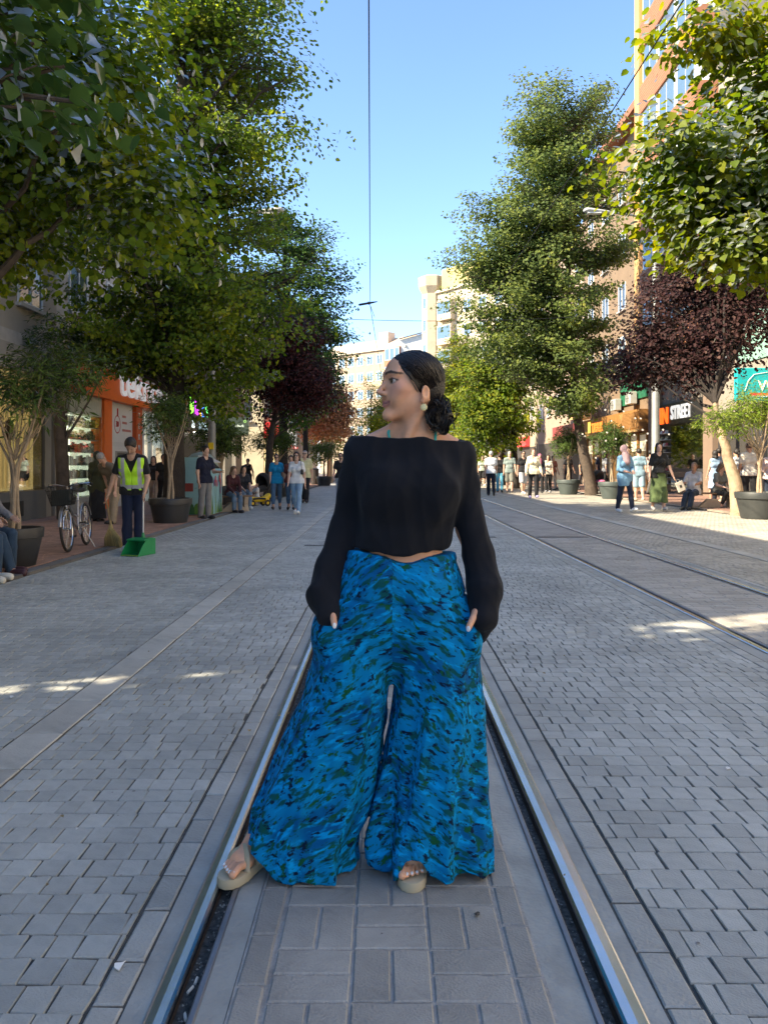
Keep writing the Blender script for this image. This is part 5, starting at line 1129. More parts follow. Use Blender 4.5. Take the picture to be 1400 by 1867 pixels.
bark = M('bark', (.085, .062, .045), .9, var=.35, vscale=9, bump=1.0, bscale=35, dirt=.3)
bark_pale = M('pale_bark', (.36, .27, .175), .85, var=.3, vscale=8, bump=.9, bscale=30, dirt=.35)
bark_dark = M('dark_bark', (.035, .027, .022), .9, var=.3, vscale=9, bump=1.0, bscale=35)
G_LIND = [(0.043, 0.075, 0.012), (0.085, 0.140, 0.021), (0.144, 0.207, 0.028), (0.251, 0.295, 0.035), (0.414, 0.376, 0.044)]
G_DARK = [(0.032, 0.074, 0.020), (0.065, 0.136, 0.030), (0.112, 0.198, 0.043), (0.175, 0.268, 0.052)]
G_PLUM = [(0.033, 0.012, 0.013), (0.058, 0.020, 0.020), (0.091, 0.033, 0.029), (0.141, 0.056, 0.043)]
G_GOLD = [(0.072, 0.128, 0.019), (0.160, 0.216, 0.029), (0.320, 0.336, 0.040), (0.512, 0.416, 0.048)]
G_OLEA = [(0.037, 0.067, 0.024), (0.067, 0.114, 0.033), (0.114, 0.166, 0.040), (0.166, 0.212, 0.055)]
G_ORNG = [(.20, .10, .06), (.32, .17, .10), (.40, .23, .14), (.30, .24, .12)]
def tree(name, label, base, path, rad, lobes, n, size, kind, mat, bk, seed, big=0, droop=.25, nclus=None, group=None, crad=.45, limbs=26, cat='tree', stems=None, z0=0.0, shell=.42, bk2=None, boughs=0):
    "path: trunk points relative to base; lobes: (centre, radii, weight) in world"
    r = np.random.default_rng(seed); base = np.asarray(base, float); t = thing(name, label, cat, base, 0, group)
    lobes = [(np.asarray(c, float) - base, np.asarray(q, float), w_) for c, q, w_ in lobes]
    W = np.array([q.prod() ** .8 * w_ for c, q, w_ in lobes]); W /= W.sum(); K = nclus or max(40, n // 60)
    ci = r.choice(len(lobes), K, p=W); C = []
    for i in ci:
        c, q, _ = lobes[i]; d = r.normal(0, 1, 3); d /= np.linalg.norm(d); rr = r.random() ** shell * (.82 + .22 * math.sin(5 * d[0] + 3 * d[2] + i) + .1 * r.normal()); C.append(c + d * q * rr)
    C = np.array(C)
    if boughs:      # leafy boughs: flat tiers of foliage along limbs that leave the trunk
        Pp = np.array(path, float); E = []; ci2 = []
        for i in r.choice(len(lobes), boughs, p=W):
            c, q, _ = lobes[i]; d = r.normal(0, 1, 3); d /= np.linalg.norm(d); e = c + d * q * r.uniform(.72, 1.08)
            ax_ = lambda z: np.array((np.interp(z, Pp[:, 2], Pp[:, 0]), np.interp(z, Pp[:, 2], Pp[:, 1]), z)); hd = np.linalg.norm((e - ax_(e[2]))[:2]); a = ax_(np.clip(e[2] - .38 * hd, 1.5, Pp[-1, 2])); m_ = (a + e) / 2 + np.array((0, 0, .10 * hd)); sd_ = np.cross(e - a, (0, 0, 1.)); sd_ /= np.linalg.norm(sd_) + 1e-6
            for k in np.linspace(.38, 1, 7): E.append(a * (1 - k) ** 2 + 2 * m_ * k * (1 - k) + e * k * k + sd_ * r.normal(0, .10 * hd * k) + r.normal(0, .06, 3)); ci2.append(i)
        C = np.array(E); ci = np.array(ci2); K = len(C)
    # trunk and limbs
    mb = MB(); P = np.array(path, float); np_ = max(8, len(P) * 4)
    if len(P) > 1:
        tt = np.linspace(0, 1, np_); k = np.linspace(0, 1, len(P)); Q = np.stack([np.interp(tt, k, P[:, i]) for i in range(3)], 1); Q[1:-1] += r.normal(0, rad * .06, (np_ - 2, 3)) * (1, 1, 0)
        tr = rad * np.interp(tt, (0, .06, .3, 1), (1.35, 1.05, .9, .30)); mb.tube(Q, tr, 12)
        tops = Q[int(np_ * .35):]
    else: tops = P
    mt = mb
    if bk2: mb = MB()
    order = r.permutation(K)[:limbs]
    for j in order:
        e = C[j]; zc = e[2] - .55 * np.linalg.norm((e - tops.mean(0))[:2]) - .3
        a = tops[np.argmin(np.abs(tops[:, 2] - zc) + .3 * np.linalg.norm(tops[:, :2] - e[:2], axis=1))]; mid = a * .45 + e * .55 + np.array((0, 0, .10 * np.linalg.norm(e - a)))
        kk = np.linspace(0, 1, 8)[:, None]; B = a * (1 - kk) ** 2 + 2 * mid * kk * (1 - kk) + e * kk ** 2; B[1:-1] += r.normal(0, .035, (6, 3))
        mb.tube(B, rad * np.interp(np.linspace(0, 1, 8), (0, 1), (.34, .05)) * r.uniform(.6, 1.1), 6)
        near = C[np.argsort(np.linalg.norm(C - e, axis=1))[1:5]]
        for q in near:
            b0 = B[5]; m_ = (b0 + q) / 2 + r.normal(0, .08, 3); mb.tube([b0, m_, q], np.array((.08, .05, .025)) * rad, 4, cap=False)
    if mt.n: mt.build('trunk', bk, t, smooth=True, fix=False)
    if bk2 and mb.n: mb.build('limbs', bk2, t, smooth=True, fix=False)
    if stems:
        for S_ in stems: MB().tube(S_[0], S_[1], 8).build('stem', bk, t, smooth=True, fix=False)
    # leaves
    per = r.integers(0, K, n); G = r.normal(0, 1, (n, 3)); G *= np.minimum(1, 1.75 / (np.linalg.norm(G, axis=1, keepdims=True) + 1e-6)); G = G * np.array((crad, crad, crad * (.38 if boughs else .62))) * r.uniform(.6, 1.25, K)[per][:, None]
    Pl = C[per] + G; keep = Pl[:, 2] + base[2] > z0 + .2; Pl = Pl[keep]; per = per[keep]; n = len(Pl)
    cen = np.array([lobes[i][0] for i in ci])[per]; out = Pl - cen; out /= np.linalg.norm(out, axis=1, keepdims=True) + 1e-6
    N = np.array((0, 0, .75)) + out * .55 + r.normal(0, .42, (n, 3)); D = out * .6 + r.normal(0, .6, (n, 3)) + np.array((0, 0, -droop)); Fm = frames(Pl, N, D, size, r)
    order = np.arange(n)
    if big:
        w_ = Pl + base; px = 700 + 1400 * w_[:, 0] / w_[:, 1]; py = 850 - 1400 * (w_[:, 2] - CAM_H) / w_[:, 1]; vis = (px > 0) & (px < 1400) & (py > 0) & (py < 1867); sc_ = np.where(vis, np.linalg.norm(Fm[:, :, 0], axis=1) / w_[:, 1], 0)
        order = np.argsort(-sc_); me = meshdata('leaf', *LEAF[kind], mat, smooth=True)
        for j in order[:big]:
            o = link('leaf', me, t); M4 = Matrix.Identity(4)
            for a in range(3):
                for b in range(3): M4[a][b] = Fm[j, a, b]
                M4[a][3] = Pl[j, a]
            o.matrix_basis = M4
        order = order[big:]
    V, F = leaf_mesh(Pl[order], Fm[order], kind); o = link('crown', meshdata('crown', V, F, mat, smooth=(kind == 'heart')), t); o['kind'] = 'stuff'
    return t
lind = leaf_mat('linden_leaf', G_LIND, .5); dark = leaf_mat('dark_leaf', G_DARK, .35); plum = leaf_mat('plum_leaf', G_PLUM, .3); gold = leaf_mat('golden_leaf', G_GOLD, .5); olea = leaf_mat('oleander_leaf', G_OLEA, .25, .35, 3); orng = leaf_mat('russet_leaf', G_ORNG, .5)
LT = 'trees lining the tram street'
# near left, hanging into the picture
tree('linden_tree', 'overhanging linden branches with large dark leaves in the upper left corner', (-4.9, 3.0, 0), [(0, 0, 0), (.1, .05, 2.2), (.3, .1, 3.6), (.6, .2, 5.0)], .16,
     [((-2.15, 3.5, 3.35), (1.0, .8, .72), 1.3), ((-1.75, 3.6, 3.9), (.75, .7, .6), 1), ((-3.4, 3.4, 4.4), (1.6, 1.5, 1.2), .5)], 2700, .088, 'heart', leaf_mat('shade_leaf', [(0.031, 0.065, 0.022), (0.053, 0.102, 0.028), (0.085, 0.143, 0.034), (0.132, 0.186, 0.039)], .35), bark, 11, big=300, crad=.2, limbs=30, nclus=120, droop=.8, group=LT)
tree('linden_tree', 'linden with mid-green leaves behind the overhanging corner branches', (-5.0, 9.0, 0), [(0, 0, 0), (.05, .1, 2.4), (.1, .2, 4.5), (.2, .2, 6.5)], .17,
     [((-4.3, 9.4, 5.5), (1.9, 2.0, 2.0), 1), ((-3.0, 9.6, 4.6), (1.0, 1.1, 1.1), 1), ((-3.4, 9.6, 6.4), (1.4, 1.4, 1.3), .8), ((-5.5, 9.6, 4.3), (1.5, 1.4, 1.2), 1.1)], 20000, .098, 'heart', lind, bark, 12, big=120, crad=.36, limbs=30, droop=.5, group=LT)
tree('linden_tree', 'tall dark-trunked linden rising behind the round planter on the left pavement', (-5.15, 18.8, 0), [(0, 0, 0), (.05, 0, 3), (.1, .1, 7), (.15, .1, 13)], .26,
     [((-5.1, 19, 8.4), (3.0, 3.0, 6.0), 1), ((-3.3, 18.7, 10.4), (1.75, 2, 2.6), 1.2), ((-3.3, 18.7, 5.6), (1.6, 1.9, 1.7), 1.2), ((-6.6, 18.2, 6.0), (2.2, 2.2, 2.0), .9), ((-4.4, 18.9, 13.2), (2.2, 2.2, 2.2), 1)], 76000, .11, 'oval', lind, bark_dark, 13, crad=.42, limbs=70, boughs=190, droop=.4, group=LT)
tree('linden_tree', 'green tree behind the dark purple plum tree on the left pavement', (-4.9, 37, 0), [(0, 0, 0), (.05, 0, 3), (.1, .1, 8), (.15, .1, 13)], .24,
     [((-4.4, 37, 8.6), (2.7, 2.9, 5.4), 1), ((-2.9, 36.6, 10.2), (1.4, 1.6, 2.0), 1.1), ((-3.1, 36.6, 6.6), (1.9, 1.9, 2.4), 1.1)], 42000, .145, 'quad', dark, bark_dark, 14, crad=.42, limbs=40, boughs=140, group=LT)
tree('plum_tree', 'dark purple-leaved plum tree over the walking women on the left', (-4.45, 29.5, 0), [(0, 0, 0), (.05, 0, 2), (.25, .0, 3.2), (.3, .1, 5.6)], .16,
     [((-4.2, 29.5, 4.9), (1.9, 1.9, 1.9), 1), ((-2.9, 29.3, 4.5), (1.2, 1.4, 1.3), 1.1), ((-3.6, 29.5, 6.3), (1.3, 1.4, 1.1), 1)], 24000, .11, 'quad', plum, bark_dark, 15, crad=.38, limbs=40, group=LT)
tree('plum_tree', 'sunlit russet-leaved tree far down the left pavement', (-4.2, 60, 0), [(0, 0, 0), (.05, 0, 2.4), (.2, 0, 4), (.2, .1, 7)], .16,
     [((-4.3, 60, 4.9), (2.3, 2.2, 2.1), 1), ((-3.3, 60, 6.4), (1.1, 1.3, 1.9), 1)], 9000, .2, 'quad', orng, bark_pale, 16, crad=.45, limbs=20, group=LT)
tree('linden_tree', 'left-pavement tree between the green tree and the russet one', (-5.0, 49, 0), [(0, 0, 0), (.0, 0, 4), (.1, .1, 11)], .2, [((-5.6, 49, 8), (2.4, 2.6, 5), 1)], 10000, .15, 'quad', dark, bark_dark, 26, crad=.5, limbs=16, group=LT)
tree('linden_tree', 'pale green tree in the street\'s end, left of the woman\'s face', (-1.6, 92, 0), [(0, 0, 0), (.0, 0, 4), (.1, .1, 10)], .2, [((-1.0, 92, 6.5), (3.2, 3, 6.2), 1), ((1.2, 94, 8), (2.4, 2.6, 5.8), 1)], 16000, .2, 'quad', gold, bark, 17, crad=.55, limbs=14, group=LT)
tree('linden_tree', 'yellowing tree beyond the russet tree at the end of the left pavement', (-5.6, 78, 0), [(0, 0, 0), (.0, 0, 4), (.1, .1, 10)], .2, [((-5.6, 78, 6.5), (2.6, 3, 5.4), 1)], 9000, .18, 'quad', gold, bark, 18, crad=.5, limbs=14, group=LT)
# right side
tree('linden_tree', 'bright yellow-green linden branches hanging in from the right border', (9.3, 9.6, 0), [(0, 0, 0), (-.1, 0, 3), (-.3, .1, 5.2), (-.4, .2, 8)], .2,
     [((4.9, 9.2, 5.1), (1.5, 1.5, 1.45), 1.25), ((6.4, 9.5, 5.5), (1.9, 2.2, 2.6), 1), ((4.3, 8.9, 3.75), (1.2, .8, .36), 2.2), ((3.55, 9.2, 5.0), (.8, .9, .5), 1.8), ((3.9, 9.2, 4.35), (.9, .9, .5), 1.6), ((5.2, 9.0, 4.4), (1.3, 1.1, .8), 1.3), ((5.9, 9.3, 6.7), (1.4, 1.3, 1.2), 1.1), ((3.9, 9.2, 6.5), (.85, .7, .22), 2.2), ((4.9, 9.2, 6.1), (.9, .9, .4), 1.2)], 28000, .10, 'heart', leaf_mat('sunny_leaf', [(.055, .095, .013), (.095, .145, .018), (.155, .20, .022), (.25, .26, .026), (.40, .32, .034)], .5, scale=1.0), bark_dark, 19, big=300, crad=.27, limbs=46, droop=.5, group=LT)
tree('linden_tree', 'tallest tree on the right, grey-green, with a leaning brown trunk', (9.3, 34.4, 0), [(0, 0, 0), (-.35, 0, 2), (-.75, .0, 4.2), (-1.0, .1, 8), (-1.1, .1, 16)], .25,
     [((7.7, 34, 10.6), (3.2, 3.0, 5.4), 1), ((7.9, 34, 16.0), (2.5, 2.2, 3.4), 1.1), ((5.0, 34, 8.6), (2.3, 2.1, 2.7), 1.5), ((5.6, 34, 12.0), (2.2, 2, 2.4), 1.5), ((6.6, 34, 15.0), (1.7, 2, 1.8), 1.0), ((4.6, 34.5, 10.4), (1.9, 1.8, 1.2), .9), ((8.0, 33.4, 5.6), (2.6, 2.0, 2.0), 1.5), ((9.6, 34, 12), (1.6, 2, 3), 1)], 110000, .14, 'quad', leaf_mat('greygreen_leaf', [(.060, .088, .034), (.10, .14, .046), (.145, .19, .056), (.22, .26, .062), (.34, .34, .075)], .5), bark, 20, crad=.42, limbs=70, boughs=270, group=LT)
tree('plum_tree', 'purple plum tree with a pale slanting trunk beside the bench', (9.35, 20.2, .0), [(0, 0, 0), (-.12, .05, 1.0), (-.36, .15, 2.0), (-.52, .3, 3.0)], .18,
     [((9.6, 21.6, 5.7), (2.1, 2.0, 2.0), 1), ((7.7, 22, 4.9), (1.3, 1.3, 1.4), 1), ((7.3, 22, 4.0), (.9, .9, .5), 1), ((11.0, 21.7, 6.6), (1.2, 1.4, 1.2), 1), ((8.4, 21.3, 4.0), (1.0, 1.0, .7), 1), ((10.2, 22.4, 7.4), (2.2, 1.8, 1.5), 1), ((8.6, 22.2, 6.6), (1.5, 1.5, 1.5), 1), ((8.9, 21.2, 4.6), (1.1, 1.1, .8), 1)], 34000, .105, 'oval', leaf_mat('plum_leaf_lit', [(.028, .013, .014), (.048, .022, .022), (.08, .042, .038), (.17, .105, .08)], .35), bark_pale, 21, bk2=bark_dark, crad=.36, limbs=50, droop=.5, group=LT)
for i, (x, y, hh, m_, lb) in enumerate(((7.7, 45, 11, lind, 'first tree behind the tallest right-hand tree, dark double trunk'), (8.3, 53, 10, gold, 'yellow-green tree over the walking group on the right'), (7.2, 64, 13, gold, 'slender yellow-green tree right of the woman\'s hair'), (6.9, 80, 14, lind, 'farthest tree of the right-hand row'))):
    tree('linden_tree', lb, (x, y, 0), [(0, 0, 0), (-.1, 0, 3), (-.2, .1, hh * .8)], .2, [((x - .9, y, hh * .55), (2.5, 2.6, hh * .40), 1), ((x - 1.6, y - .5, hh * .36), (1.9, 2, hh * .18), 1), ((x - .2, y, hh * .75), (1.6, 1.8, hh * .24), 1)], 22000, .14 + .0012 * y, 'quad', m_, bark_dark, 30 + i, crad=.42, limbs=24, group=LT)
# out of view: rear tree's side lobe and young linden added to dapple sunlight
tree('linden_tree', 'street tree behind the viewer on the left pavement', (-5.2, -3.4, 0), [(0, 0, 0), (.05, .1, 3), (.1, .2, 9)], .2, [((-5.2, -3.2, 7), (3, 3, 4.6), 1), ((-6.3, 1.6, 7.2), (1.6, 1.6, 2.2), 1.6)], 7500, .17, 'quad', lind, bark, 40, crad=.5, limbs=16, group=LT)
tree('linden_tree', 'unseen young linden added by the gap in the left row to dapple the sun', (-6.5, 2.3, 0), [(0, 0, 0), (.05, .0, 2), (.1, .0, 6.5)], .09, [((-6.4, 2.3, 5.4), (.9, 1.3, 2.3), 1)], 2300, .15, 'quad', lind, bark, 41, crad=.3, limbs=14, group=LT)
# oleanders in pots
potm = M('black_pot', (.022, .023, .025), .45, var=.15, vscale=5, dirt=.25); soil = M('soil', (.05, .035, .025), .95, bump=1)
def pot(label, c, r0, r1, hh, sides=28, m_=potm):
    t = thing('plant_pot', label, 'planter', c, 0, 'planters along the pavements')
    MB().lathe([(r0 * .96, 0), (r0, .01), (r1 * .97, hh * .74), (r1 * .97, hh * .75), (r1 * 1.03, hh * .76), (r1 * 1.05, hh * .97), (r1 * 1.03, hh), (r1 * .93, hh), (r1 * .9, hh * .86), (.001, hh * .86)], sides).build('pot_wall', m_, t, smooth=True)
    MB().lathe([(.001, hh * .845), (r1 * .885, hh * .87), (.001, hh * .89)], sides).build('soil', soil, t, smooth=True); return t
def oleander(label, c, zb, hh, spread, n, seed, pale=True, size=.13, lobes=None, mat=None, nst=6):
    r = np.random.default_rng(seed); st = []
    c = np.asarray(c, float)
    for i in range(nst):
        a = r.uniform(0, 6.28); p0 = np.array((.035 * math.cos(a), .035 * math.sin(a), zb)); fork = np.array((.05 * math.cos(a), .05 * math.sin(a), zb + hh * r.uniform(.34, .46))); tip = np.array((spread * .8 * math.cos(a), spread * .8 * math.sin(a), zb + hh * r.uniform(.75, .98)))
        tw = [p0 * (1 - q) + fork * q + .02 * np.array((math.cos(a + 5 * q), math.sin(a + 5 * q), 0)) for q in np.linspace(0, 1, 6)]; mid = fork * .4 + tip * .6 + np.array((0, 0, -.12 * hh * .3)); Q = np.array(tw + [fork * .5 + mid * .5, mid, tip]); st.append((Q + r.normal(0, .006, Q.shape), np.linspace(.030, .009, 9) * (hh / 2.2)))
    lobes = lobes or [((c[0], c[1], zb + hh * .72), (spread, spread, hh * .30), 1)]
    return tree('oleander', label, c, [(0, 0, zb + hh * .4)], .03, lobes, n, size, 'lance', mat or olea, bark_pale if pale else bark, seed, crad=.18, limbs=18, cat='shrub', stems=st, z0=zb, nclus=90, droop=.0, group='potted oleanders')
pc = gp(20, 1043); pc[0] -= .12; pc[1] += .35
pot('large black plastic pot behind the seated person\'s sneakers', pc, .24, .33, .52)
oleander('tall oleander with braided pale stems in the pot at the left border', pc, .44, 2.35, .62, 2600, 51, lobes=[((pc[0] + .1, pc[1], 2.35), (.75, .6, .55), 1), ((pc[0] + .75, pc[1] + .1, 2.55), (.45, .5, .42), .8)])
pc = gp(304, 957); pc[1] += .3
pot('round black planter at the foot of the tall linden', pc, .36, .46, .58)
oleander('bushy dark oleander in the round black planter', pc, .5, 2.5, .52, 2600, 52, lobes=[((pc[0] - .1, pc[1], 2.55), (.52, .5, .48), 1), ((pc[0] - .25, pc[1], 2.1), (.35, .35, .3), .6)])
oleander('narrow-leaved tree with a dark trunk against the shop window', (-7.6, 18.3, .03), 0, 4.6, 1.2, 3400, 53, pale=False, size=.17, lobes=[((-7.6, 18.3, 4.2), (1.25, 1.0, .8), 1), ((-6.7, 18.2, 4.0), (.7, .7, .5), 1)], nst=1)
MB().tube([(-7.62, 18.3, .02), (-7.66, 18.3, 1.2), (-7.72, 18.3, 2.2), (-7.7, 18.3, 3.6)], (.17, .15, .14, .08), 10).build('trunk', bark, bpy.data.objects['oleander.002'], smooth=True).location = (7.6, -18.3, -.03)
pc = gp(1398, 947); pc[1] += .35
pot('dark grey pot next to the pale slanting trunk at the right border', pc, .44, .56, .66, m_=M('grey_pot', (.035, .038, .036), .5, dirt=.2))
oleander('sunlit oleander with bright narrow leaves in the dark grey pot', pc, .56, 2.6, .9, 6500, 54, lobes=[((pc[0] - .1, pc[1], 2.75), (.95, .8, .62), 1), ((pc[0] - .9, pc[1] - .1, 2.45), (.62, .55, .5), 1.1), ((pc[0] + .6, pc[1], 3.0), (.7, .7, .6), .8)], mat=leaf_mat('oleander_sun', [(0.078, 0.132, 0.023), (0.139, 0.217, 0.031), (0.232, 0.295, 0.039), (0.341, 0.388, 0.078)], .35, .35, 3), size=.12)
for i, (px, py, lb1, lb2) in enumerate(((1040, 902, 'green-grey pot left of the leaning trunk', 'dark oleander in the pot left of the leaning trunk'), (1121, 910, 'green-grey pot behind the woman in denim shirt', 'dark oleander with white blossoms by the wooden shop front'))):
    pc = gp(px, py); pc[1] += .4; pot(lb1, pc, .38, .52, .68, m_=M('greygreen_pot', (.06, .075, .07), .55, dirt=.2)); oleander(lb2, pc, .58, 2.4, .9, 3400, 55 + i, size=.17, lobes=[((pc[0], pc[1], 2.4), (.95, .8, .75), 1)])
    if i == 1:
        r = np.random.default_rng(4); mb = MB()
        for k in range(26):
            c = pc + r.normal(0, 1, 3) * (.9, .6, .5) + (.2, -.3, 2.7)
            for j in range(5): a = j * 1.257; mb.add([c, c + .03 * np.array((math.cos(a - .5), math.sin(a - .5) * .5, math.sin(a - .5))), c + .045 * np.array((math.cos(a), math.sin(a) * .5, math.sin(a))), c + .03 * np.array((math.cos(a + .5), math.sin(a + .5) * .5, math.sin(a + .5)))], [(0, 1, 2, 3)])
        o = mb.build('blossoms', M('white_petal', (.6, .56, .5), .6), bpy.data.objects['oleander.005'], fix=False); o.location = -Vector(pc); o['kind'] = 'stuff'
for i, (x, y, hh, w_, lb) in enumerate(((-4.6, 33, 2.6, 1.2, 'dark oleander bush under the purple plum tree'), (-5.4, 25.5, 2.5, .9, 'thin oleander by the stroller on the left pavement'), (-3.9, 50, 2.6, 1.2, 'pale shrub at the end of the left pavement'))):
    pot(('black pot of the bush under the plum tree', 'black pot beside the stroller', 'black pot of the pale shrub')[i], (x, y, .034), .4, .52, .6); oleander(lb, (x, y, .034), .5, hh, w_, 3000, 60 + i, size=.2)
# ------------------------------------------------------------------ buildings and shop fronts
XL, XR = -8.7, 13.6
pane_m = M('window_pane', (.035, .05, .065), .08, var=.1, spec=.8)
pane_b = M('window_pane_sky', (.10, .16, .22), .06, var=.1, spec=.9)
fr_w = M('white_frame', (.70, .70, .68), .5); fr_d = M('dark_frame', (.04, .04, .042), .5)
sill_m = M('stone_sill', (.45, .42, .38), .7)
class Bd:
    "facade frame: u along the street, v out towards the street, z up"
    def __init__(s, label, side, y0, y1, H, mat, depth=10, cat='building', name='building', xf=None):
        s.s = 1 if side < 0 else -1; s.xf = (XL if side < 0 else XR) if xf is None else xf; s.y0, s.y1, s.H = y0, y1, H
        s.t = thing(name, label, cat, (s.xf, y0, 0)); s.depth = depth
        s.part('wall', mat, [(0, y1 - y0, -depth, 0, -.3, H)])
    def B(s, mb, u0, u1, v0, v1, z0, z1, bev=0): mb.box(s.s * v0, s.s * v1, u0, u1, z0, z1, bev); return mb
    def part(s, name, mat, boxes, parent=None, bev=0):
        mb = MB()
        for b in boxes: s.B(mb, *b, bev)
        return mb.build(name, mat, parent or s.t)
    def text(s, txt, size, mat, u, v, z, parent=None, sx=1.0, bold=0.0, ext=.015, name='lettering', shear=0):
        "lettering on the facade; u is where it starts for the reader"
        return letters(txt, size, mat, parent or s.t, (s.s * v, u, z), R(90) if s.s > 0 else R(-90), ext, bold, sx, name)
    def windows(s, rows, cols, w=1.3, h=1.5, frame=fr_w, pane=pane_m, v=.0, sill=True, u_list=None):
        "each window: frame (mesh) > pane, sill"
        key = (w, h, frame.name, pane.name, s.s)
        if key not in WM:
            mb = MB(); f = .07
            for b in ((-w / 2, -w / 2 + f, 0, h), (w / 2 - f, w / 2, 0, h), (-w / 2 + f, w / 2 - f, 0, f), (-w / 2 + f, w / 2 - f, h - f, h), (-.03, .03, f, h - f)): s.B(mb, b[0], b[1], -.05, .045, b[2], b[3])
            WM[key] = (mb.data('window', frame), s.B(MB(), -w / 2 + .02, w / 2 - .02, -.02, .012, .02, h - .02).data('pane', pane), s.B(MB(), -w / 2 - .08, w / 2 + .08, -.02, .14, -.09, -.002).data('sill', sill_m))
        a, b, c = WM[key]
        for z in rows:
            for u in cols:
                o = link('window', a, s.t, (s.s * v, u, z)); link('pane', b, o)
                if sill: link('sill', c, o)
WM = {}
def cols(y0, y1, n): L = y1 - y0; return [L * (i + .5) / n for i in range(n)]
plaster = lambda n, c: M('plaster_' + n, c, .85, var=.1, vscale=1.2, bump=.25, bscale=40, dirt=.12)
# ---- left row
b = Bd('grey-beige apartment block behind the viewer on the left', -1, -26, -.4, 12.6, plaster('greige', (.36, .33, .29)), 5)  # unseen block, cut short and shallow so sun reaches the street
b.windows((5, 8.2), cols(-26, -.15, 8)); b.part('cornice', sill_m, [(-.1, 25.5, -.1, .35, 12.3, 12.65)])
b = Bd('beige block with the warm-lit bag shop on the left', -1, 1.9, 20.4, 12.6, plaster('beige', (.40, .35, .28)), 9)
b.windows((5.2, 8.3), cols(1.9, 20.4, 6)); b.part('cornice', sill_m, [(-.1, 18.45, .002, .4, 12.2, 12.65)])
b.part('floor_band', sill_m, [(.01, 18.19, .002, .12, 4.1, 4.45)])
# bag shop: grey pilasters, stall riser, window with warm backdrop glowing in place of shop light
pil = plaster('pilaster', (.30, .285, .255))
for u in (17.12, 17.75): b.part('pilaster', pil, [(u, u + .42, .002, .28, .03, 4.1)])
b.part('pilaster', pil, [(9.5, 10.0, .002, .28, .03, 4.1)])
b.part('stall_riser', plaster('riser', (.13, .135, .135)), [(10.01, 17.11, .002, .34, .03, .72)])
b.part('vent_grille', M('vent_dark', (.02, .02, .02), .7), [(14.9, 15.9, .341, .35, .15, .5)])
b.part('display_back', M('glowing_curtain', (.50, .33, .12), .7, var=.12, vscale=3, emit=.55), [(10.02, 17.10, .003, .02, .73, 3.5)])
mb = MB()
for i in range(32): b.B(mb, 10.1 + i * .215, 10.21 + i * .215, .02, .05, .8, 3.4)
mb.build('curtain_pleat', M('glowing_pleat', (.46, .29, .10), .75, emit=.45), b.t)
b.part('shop_lamp', M('warm_lamp', (1, .72, .35), .5, emit=5), [(13.2, 14.4, .12, .2, 3.0, 3.06)])
b.part('window_head', pil, [(10.01, 17.11, .002, .3, 3.5, 4.09)])
b.part('shop_pane', glass(), [(10.01, 17.11, .30, .312, .73, 3.49)])
b.part('window_post', fr_d, [(16.95, 17.05, .29, .33, .73, 3.49), ])
for k, (u, z, c, sc_) in enumerate(((16.25, .95, (.02, .018, .02), 1.0), (14.6, 1.0, (.06, .03, .02), .9), (15.6, 1.9, (.05, .02, .015), .8), (13.6, 1.3, (.03, .03, .05), .9))):
    bp = thing('backpack', ('black backpack on display in the bag shop window', 'brown backpack on display deeper in the bag shop window', 'small brown bag on the upper display of the bag shop', 'navy backpack on display deep in the bag shop window')[k], 'bag', (XL + .17, 1.9 + u, z), 0, 'bags in the shop window')
    mb = MB(); mb.lathe([(.08 * sc_, 0), (.19 * sc_, .02), (.22 * sc_, .15 * sc_), (.21 * sc_, .38 * sc_), (.16 * sc_, .52 * sc_), (.05 * sc_, .58 * sc_)], 16, sx=.45); mb.build('bag_body', M('bag%d' % k, c, .5), bp, smooth=True)
    MB().lathe([(.05, .06), (.15 * sc_, .08), (.15 * sc_, .26 * sc_), (.05, .3 * sc_)], 14, c=(.06, 0, 0), sx=.4).build('front_pocket', M('bag%d' % k, c, .5), bp, smooth=True)
    MB().tube([(0, -.04, .56 * sc_), (0, -.03, .64 * sc_), (0, .03, .64 * sc_), (0, .04, .56 * sc_)], .012, 6).build('handle', M('bag%d' % k, c, .5), bp)
# electronics shop
b = Bd('pale block with the orange-fronted electronics shop', -1, 20.4, 31.8, 12.4, plaster('cream', (.52, .48, .42)), 9)
b.windows((5.6, 8.7), cols(20.4, 31.8, 4)); orange = M('orange_panel', (.72, .13, .012), .45, var=.05); orange_d = M('orange_red_panel', (.52, .08, .012), .45, var=.05)
wpan = M('white_panel', (.62, .62, .60), .5, var=.04)
b.part('fascia', orange, [(.05, 11.35, .002, .55, 3.3, 4.05)]); b.part('fascia_top', orange_d, [(.05, 11.35, .002, .5, 4.06, 4.2)])
b.part('door_post', orange, [(2.35, 3.0, .002, .42, .03, 3.34)]); b.part('door_post', orange_d, [(5.25, 5.85, .002, .44, .03, 3.34)])
b.part('wall_panel', wpan, [(3.01, 5.24, .002, .30, .03, 3.34)]); b.part('wall_panel', wpan, [(5.86, 6.5, .002, .30, .03, 3.34)])
b.part('display_head', M('pale_green_panel', (.44, .46, .38), .5), [(.06, 2.34, .002, .34, 2.75, 3.34)])
b.part('display_back', M('display_glow', (.55, .58, .42), .5, emit=.8, var=.2, vscale=3), [(.06, 2.34, .003, .02, .45, 2.74)])  # shop light put into the back panel as glow
shelf_m = M('shelf_white', (.66, .67, .6), .4)
for i in range(6): b.part('shelf', shelf_m, [(.08, 2.32, .021, .26, .60 + .36 * i, .625 + .36 * i)])
b.part('stall_riser', plaster('riser2', (.33, .33, .31)), [(.06, 2.34, .002, .34, .03, .44)])
r = np.random.default_rng(8); pm = [M('gadget_black', (.015, .015, .018), .3), M('gadget_grey', (.2, .2, .2), .4), M('gadget_white', (.62, .62, .6), .4), M('gadget_tan', (.4, .3, .12), .5)]
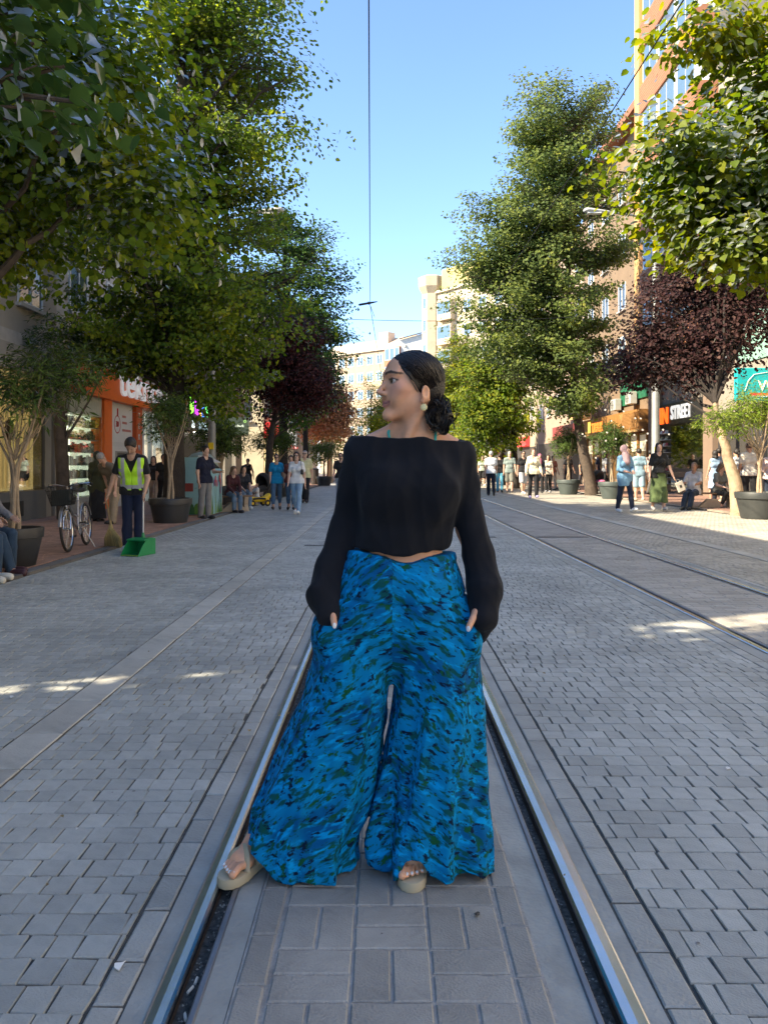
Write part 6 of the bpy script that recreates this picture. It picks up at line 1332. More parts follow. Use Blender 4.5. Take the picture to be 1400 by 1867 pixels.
for i in range(6):
    u = .15
    while u < 2.2:
        w_ = r.uniform(.05, .11); h_ = r.uniform(.16, .27); b.part('packaged_gadget', pm[r.integers(4)], [(u, u + w_, .14, .20, .626 + .36 * i, .626 + .36 * i + h_)]); u += w_ + r.uniform(.03, .09)
b.part('shop_pane', glass(), [(.06, 2.34, .335, .345, .45, 2.74)])
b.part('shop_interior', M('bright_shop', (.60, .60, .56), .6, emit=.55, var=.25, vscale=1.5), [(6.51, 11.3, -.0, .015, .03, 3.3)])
for u in (7.6, 9.4, 11.2): b.part('door_frame', M('alu', (.55, .55, .55), .35, metal=.6), [(u, u + .08, .02, .22, .03, 3.3)])
b.part('shop_pane', glass(), [(6.52, 11.29, .14, .15, .03, 3.3)])
for k, (u, z, w_, c) in enumerate(((6.8, 1.2, .5, (.6, .62, .58)), (7.9, 1.1, .6, (.5, .06, .06)), (8.8, 1.5, .45, (.62, .3, .1)), (10.1, 1.2, .7, (.1, .2, .4)))): b.part('display_stand', M('stand%d' % k, c, .5), [(u, u + w_, .03, .1, .05, z + .5)])
pst = M('poster_white', (.66, .66, .64), .5, var=.03); red = M('poster_red', (.50, .03, .03), .5); ink = M('poster_ink', (.03, .03, .03), .5)
p = b.part('poster', pst, [(3.1, 5.15, .301, .315, 2.05, 3.25)]); mb = MB().torus((.318, 3.75, 2.62), .27, .018, 24, 6, 'x', flat=.3); mb.tube([(.318, 3.75, 2.88), (.318, 3.75, 3.12)], .03, 8); mb.build('round_mark', red, p)
b.text('30', .26, red, 3.60, .317, 2.54, p)
for i, (L_, z) in enumerate(((.35, 2.86), (.45, 2.66), (.85, 2.42))): b.part('small_print', M('print_red', (.45, .16, .13), .6), [(4.2, 4.2 + L_, .3155, .317, z, z + .075)], p)
p = b.part('poster', pst, [(3.25, 4.95, .301, .315, .35, 1.92)]); b.part('picture', M('print_grey', (.25, .25, .24), .4), [(3.55, 4.65, .3155, .318, 1.45, 1.78)], p); b.part('picture_dark', M('print_dark', (.04, .045, .04), .35), [(3.75, 4.45, .3185, .32, 1.5, 1.73)], p)
b.text('KREDİ', .26, ink, 3.32, .318, 1.20, p, 1.25); b.text('KARTINA', .22, ink, 3.28, .318, 1.0, p, 1.15); b.text('12', .52, red, 3.62, .318, .55, p, 1.1, .008)
for i, ch in enumerate('TEKNİK'): b.text(ch, .26, wpan, 5.40, .445, 2.92 - .36 * i, None, 1.0, .004)
b.text('teknosa', 1.3, M('sign_white', (.75, .75, .75), .4, emit=.1), 3.2, .57, 3.52, None, 1.35, .02, .04)
# brown building with coloured letters
brown = plaster('brown', (.155, .115, .075)); b = Bd('brown block with colourful letters over the door', -1, 31.8, 40.2, 12.8, brown, 9)
b.windows((5.6, 8.7), cols(31.8, 40.2, 3), frame=fr_d)
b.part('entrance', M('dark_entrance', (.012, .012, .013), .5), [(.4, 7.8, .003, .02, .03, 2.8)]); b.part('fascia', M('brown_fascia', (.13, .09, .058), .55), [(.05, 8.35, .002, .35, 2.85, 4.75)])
for ch, u, c in (('U', 1.25, (.22, .8, .06)), ('N', 2.1, (.5, .04, .7)), ('i', 3.0, (.95, .5, .03)), ('a', 3.4, (.04, .18, .9)), ('S', 4.1, (.12, .75, .14))): b.text(ch, 1.0, M('neon_' + ch, c, .4, emit=1.1, var=.02), u, .37, 3.6, None, .62, .012, .04, name='neon_letter')
bx = b.part('light_box', M('cyan_box', (.55, .75, .78), .4, emit=.6), [(2.9, 4.7, .351, .42, 2.98, 3.3)]); b.text('23', .42, M('sign_pale', (.8, .9, .9), .4, emit=.6), 1.5, .36, 3.0, None, 1.3, .012)
for k in range(5): b.part('sign_mark', ink, [(3.1 + .3 * k, 3.26 + .31 * k, .421, .43, 3.05 + .03 * (k % 2), 3.22 - .04 * (k % 3))], bx)
for u in (2.4, 4.6, 6.4): b.part('ceiling_spot', M('spot', (1, .9, .75), .5, emit=8), [(u, u + .15, .2, .3, 2.80, 2.84)])
# bank
b = Bd('brown-panelled bank building on the left', -1, 40.2, 47, 12.2, plaster('tan', (.40, .30, .20)), 9)
panel = M('copper_panel', (.26, .15, .085), .4, var=.12, vscale=2)
for i in range(4): b.part('panel', panel, [(.05 + 1.68 * i, 1.70 + 1.68 * i, .002, .18, 3.1, 5.4)])
b.windows((6.4, 9.4), cols(40.2, 47, 3)); b.part('entrance', M('bank_door', (.20, .20, .15), .4), [(1.2, 3.6, .003, .03, .03, 2.9)]); b.part('door_surround', M('bright_reveal', (.62, .52, .36), .6, emit=.25), [(3.7, 4.1, .003, .15, .03, 3.0), (.6, 1.1, .003, .15, .03, 3.0)])
sg = thing('shop_sign', 'grey-green bank sign box on the brown-panelled facade', 'sign', (XL + .95, 41.0, 3.45)); gg = M('sage_sign', (.23, .27, .18), .4, emit=.12)
MB().box(-.52, .52, -.15, .15, -.46, .46, .03).build('sign_box', gg, sg); MB().box(-.62, -.53, -.2, .2, -.5, .5).build('sign_back', fr_d, sg); MB().box(-.94, -.621, -.03, .03, -.05, .05).build('bracket', fr_d, sg)
letters('Şekerbank', .2, M('sign_ivory', (.75, .78, .62), .4, emit=.5), sg, (-.47, -.162, -.06), 0, .008, .003, .88); MB().torus((.36, -.16, .24), .06, .018, 16, 6, 'y').build('emblem', M('sign_lime', (.35, .6, .15), .4, emit=.5), sg)
# cross street, then sunlit cream block and beyond
b = Bd('sunlit cream block beyond the side street on the left', -1, 55.5, 74, 14, plaster('sun_cream', (.62, .53, .36)), 24)
for z in (4.6, 7.8, 10.8):
    for x in (-1.5, -4.2, -7, -10): o = MB().box(x - .55, x + .55, -.05, .02, z, z + 1.6).build('window', pane_m, b.t); MB().box(x - .7, x + .7, -.16, -.051, z - .12, z).build('sill', sill_m, o)
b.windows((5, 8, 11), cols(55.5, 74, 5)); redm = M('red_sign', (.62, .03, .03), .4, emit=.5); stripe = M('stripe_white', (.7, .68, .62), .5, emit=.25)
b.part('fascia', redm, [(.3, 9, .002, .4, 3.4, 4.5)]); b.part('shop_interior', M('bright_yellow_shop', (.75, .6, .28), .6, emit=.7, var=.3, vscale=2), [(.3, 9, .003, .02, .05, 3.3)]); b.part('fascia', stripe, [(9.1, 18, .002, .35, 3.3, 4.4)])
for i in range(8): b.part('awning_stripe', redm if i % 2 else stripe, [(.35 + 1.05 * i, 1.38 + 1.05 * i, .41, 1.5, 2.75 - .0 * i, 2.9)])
for i in range(3): b.part('poster', redm, [(2 + 1.6 * i, 3 + 1.6 * i, .025, .04, .7, 1.0 + .5 * (i % 2))])
b = Bd('pink-beige block at the far end of the left row', -1, 75, 100, 17, plaster('rose', (.48, .36, .30)), 12); b.windows((5, 8, 11, 14), cols(75, 100, 6))
# ---- right row
b = Bd('cream block behind the viewer on the right', 1, -26, 20, 15, plaster('warm_cream', (.55, .48, .38)), 9); b.windows((5, 8, 11), cols(-26, 20, 12))
b = Bd('block with the turquoise shop sign at the right border', 1, 20, 31.2, 17, plaster('pale_stone', (.28, .25, .20)), 10); b.windows((6.2, 9.3, 12.4), cols(20, 31.2, 4))
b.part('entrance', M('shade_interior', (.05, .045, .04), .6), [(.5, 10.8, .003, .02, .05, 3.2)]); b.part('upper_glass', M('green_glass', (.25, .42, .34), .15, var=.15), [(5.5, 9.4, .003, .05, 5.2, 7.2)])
for u in (.5, 3.8, 7.2, 10.5): b.part('door_post', fr_d, [(u, u + .3, .021, .2, .05, 3.2)])
teal = M('turquoise_sign', (.01, .33, .33), .4, emit=.15); sg = thing('shop_sign', 'turquoise shop sign with cream lettering and red stripe at the right border', 'sign', (XR - .35, 27.0, 4.2)); MB().box(-.9, 1.1, -.12, .12, -.62, .55, .02).build('sign_box', teal, sg)
letters('WORK', .52, M('sign_cream', (.8, .74, .55), .4, emit=.3), sg, (-.16, -.13, -.25), 0, .01, .0, 1.0); MB().box(-.45, 1.09, -.128, -.121, -.42, -.33).build('stripe', redm, sg); MB().box(-.45, 1.09, -.127, -.121, -.46, -.43).build('stripe', stripe, sg)
MB().tube([(-.62, -.125, -.25), (-.5, -.125, .1), (-.3, -.125, .32), (.2, -.125, .4), (1.05, -.125, .42)], .022, 6, flat=.4).build('outline', M('sign_cream', (.8, .74, .55), .4), sg)
MB().box(.2, .34, .121, .3, -.05, .05).build('bracket', fr_d, sg)
# shoe shop with tall brick upper floors
brick = M('orange_brick', (.33, .135, .065), .8, var=.12, vscale=2, bump=.3, bscale=50); ochre = plaster('ochre', (.62, .33, .12))
b = Bd('tall ochre and brick block above the shoe shop', 1, 31.2, 38.9, 28, plaster('grey_stone', (.20, .17, .135)), 11)
for z in np.arange(6.4, 27.5, 3.1): b.part('brick_spandrel', brick, [(.05, 7.0, .003, .9, z, z + 1.35)])
b.part('bay_corner', ochre, [(7.01, 7.68, .003, .92, 6.4, 27.9)])
for z in np.arange(6.4, 27.5, 3.1):
    for j in range(3): o = b.part('window', fr_w, [(.4 + 2.2 * j, 2.4 + 2.2 * j, .003, .80, z + 1.36, z + 3.09)]); b.part('pane', pane_b, [(.5 + 2.2 * j, 1.36 + 2.2 * j, .801, .81, z + 1.46, z + 3.0)], o); b.part('pane', pane_b, [(1.44 + 2.2 * j, 2.3 + 2.2 * j, .801, .81, z + 1.46, z + 3.0)], o)
    mb = MB()
    for k in range(9): b.B(mb, .05, 7.0, .9, .906, z + .06 + .14 * k, z + .085 + .14 * k)
    mb.build('mortar_line', M('mortar', (.2, .11, .07), .9), b.t)
b.part('roof_edge', sill_m, [(-.05, 7.75, .003, 1.2, 27.91, 28.2)])
b.part('fascia', M('sign_black', (.015, .015, .016), .4), [(1.0, 6.3, .003, .16, 3.25, 4.25)])
b.text('IN', 1.05, M('letter_orange', (.85, .10, .01), .4, emit=.8), 6.15, .165, 3.36, None, 1.0, .03, .05); b.text('STREET', .86, M('letter_white', (.78, .76, .7), .4, emit=.3), 4.75, .165, 3.50, None, .86, .02, .04)
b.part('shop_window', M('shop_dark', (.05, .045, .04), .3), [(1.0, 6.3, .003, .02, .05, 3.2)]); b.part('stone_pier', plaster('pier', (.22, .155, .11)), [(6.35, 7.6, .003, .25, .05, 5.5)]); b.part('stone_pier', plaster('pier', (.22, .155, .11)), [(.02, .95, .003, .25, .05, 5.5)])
for i in range(9): b.part('shoe_shelf', shelf_m, [(5.2, 6.2, .02, .28, .45 + .3 * i, .47 + .3 * i)])
smats = [M('shoe_disp%d' % i, c, .5) for i, c in enumerate(((.7, .68, .65), (.05, .05, .05), (.4, .1, .1), (.5, .45, .3)))]
for i in range(9):
    for k in range(3):
        mb = MB(); u = 5.28 + .3 * k; z = .475 + .3 * i; mb.prism([(u, z), (u + .24, z), (u + .24, z + .05), (u + .13, z + .07), (u + .08, z + .13), (u, z + .14)], 'x', b.s * .1, b.s * .2); mb.build('display_shoe', smats[(i + k * 2) % 4], b.t)
b.part('glass_door', glass('door_glass', (.6, .65, .62)), [(1.2, 4.9, .1, .115, .05, 3.15)]); b.part('door_rail', fr_d, [(1.2, 4.9, .09, .13, 1.05, 1.2)])
# wooden shop, shutters, air conditioners
b = Bd('brown block with green shutters above the wood-fronted eatery', 1, 38.9, 52, 20, plaster('umber', (.20, .135, .08)), 10); b.windows((7.2, 10.2, 13.2, 16.2), cols(38.9, 52, 4))
wood = M('varnished_wood', (.30, .14, .04), .45, var=.25, vscale=4, bump=.2)
for u0, u1, z0, z1 in ((.6, 2.6, 4.9, 7.0), (3.0, 5.0, 4.7, 6.8)): b.part('green_shutter', M('shutter_green', (.012, .12, .055), .5), [(u0, u1, .003, .1, z0, z1)])
b.part('fascia', wood, [(.4, 12.6, .003, .55, 3.15, 4.25)]); b.part('fascia_edge', M('pale_wood', (.48, .30, .12), .5), [(.4, 12.6, .551, .6, 3.1, 3.2)])
mb = MB()
for i in range(18): u = .45 + i * .14; mb.bar((b.s * .57, u, 3.3), (b.s * .57, u + .8, 4.15), .03, .03, (1, 0, 0)); mb.bar((b.s * .575, u + .8, 3.3), (b.s * .575, u, 4.15), .03, .03, (1, 0, 0))
mb.build('lattice', M('lattice_wood', (.38, .2, .07), .5), b.t, fix=False)
b.text('TAVUK', .78, M('letter_orange2', (.85, .2, .03), .4, emit=.9), 9.3, .565, 3.42, None, .95, .02, .03); b.part('flame_mark', M('flame_yellow', (.8, .55, .1), .4, emit=.6), [(9.6, 10.1, .56, .6, 3.4, 4.1)])
b.part('shop_glass_front', M('eatery_glass', (.10, .07, .035), .25, emit=.15, var=.4, vscale=2), [(.5, 12.5, .003, .03, .6, 3.05)])
for i in range(9): b.part('window_bar', wood, [(.5 + 1.45 * i, .64 + 1.45 * i, .031, .12, .05, 3.09)])
for i in range(8): b.part('lace_curtain', M('lace', (.5, .45, .33), .7, emit=.12), [(.75 + 1.45 * i, 1.75 + 1.45 * i, .031, .05, 2.1, 2.95)])
b.part('canopy_box', M('light_timber', (.62, .40, .18), .6), [(9.2, 11.2, .61, 1.5, 4.3, 5.5)]); b.part('eaves', M('roof_tile', (.28, .11, .06), .8), [(-.02, 13.1, .003, .8, 19.7, 20.1)])
ac_m = M('ac_casing', (.42, .41, .37), .5, dirt=.2)
for k, (y, z) in enumerate(((41.2, 4.95), (43.9, 4.8))):
    a = thing('air_conditioner', ('air conditioner unit right under the green shutter', 'air conditioner unit farther along the wooden fascia')[k], 'air conditioner', (XR - .35, y, z), 0, 'air conditioners on the right facade')
    MB().box(-.18, .18, -.45, .45, -.32, .32, .02).build('casing', ac_m, a); MB().torus((-.185, .1, 0), .24, .012, 24, 5, 'x').build('fan_guard', fr_d, a)
    for i in range(6): MB().box(-.01, .01, .0, .23, -.008, .008).build('fan_bar', fr_d, a).location = (-.186, .1, 0)
    for i, o in enumerate([c for c in a.children if c.name.startswith('fan_bar')]): o.rotation_euler = (R(60 * i), 0, 0)
    MB().box(.18, .35, -.4, .4, -.36, -.33).build('bracket', fr_d, a)
MB().tube([(XR - .12, 38.7, .05), (XR - .12, 38.7, 19)], .06, 8).build('drain_pipe', M('pipe_grey', (.16, .16, .16), .5), None); setp(bpy.data.objects['drain_pipe'], 'grey drainpipe between the shoe shop block and the eatery block', 'pipe')
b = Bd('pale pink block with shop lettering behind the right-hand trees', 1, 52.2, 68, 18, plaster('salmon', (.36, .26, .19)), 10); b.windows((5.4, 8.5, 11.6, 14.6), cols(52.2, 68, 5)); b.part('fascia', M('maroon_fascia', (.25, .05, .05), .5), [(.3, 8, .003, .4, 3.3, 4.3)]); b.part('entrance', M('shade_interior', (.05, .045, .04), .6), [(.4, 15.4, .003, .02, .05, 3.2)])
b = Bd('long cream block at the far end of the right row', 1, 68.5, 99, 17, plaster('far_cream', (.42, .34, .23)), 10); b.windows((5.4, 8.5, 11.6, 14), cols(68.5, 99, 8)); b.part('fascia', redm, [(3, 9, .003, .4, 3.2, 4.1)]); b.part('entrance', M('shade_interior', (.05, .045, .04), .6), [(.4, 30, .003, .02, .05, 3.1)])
# ---- the end of the street
def poly_building(label, name, loc, rz, w, d, H, mat, rows, ncol, extra=None, win=(1.5, 1.7)):
    t = thing(name, label, 'building', loc, rz); MB().box(0, w, 0, d, -.3, H).build('wall', mat, t); MB().box(-.35, w + .35, -.35, d + .35, H + .002, H + .35).build('roof_edge', plaster('edge_pale', (.62, .55, .42)), t)
    a = MB().box(-win[0] / 2, win[0] / 2, -.06, .02, 0, win[1]).data('window', fr_w); p0 = MB().box(-win[0] / 2 + .12, -.05, -.075, -.061, .12, win[1] - .12).data('pane', pane_b); p1 = MB().box(.05, win[0] / 2 - .12, -.075, -.061, .12, win[1] - .12).data('pane', pane_b)
    for z in rows:
        for i in range(ncol): o = link('window', a, t, (w * (i + .5) / ncol, 0, z)); link('pane', p0, o); link('pane', p1, o)
        for i in range(max(2, int(d / 4))): o = link('window', a, t, (0, d * (i + .5) / max(2, int(d / 4)), z), (0, 0, R(-90))); link('pane', p0, o); link('pane', p1, o)
    if extra: extra(t)
    return t
turret_m = plaster('tower_beige', (.44, .365, .255))
def turret(t):
    pr = [(1.55, -.3), (1.55, 26.6), (2.1, 27.6), (2.15, 29.0), (1.5, 29.3), (.01, 29.3)]; o = MB().lathe(pr, 8).build('turret', turret_m, t); o.location = (-.2, .3, 0); o.rotation_euler = (0, 0, R(22.5))
    for z in (10.5, 14, 17.5, 21, 24.3):
        for ang in (-135, -90): a = R(ang); w_ = MB().box(-.35, .35, -.05, .03, 0, 1.7).build('window', fr_w, t); w_.location = (-.2 + 1.46 * math.cos(a), .3 + 1.46 * math.sin(a), z); w_.rotation_euler = (0, 0, a + R(90)); MB().box(-.26, .26, -.065, -.051, .1, 1.6).build('pane', pane_b, w_)
    MB().box(2.6, 9, -.36, 10, 26.9, 29.6).build('parapet', plaster('parapet_yellow', (.5, .4, .16)), t); MB().box(.2, 9.5, -1.0, -.02, 8, 9).build('balcony', turret_m, t)
    for z in (12.6, 16.1, 19.6, 23.1):
        bay = MB().box(2.2, 5.2, -1.0, -.02, z - .9, z + 1.9).build('bay', turret_m, t); MB().box(2.4, 5.0, -1.02, -1.001, z, z + 1.7).build('pane', pane_b, bay)
poly_building('beige corner tower with turret rising behind the woman\'s head', 'building', (7.0, 113, 0), R(-52), 15, 10, 26.5, turret_m, (12.5, 16, 19.5, 23), 5, turret)
def white_gable(t): MB().prism([(0, 22.0), (11, 22.0), (11, 25.5), (4, 24.2), (0, 22.6)], 'y', 0, 9).build('gable', M('white_render', (.60, .59, .56), .85, var=.05), t)
t = thing('building', 'white blank gable wall between the cream house and the corner tower', 'building', (2.8, 133, 0)); MB().box(0, 9, 0, 10, -.3, 23.2).build('wall', M('white_render', (.60, .59, .56), .85, var=.05), t); MB().prism([(0, 23.201), (9, 23.201), (9, 25.8)], 'y', 0, 10).build('gable', M('white_render', (.60, .59, .56), .85, var=.05), t); MB().bar((-.2, -.15, 23.35), (9.2, -.15, 25.95), .5, .15).build('verge', M('dark_verge', (.15, .13, .11), .8), t)
cream_h = plaster('house_cream', (.40, .30, .20))
def bays(t):
    for z in (10.2, 13.4, 16.6, 19.8):
        bb = MB().box(17.2, 20.6, -1.1, -.02, z - 1.1, z + 2.3).build('bay', plaster('bay_terracotta', (.40, .15, .08)), t)
        for x in (17.45, 18.55, 19.65): f_ = MB().box(x - .1, x + .95, -1.14, -1.101, z + .05, z + 2.15).build('bay_window', fr_w, bb); f_.data.materials[0] = fr_w
        for x in (17.45, 18.55, 19.65): MB().box(x, x + .85, -1.16, -1.141, z + .15, z + 2.05).build('bay_pane', pane_b, bb)
    MB().box(13.2, 15.4, 2, 4, 22.4, 25.6).build('chimney', plaster('stack', (.55, .42, .3)), t); MB().prism([(0, 22.36), (9, 22.36), (4.5, 24.8)], 'x', -.3, 21.2).build('roof', M('far_roof', (.55, .40, .27), .8), t)
poly_building('cream house with red-brown bay windows at the end of the street', 'building', (-12.2, 147, 0), R(-41), 21, 9, 22, cream_h, (7, 10.2, 13.4, 16.6, 19.6), 9, bays)
t = thing('building', 'blue-glazed block at the far left end of the street', 'building', (-26, 168, 0), R(-22)); MB().box(0, 17, 0, 12, -.3, 25).build('wall', plaster('grey_blue', (.4, .42, .44)), t)
for i in range(8):
    for z in (8, 11, 14, 17, 20, 22.6): MB().box(.6 + 2 * i, 2.2 + 2 * i, -.05, .02, z, z + 1.8).build('window', pane_b, t)
# ------------------------------------------------------------------ street furniture, vehicles, wires
blk = M('black_metal', (.02, .02, .022), .4, metal=.3); chrome = M('chrome', (.6, .6, .62), .22, metal=1, var=.05); rub = M('rubber', (.022, .021, .02), .75)
# bicycle leaning on its stand
def bicycle(p0, p1):
    d = np.array((p1[0] - p0[0], p1[1] - p0[1], 0.)); L = np.linalg.norm(d); rz = math.atan2(d[1], d[0])     # local +X from front to rear wheel
    t = thing('bicycle', 'old silver city bicycle with front basket parked beside the street sweeper', 'bicycle', (p0[0], p0[1], .034), rz); t.rotation_euler = (R(-4), 0, rz)
    Rw = .335; fr_ = M('frame_silver', (.36, .36, .38), .35, metal=.6, dirt=.25)
    for x in (0, L):
        w = bpy.data.objects.new('wheel', None); COL.objects.link(w); w.parent = t; w.location = (x, 0, Rw)
        MB().torus((0, 0, 0), Rw - .018, .020, 40, 8, 'y').build('tyre', rub, w, smooth=True); MB().torus((0, 0, 0), Rw - .045, .011, 40, 6, 'y').build('rim', chrome, w, smooth=True)
        mb = MB()
        for k in range(28): a = 2 * math.pi * k / 28; mb.tube([(.02 * math.cos(a + .9), .02 * (-1) ** k, .02 * math.sin(a + .9)), ((Rw - .05) * math.cos(a), 0, (Rw - .05) * math.sin(a))], .0016, 4, cap=False)
        mb.build('spokes', chrome, w, fix=False); MB().tube([(0, -.05, 0), (0, .05, 0)], .018, 8).build('hub', chrome, w)
        MB().tube([((Rw + .03) * math.cos(a), 0, (Rw + .03) * math.sin(a)) for a in np.linspace(R(20 if x else 40), R(190 if x else 170), 14)], .024, 6, flat=.35).build('mudguard', M('mudguard', (.4, .4, .42), .3, metal=.7), w)
    z = Rw; head = np.array((.16, 0, .80)); headb = np.array((.11, 0, .60)); bb = np.array((L * .56, 0, .29)); seat = np.array((L * .68, 0, .74)); rear = np.array((L, 0, z))
    for nm, P, r_ in (('fork', [(0, .05, z), (.05, .05, .5), headb + (0, .0, .02), head], .014), ('fork', [(0, -.05, z), (.05, -.05, .5), headb + (0, 0, .02)], .014), ('down_tube', [headb, bb], .019), ('top_tube', [head - (0.01, 0, .06), (L * .4, 0, .52), bb + (.06, 0, .2)], .016), ('seat_tube', [bb, seat], .017), ('seat_post', [seat, seat + (.03, 0, .12)], .013),
                     ('chain_stay', [bb, rear + (0, .05, 0)], .010), ('chain_stay', [bb, rear - (0, .05, 0)], .010), ('seat_stay', [seat - (0, 0, .06), rear + (0, .05, 0)], .009), ('seat_stay', [seat - (0, 0, .06), rear - (0, .05, 0)], .009), ('stem', [head, head + (.03, 0, .17)], .013), ('kickstand', [bb + (.15, -.05, .0), (L * .72, -.20, -.03)], .009)):
        MB().tube(P, r_, 8).build(nm, fr_ if nm not in ('fork', 'seat_post', 'stem') else chrome, t, smooth=True)
    MB().tube([(.40, -.30, .98), (.30, -.29, 1.0), (.20, -.16, 1.0), (.19, 0, .96), (.20, .16, 1.0), (.30, .29, 1.0), (.40, .30, .98)], .012, 8).build('handlebar', chrome, t, smooth=True)
    for s_ in (-1, 1): MB().tube([(.30, .292 * s_, 1.0), (.42, .302 * s_, .975)], .018, 8).build('grip', rub, t, smooth=True); MB().tube([(.24, .22 * s_, 1.0), (.22, .30 * s_, .97), (.30, .31 * s_, .95)], .005, 5).build('brake_lever', chrome, t)
    s = SDF((L * .5, -.16, .78), (L * .98, .16, .96), .008); s.cone((L * .56, 0, .885), (L * .86, 0, .89), .025, .085, .02, flat=.45, fdir=(0, 0, 1)); V, F = s.mesh(1); put('saddle', V, F, rub, t)
    b = bpy.data.objects.new('basket', None); COL.objects.link(b); b.parent = t; b.location = (-.10, 0, .70); mb = MB()
    for k in range(6): zz = .055 * k; w_ = .135 + .012 * k; l_ = .11 + .010 * k; mb.tube([(-l_, -w_, zz), (l_, -w_, zz), (l_, w_, zz), (-l_, w_, zz), (-l_, -w_, zz)], .0035, 4)
    for k in range(11):
        f = -1 + .2 * k
        for sx in (-1, 1): mb.tube([(sx * .11, f * .135, 0), (sx * .16, f * .195, .275)], .003, 4); mb.tube([(f * .11, sx * .135, 0), (f * .16, sx * .195, .275)], .003, 4)
        mb.tube([(-.11, f * .135, 0), (.11, f * .135, 0)], .003, 4)
    mb.build('basket_wire', blk, b, fix=False); MB().box(-.105, .105, -.13, .13, .004, .22, .01).build('basket_lining', M('lining', (.03, .035, .033), .8), b)
    MB().lathe([(.001, -.03), (.03, -.02), (.036, .03), (.001, .04)], 14).build('headlamp', chrome, t).location = (.02, 0, .66)
    MB().lathe([(.09, -.004), (.095, 0), (.09, .004), (.001, .004)], 20).build('chainring', chrome, t).location = tuple(bb + (0, -.03, 0)); [c for c in t.children if c.name.startswith('chainring')][0].rotation_euler = (R(90), 0, 0)
    for s_ in (-1, 1): MB().tube([bb + (0, .05 * s_, 0), bb + (.12 * s_, .06 * s_, -.11 * s_)], .009, 6).build('crank', chrome, t); MB().box(-.045, .045, -.04, .04, -.012, .012).build('pedal', rub, t).location = tuple(bb + (.12 * s_, .11 * s_, -.11 * s_))
    MB().tube([bb + (0, -.03, .09), rear + (0, -.03, .03)], .005, 4).build('chain', blk, t); MB().tube([bb + (0, -.03, -.09), rear + (0, -.03, -.03)], .005, 4).build('chain', blk, t)
bicycle((-4.64, 11.3), (-4.78, 12.36))
# painted recycling container
t = thing('recycling_container', 'sky-blue clothes container painted with flowers and grass, its lid propped open', 'container', (-4.46, 19.8, .03)); cb = M('container_blue', (.28, .50, .55), .5, var=.08, vscale=2, dirt=.12); W_, D_ = .82, 1.35
o = MB().prism([(-W_, 0.02), (0, 0.02), (0, 1.16), (-.36, 1.50), (-W_, 1.50)], 'y', 0, D_).build('casing', cb, t)
MB().prism([(-.045, 1.21), (-.335, 1.483), (-.325, 1.493), (-.035, 1.220)], 'y', .12, D_ - .12).build('mouth', M('opening_black', (.004, .004, .004), .9), t)
MB().prism([(-.36, 1.52), (-.02, 1.36), (-.01, 1.385), (-.35, 1.55)], 'y', .1, D_ - .1).build('lid', M('lid_white', (.62, .61, .57), .5), t)
for y in (.2, D_ - .2): MB().tube([(-.2, y, 1.34), (-.16, y, 1.43)], .012, 6).build('lid_stay', blk, t)
r = np.random.default_rng(6); gcol = [M('paint_grass%d' % i, c, .6) for i, c in enumerate(((.10, .24, .05), (.22, .36, .06), (.04, .13, .05)))]
def paint(poly, face, m_, nm, k):
    "flat painted shape on the street face ('s') or on the face towards the viewer ('v')"
    e = .0015 + .0006 * k; mb = MB(); n = len(poly)
    V = [(e, p, q) for p, q in poly] if face == 's' else [(p, -e, q) for p, q in poly]; mb.add(V, [list(range(n))]); mb.build(nm, m_, t)
k = 0
for i in range(16):
    y = r.uniform(.05, D_ - .05); h_ = r.uniform(.2, .55); paint([(y - .05, .03), (y + .05, .03), (y + r.uniform(-.06, .06), .03 + h_)], 's', gcol[i % 3], 'painted_grass', k); k += 1
for i in range(12):
    x = -r.uniform(.05, W_ - .05); h_ = r.uniform(.15, .4); a = np.linspace(0, math.pi, 8); paint([(max(-W_, min(0, x + .11 * math.cos(q))), .03 + h_ * math.sin(q)) for q in a], 'v', gcol[i % 3], 'painted_bush', k); k += 1
for i in range(9):
    y = r.uniform(.12, D_ - .12); z = r.uniform(.6, 1.02); paint([(y - .008, .3), (y + .008, .3), (y + .008, z), (y - .008, z)], 's', gcol[2], 'painted_stem', k); k += 1
    a = np.linspace(0, 6.28, 9)[:-1]; paint([(y + .055 * math.cos(q) * (1 + .3 * (j % 2)), z + .09 * math.sin(q) * (1 + .3 * (j % 2))) for j, q in enumerate(a)], 's', M('paint_red%d' % (i % 3), ((.5, .07, .07), (.55, .2, .22), (.3, .08, .2))[i % 3], .6), 'painted_flower', k); k += 1
for i in range(10):
    x, z = -r.uniform(.08, W_ - .08), r.uniform(.6, 1.35); s_ = r.uniform(.012, .03); paint([(x - s_ * 2, z + s_), (x, z), (x + s_ * 2, z + s_ * 1.2), (x, z + s_ * .4)], 'v', M('paint_navy', (.03, .04, .09), .6), 'painted_bird', k); k += 1
paint([(-.80, .62), (-.45, .62), (-.45, .83), (-.80, .83)], 'v', M('sticker_red', (.28, .05, .04), .6), 'sticker', k); letters('KIN', .12, M('sticker_yellow', (.7, .5, .1), .6), t, (-.78, -.03, .72), 0, .002); letters('MI', .10, M('sticker_yellow', (.7, .5, .1), .6), t, (-.76, -.03, .635), 0, .002)
t = thing('recycling_container', 'grey-green domed bottle bank behind the young man in navy', 'container', (-5.15, 21.6, .03)); MB().lathe([(.5, 0), (.52, .1), (.52, 1.1), (.45, 1.42), (.25, 1.62), (.01, 1.68)], 24).build('dome', M('bank_green', (.22, .29, .25), .5, dirt=.3), t, smooth=True); MB().lathe([(.001, 0), (.13, 0), (.13, .06), (.001, .06)], 16).build('bottle_hole', M('opening_black', (.004, .004, .004), .9), t).location = (.18, -.40, 1.34); [c for c in t.children if c.name.startswith('bottle')][0].rotation_euler = (R(60), 0, R(20))
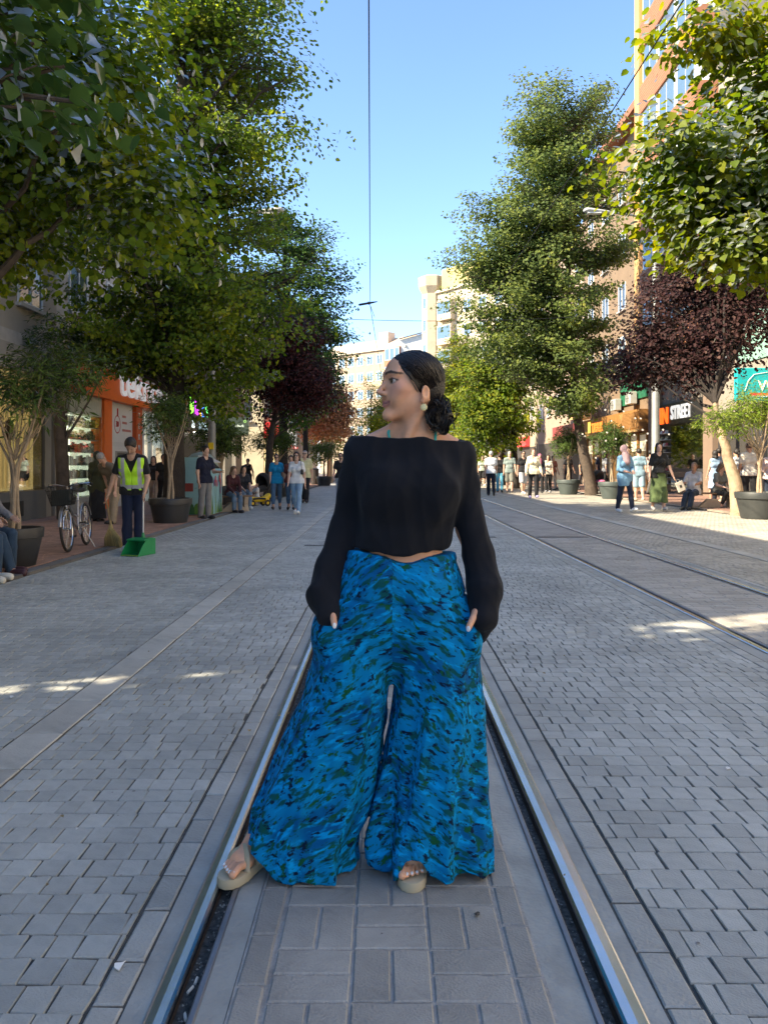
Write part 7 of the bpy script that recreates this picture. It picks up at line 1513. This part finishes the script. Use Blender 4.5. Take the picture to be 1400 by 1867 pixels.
# benches
woodb = M('bench_wood', (.22, .13, .07), .6, var=.25, vscale=6, bump=.4, bscale=40, isl=.2); conc = M('bench_concrete', (.42, .32, .22), .8, var=.12, bump=.4)
def bench(label, c, rz, L):
    t = thing('bench', label, 'bench', c, rz, 'benches on the pavements')
    me = MB().box(-L / 2, L / 2, -.045, .045, -.02, .02, .008).data('seat_slat', woodb)
    for i in range(5): link('seat_slat', me, t, (0, -.22 + .11 * i, .42))
    for x in (-L * .32, L * .32): MB().prism([(-.30, 0), (.30, 0), (.22, .18), (.26, .398), (-.26, .398), (-.22, .18)], 'x', x - .06, x + .06).build('support', conc, t)
    MB().prism([(-.4, 0), (.4, 0), (.12, .26), (-.12, .26)], 'y', -.33, -.12).build('footing', conc, t)
    return t
bench('wooden bench with tan concrete footing under the seated pair on the right', (bench_p[0] + .1, bench_p[1] + .5, .05), R(-8), 1.9)
bench('bench behind the painted container where the fair-haired woman sits', (gp(425, 936)[0] - .2, gp(425, 936)[1] + .65, .03), R(32), 1.2)
bench('bench at the left border under the person in blue jeans', (-5.08, 9.05, .03), R(90), 1.25)
# lamp posts
galv = M('galvanised_pole', (.26, .26, .245), .55, metal=.35, var=.2, vscale=3, dirt=.35)
def lamp_post(label, x, y, H, arm, r_=.13, up=.35):
    t = thing('street_lamp', label, 'street lamp', (x, y, .03), 0, 'street lamps')
    MB().lathe([(r_ * 1.25, 0), (r_ * 1.25, .25), (r_, .3), (r_ * .78, H)], 16).build('pole', galv, t, smooth=True); MB().tube([(0, 0, H - .3), (arm * .12, 0, H + .05), (arm * .5, 0, H + up * .7), (arm, 0, H + up)], .045, 8).build('arm', galv, t, smooth=True)
    s = 1 if arm > 0 else -1
    s_ = SDF((min(arm, arm + s * .95) - .1, -.25, H + up - .25), (max(arm, arm + s * .95) + .1, .25, H + up + .3), .022); s_.cone((arm, 0, H + up), (arm + s * .72, 0, H + up + .06), .10, .17, .03, flat=.55, fdir=(0, 0, 1)); V, F = s_.mesh(1); put('lamp_head', V, F, M('lamp_grey', (.45, .45, .42), .5), t)
    MB().box(arm + s * .25, arm + s * .75, -.11, .11, H + up - .07, H + up - .02).build('lamp_glass', M('lamp_lens', (.55, .55, .5), .25), t)
    MB().box(-r_ * .6, r_ * .6, -r_ * 1.12, -r_ * .7, 1.78, 1.98).build('sticker', M('yellow_sticker', (.75, .52, .02), .5), t); return t
lamp_post('grey lamp pole behind the painted container, half hidden by the linden', -5.2, 23.2, 8.6, 1.3, .125)
lamp_post('lamp pole beside the shoe shop, its lamp arm reaching over the street', 9.9, 28, 10.2, -1.75, .15)
# overhead wires
wm = M('wire_black', (.012, .012, .014), .5)
def wire(label, P, r_=.012, sag=.0):
    a, b_ = map(np.array, P); k = np.linspace(0, 1, 24)[:, None]; Q = a * (1 - k) + b_ * k - np.array((0, 0, 1)) * sag * 4 * k * (1 - k)
    return setp(MB().tube(Q, r_, 6).build('overhead_wire', wm), label, 'wire', 'overhead tram wires')
wire('contact wire over the near track, running up from the woman\'s head to the top edge', ((.05, -4, 5.5), (-.36, 20, 5.5)), .0065); wire('contact wire continuing beyond the cross wire', ((-.36, 20, 5.5), (.3, 62, 5.5)), .008)
wire('contact wire over the second track crossing the tall right tree', ((2.72, -4, 5.55), (2.72, 60, 5.5)), .008)
wire('cross wire spanning the street between the lamp poles', ((-5.2, 23.2, 6.0), (9.9, 28, 7.0)), .009, .35)
ins = setp(MB().lathe([(.012, -.25), (.03, -.22), (.03, .0), (.05, .02), (.03, .05), (.012, .25)], 10).build('wire_insulator', blk), 'dark insulator clamp where contact wire and cross wire meet', 'insulator'); ins.location = (-.42, 20, 5.55); ins.rotation_euler = (0, R(80), 0)
wire('drop wire holding the contact wire up to the cross wire', ((-.36, 20, 5.5), (-.3, 24.7, 6.1)), .008)
# litter bin, stroller, toy car, pram, banner
t = thing('litter_bin', 'dark slatted litter bin at the far end of the left lane', 'litter bin', gp(574, 884)); me = MB().box(-.03, .03, -.012, .012, .05, 1.05, .004).data('slat', M('bin_slat', (.05, .04, .035), .6))
for i in range(20): a = i * math.pi / 10; link('slat', me, t, (.26 * math.cos(a), .26 * math.sin(a), 0), (0, 0, a + R(90)))
MB().lathe([(.24, .03), (.24, .9), (.22, .95)], 20).build('liner', blk, t); MB().lathe([(.28, 1.05), (.29, 1.1), (.2, 1.16), (.01, 1.18)], 20).build('bin_lid', blk, t, smooth=True)
def stroller(label, c, rz, col, blanket):
    t = thing('stroller', label, 'stroller', c, rz); cm = cloth('stroller_' + label[:5], col)
    s = SDF((-.3, -.45, .35), (.3, .45, 1.15), .02); s.ell((0, .1, .78), (.25, .33, .30), 0); s.ell((0, -.12, .70), (.22, .36, .27), .02, 's'); V, F = s.mesh(1); put('hood', V, F, cm, t)
    s = SDF((-.3, -.55, .3), (.3, .4, .75), .02); s.cone((0, .2, .52), (0, -.3, .46), .2, .17, 0, flat=.6, fdir=(0, 0, 1)); V, F = s.mesh(1); put('seat', V, F, cm, t)
    if blanket: s = SDF((-.25, -.5, .4), (.25, .2, .75), .018); s.ell((0, -.12, .56), (.19, .27, .09), 0); V, F = s.mesh(1); put('blanket', folds(V, F, .02, 30, 1), F, cloth('pink_blanket', (.6, .12, .25)), t)
    for sx in (-1, 1):
        MB().tube([(.24 * sx, -.42, .14), (.24 * sx, .1, .5), (.24 * sx, .5, 1.02)], .014, 6).build('frame_tube', blk, t); MB().tube([(.24 * sx, .36, .14), (.24 * sx, -.1, .55)], .014, 6).build('frame_tube', blk, t)
        for y, rr in ((-.42, .11), (.36, .13)): w = MB().torus((0, 0, 0), rr - .02, .02, 20, 6, 'x').build('wheel', rub, t); w.location = (.26 * sx, y, rr); MB().tube([(-.02, 0, 0), (.02, 0, 0)], .04, 10).build('hub', galv, w)
    MB().tube([(-.24, .5, 1.02), (.24, .5, 1.02)], .018, 8).build('handle', rub, t)
stroller('black hooded stroller behind the toddler on the toy car', (gp(480, 916)[0], 27.2, .0), R(-20), (.014, .014, .016), False)
stroller('pram with pink blanket beside the leaning trunk', (at(1097, 880, 34.2)[0], 34.6, .05), R(15), (.05, .05, .05), True)
tc_ = gp(470, 923); t = thing('toy_car', 'yellow and black ride-on toy car under the toddler', 'toy car', (tc_[0], tc_[1] + .05, 0), R(-52)); yel = M('toy_yellow', (.78, .50, .01), .35); s = SDF((-.25, -.5, .05), (.25, .5, .5), .014)
s.cone((0, -.3, .2), (0, .3, .22), .11, .10, 0, flat=.8, fdir=(0, 0, 1)); s.cone((0, .22, .26), (0, .38, .33), .07, .09, .03); s.cone((0, -.22, .26), (0, -.3, .3), .07, .06, .04); V, F = s.mesh(1); put('body_shell', V, F, yel, t)
for x in (-.15, .15):
    for y in (-.28, .27): w = MB().torus((0, 0, 0), .07, .035, 20, 8, 'x').build('wheel', rub, t); w.location = (x, y, .105); MB().tube([(-.03, 0, 0), (.03, 0, 0)], .045, 10).build('rim', yel, w)
MB().tube([(0, -.2, .28), (0, -.15, .42)], .015, 6).build('steering_column', rub, t); MB().torus((0, -.15, .43), .08, .012, 16, 6, 'z').build('steering_wheel', rub, t)
for x in (-.14, .14): MB().tube([(x, -.25, .24), (x, -.05, .26), (x, .2, .24)], .03, 8).build('side_pod', rub, t)
t = thing('balloon_figure', 'red inflated advertising figure above the walkers on the right', 'balloon', (9.6, 66, 0)); s = SDF((-1, -.5, 2.0), (1, .5, 4.6), .05); s.ell((0, 0, 3.1), (.45, .35, .6), 0); s.cone((0, 0, 3.2), (-.65, 0, 3.9), .2, .12, .1); s.cone((0, 0, 3.2), (.6, 0, 4.0), .2, .12, .1); s.cone((0, 0, 2.8), (-.3, 0, 2.2), .2, .12, .1); s.cone((0, 0, 2.8), (.35, 0, 2.2), .2, .12, .1); V, F = s.mesh(1); put('figure', V, F, M('balloon_red', (.62, .04, .02), .4), t); MB().tube([(0, 0, 0), (0, 0, 2.6)], .04, 6).build('mast', galv, t)
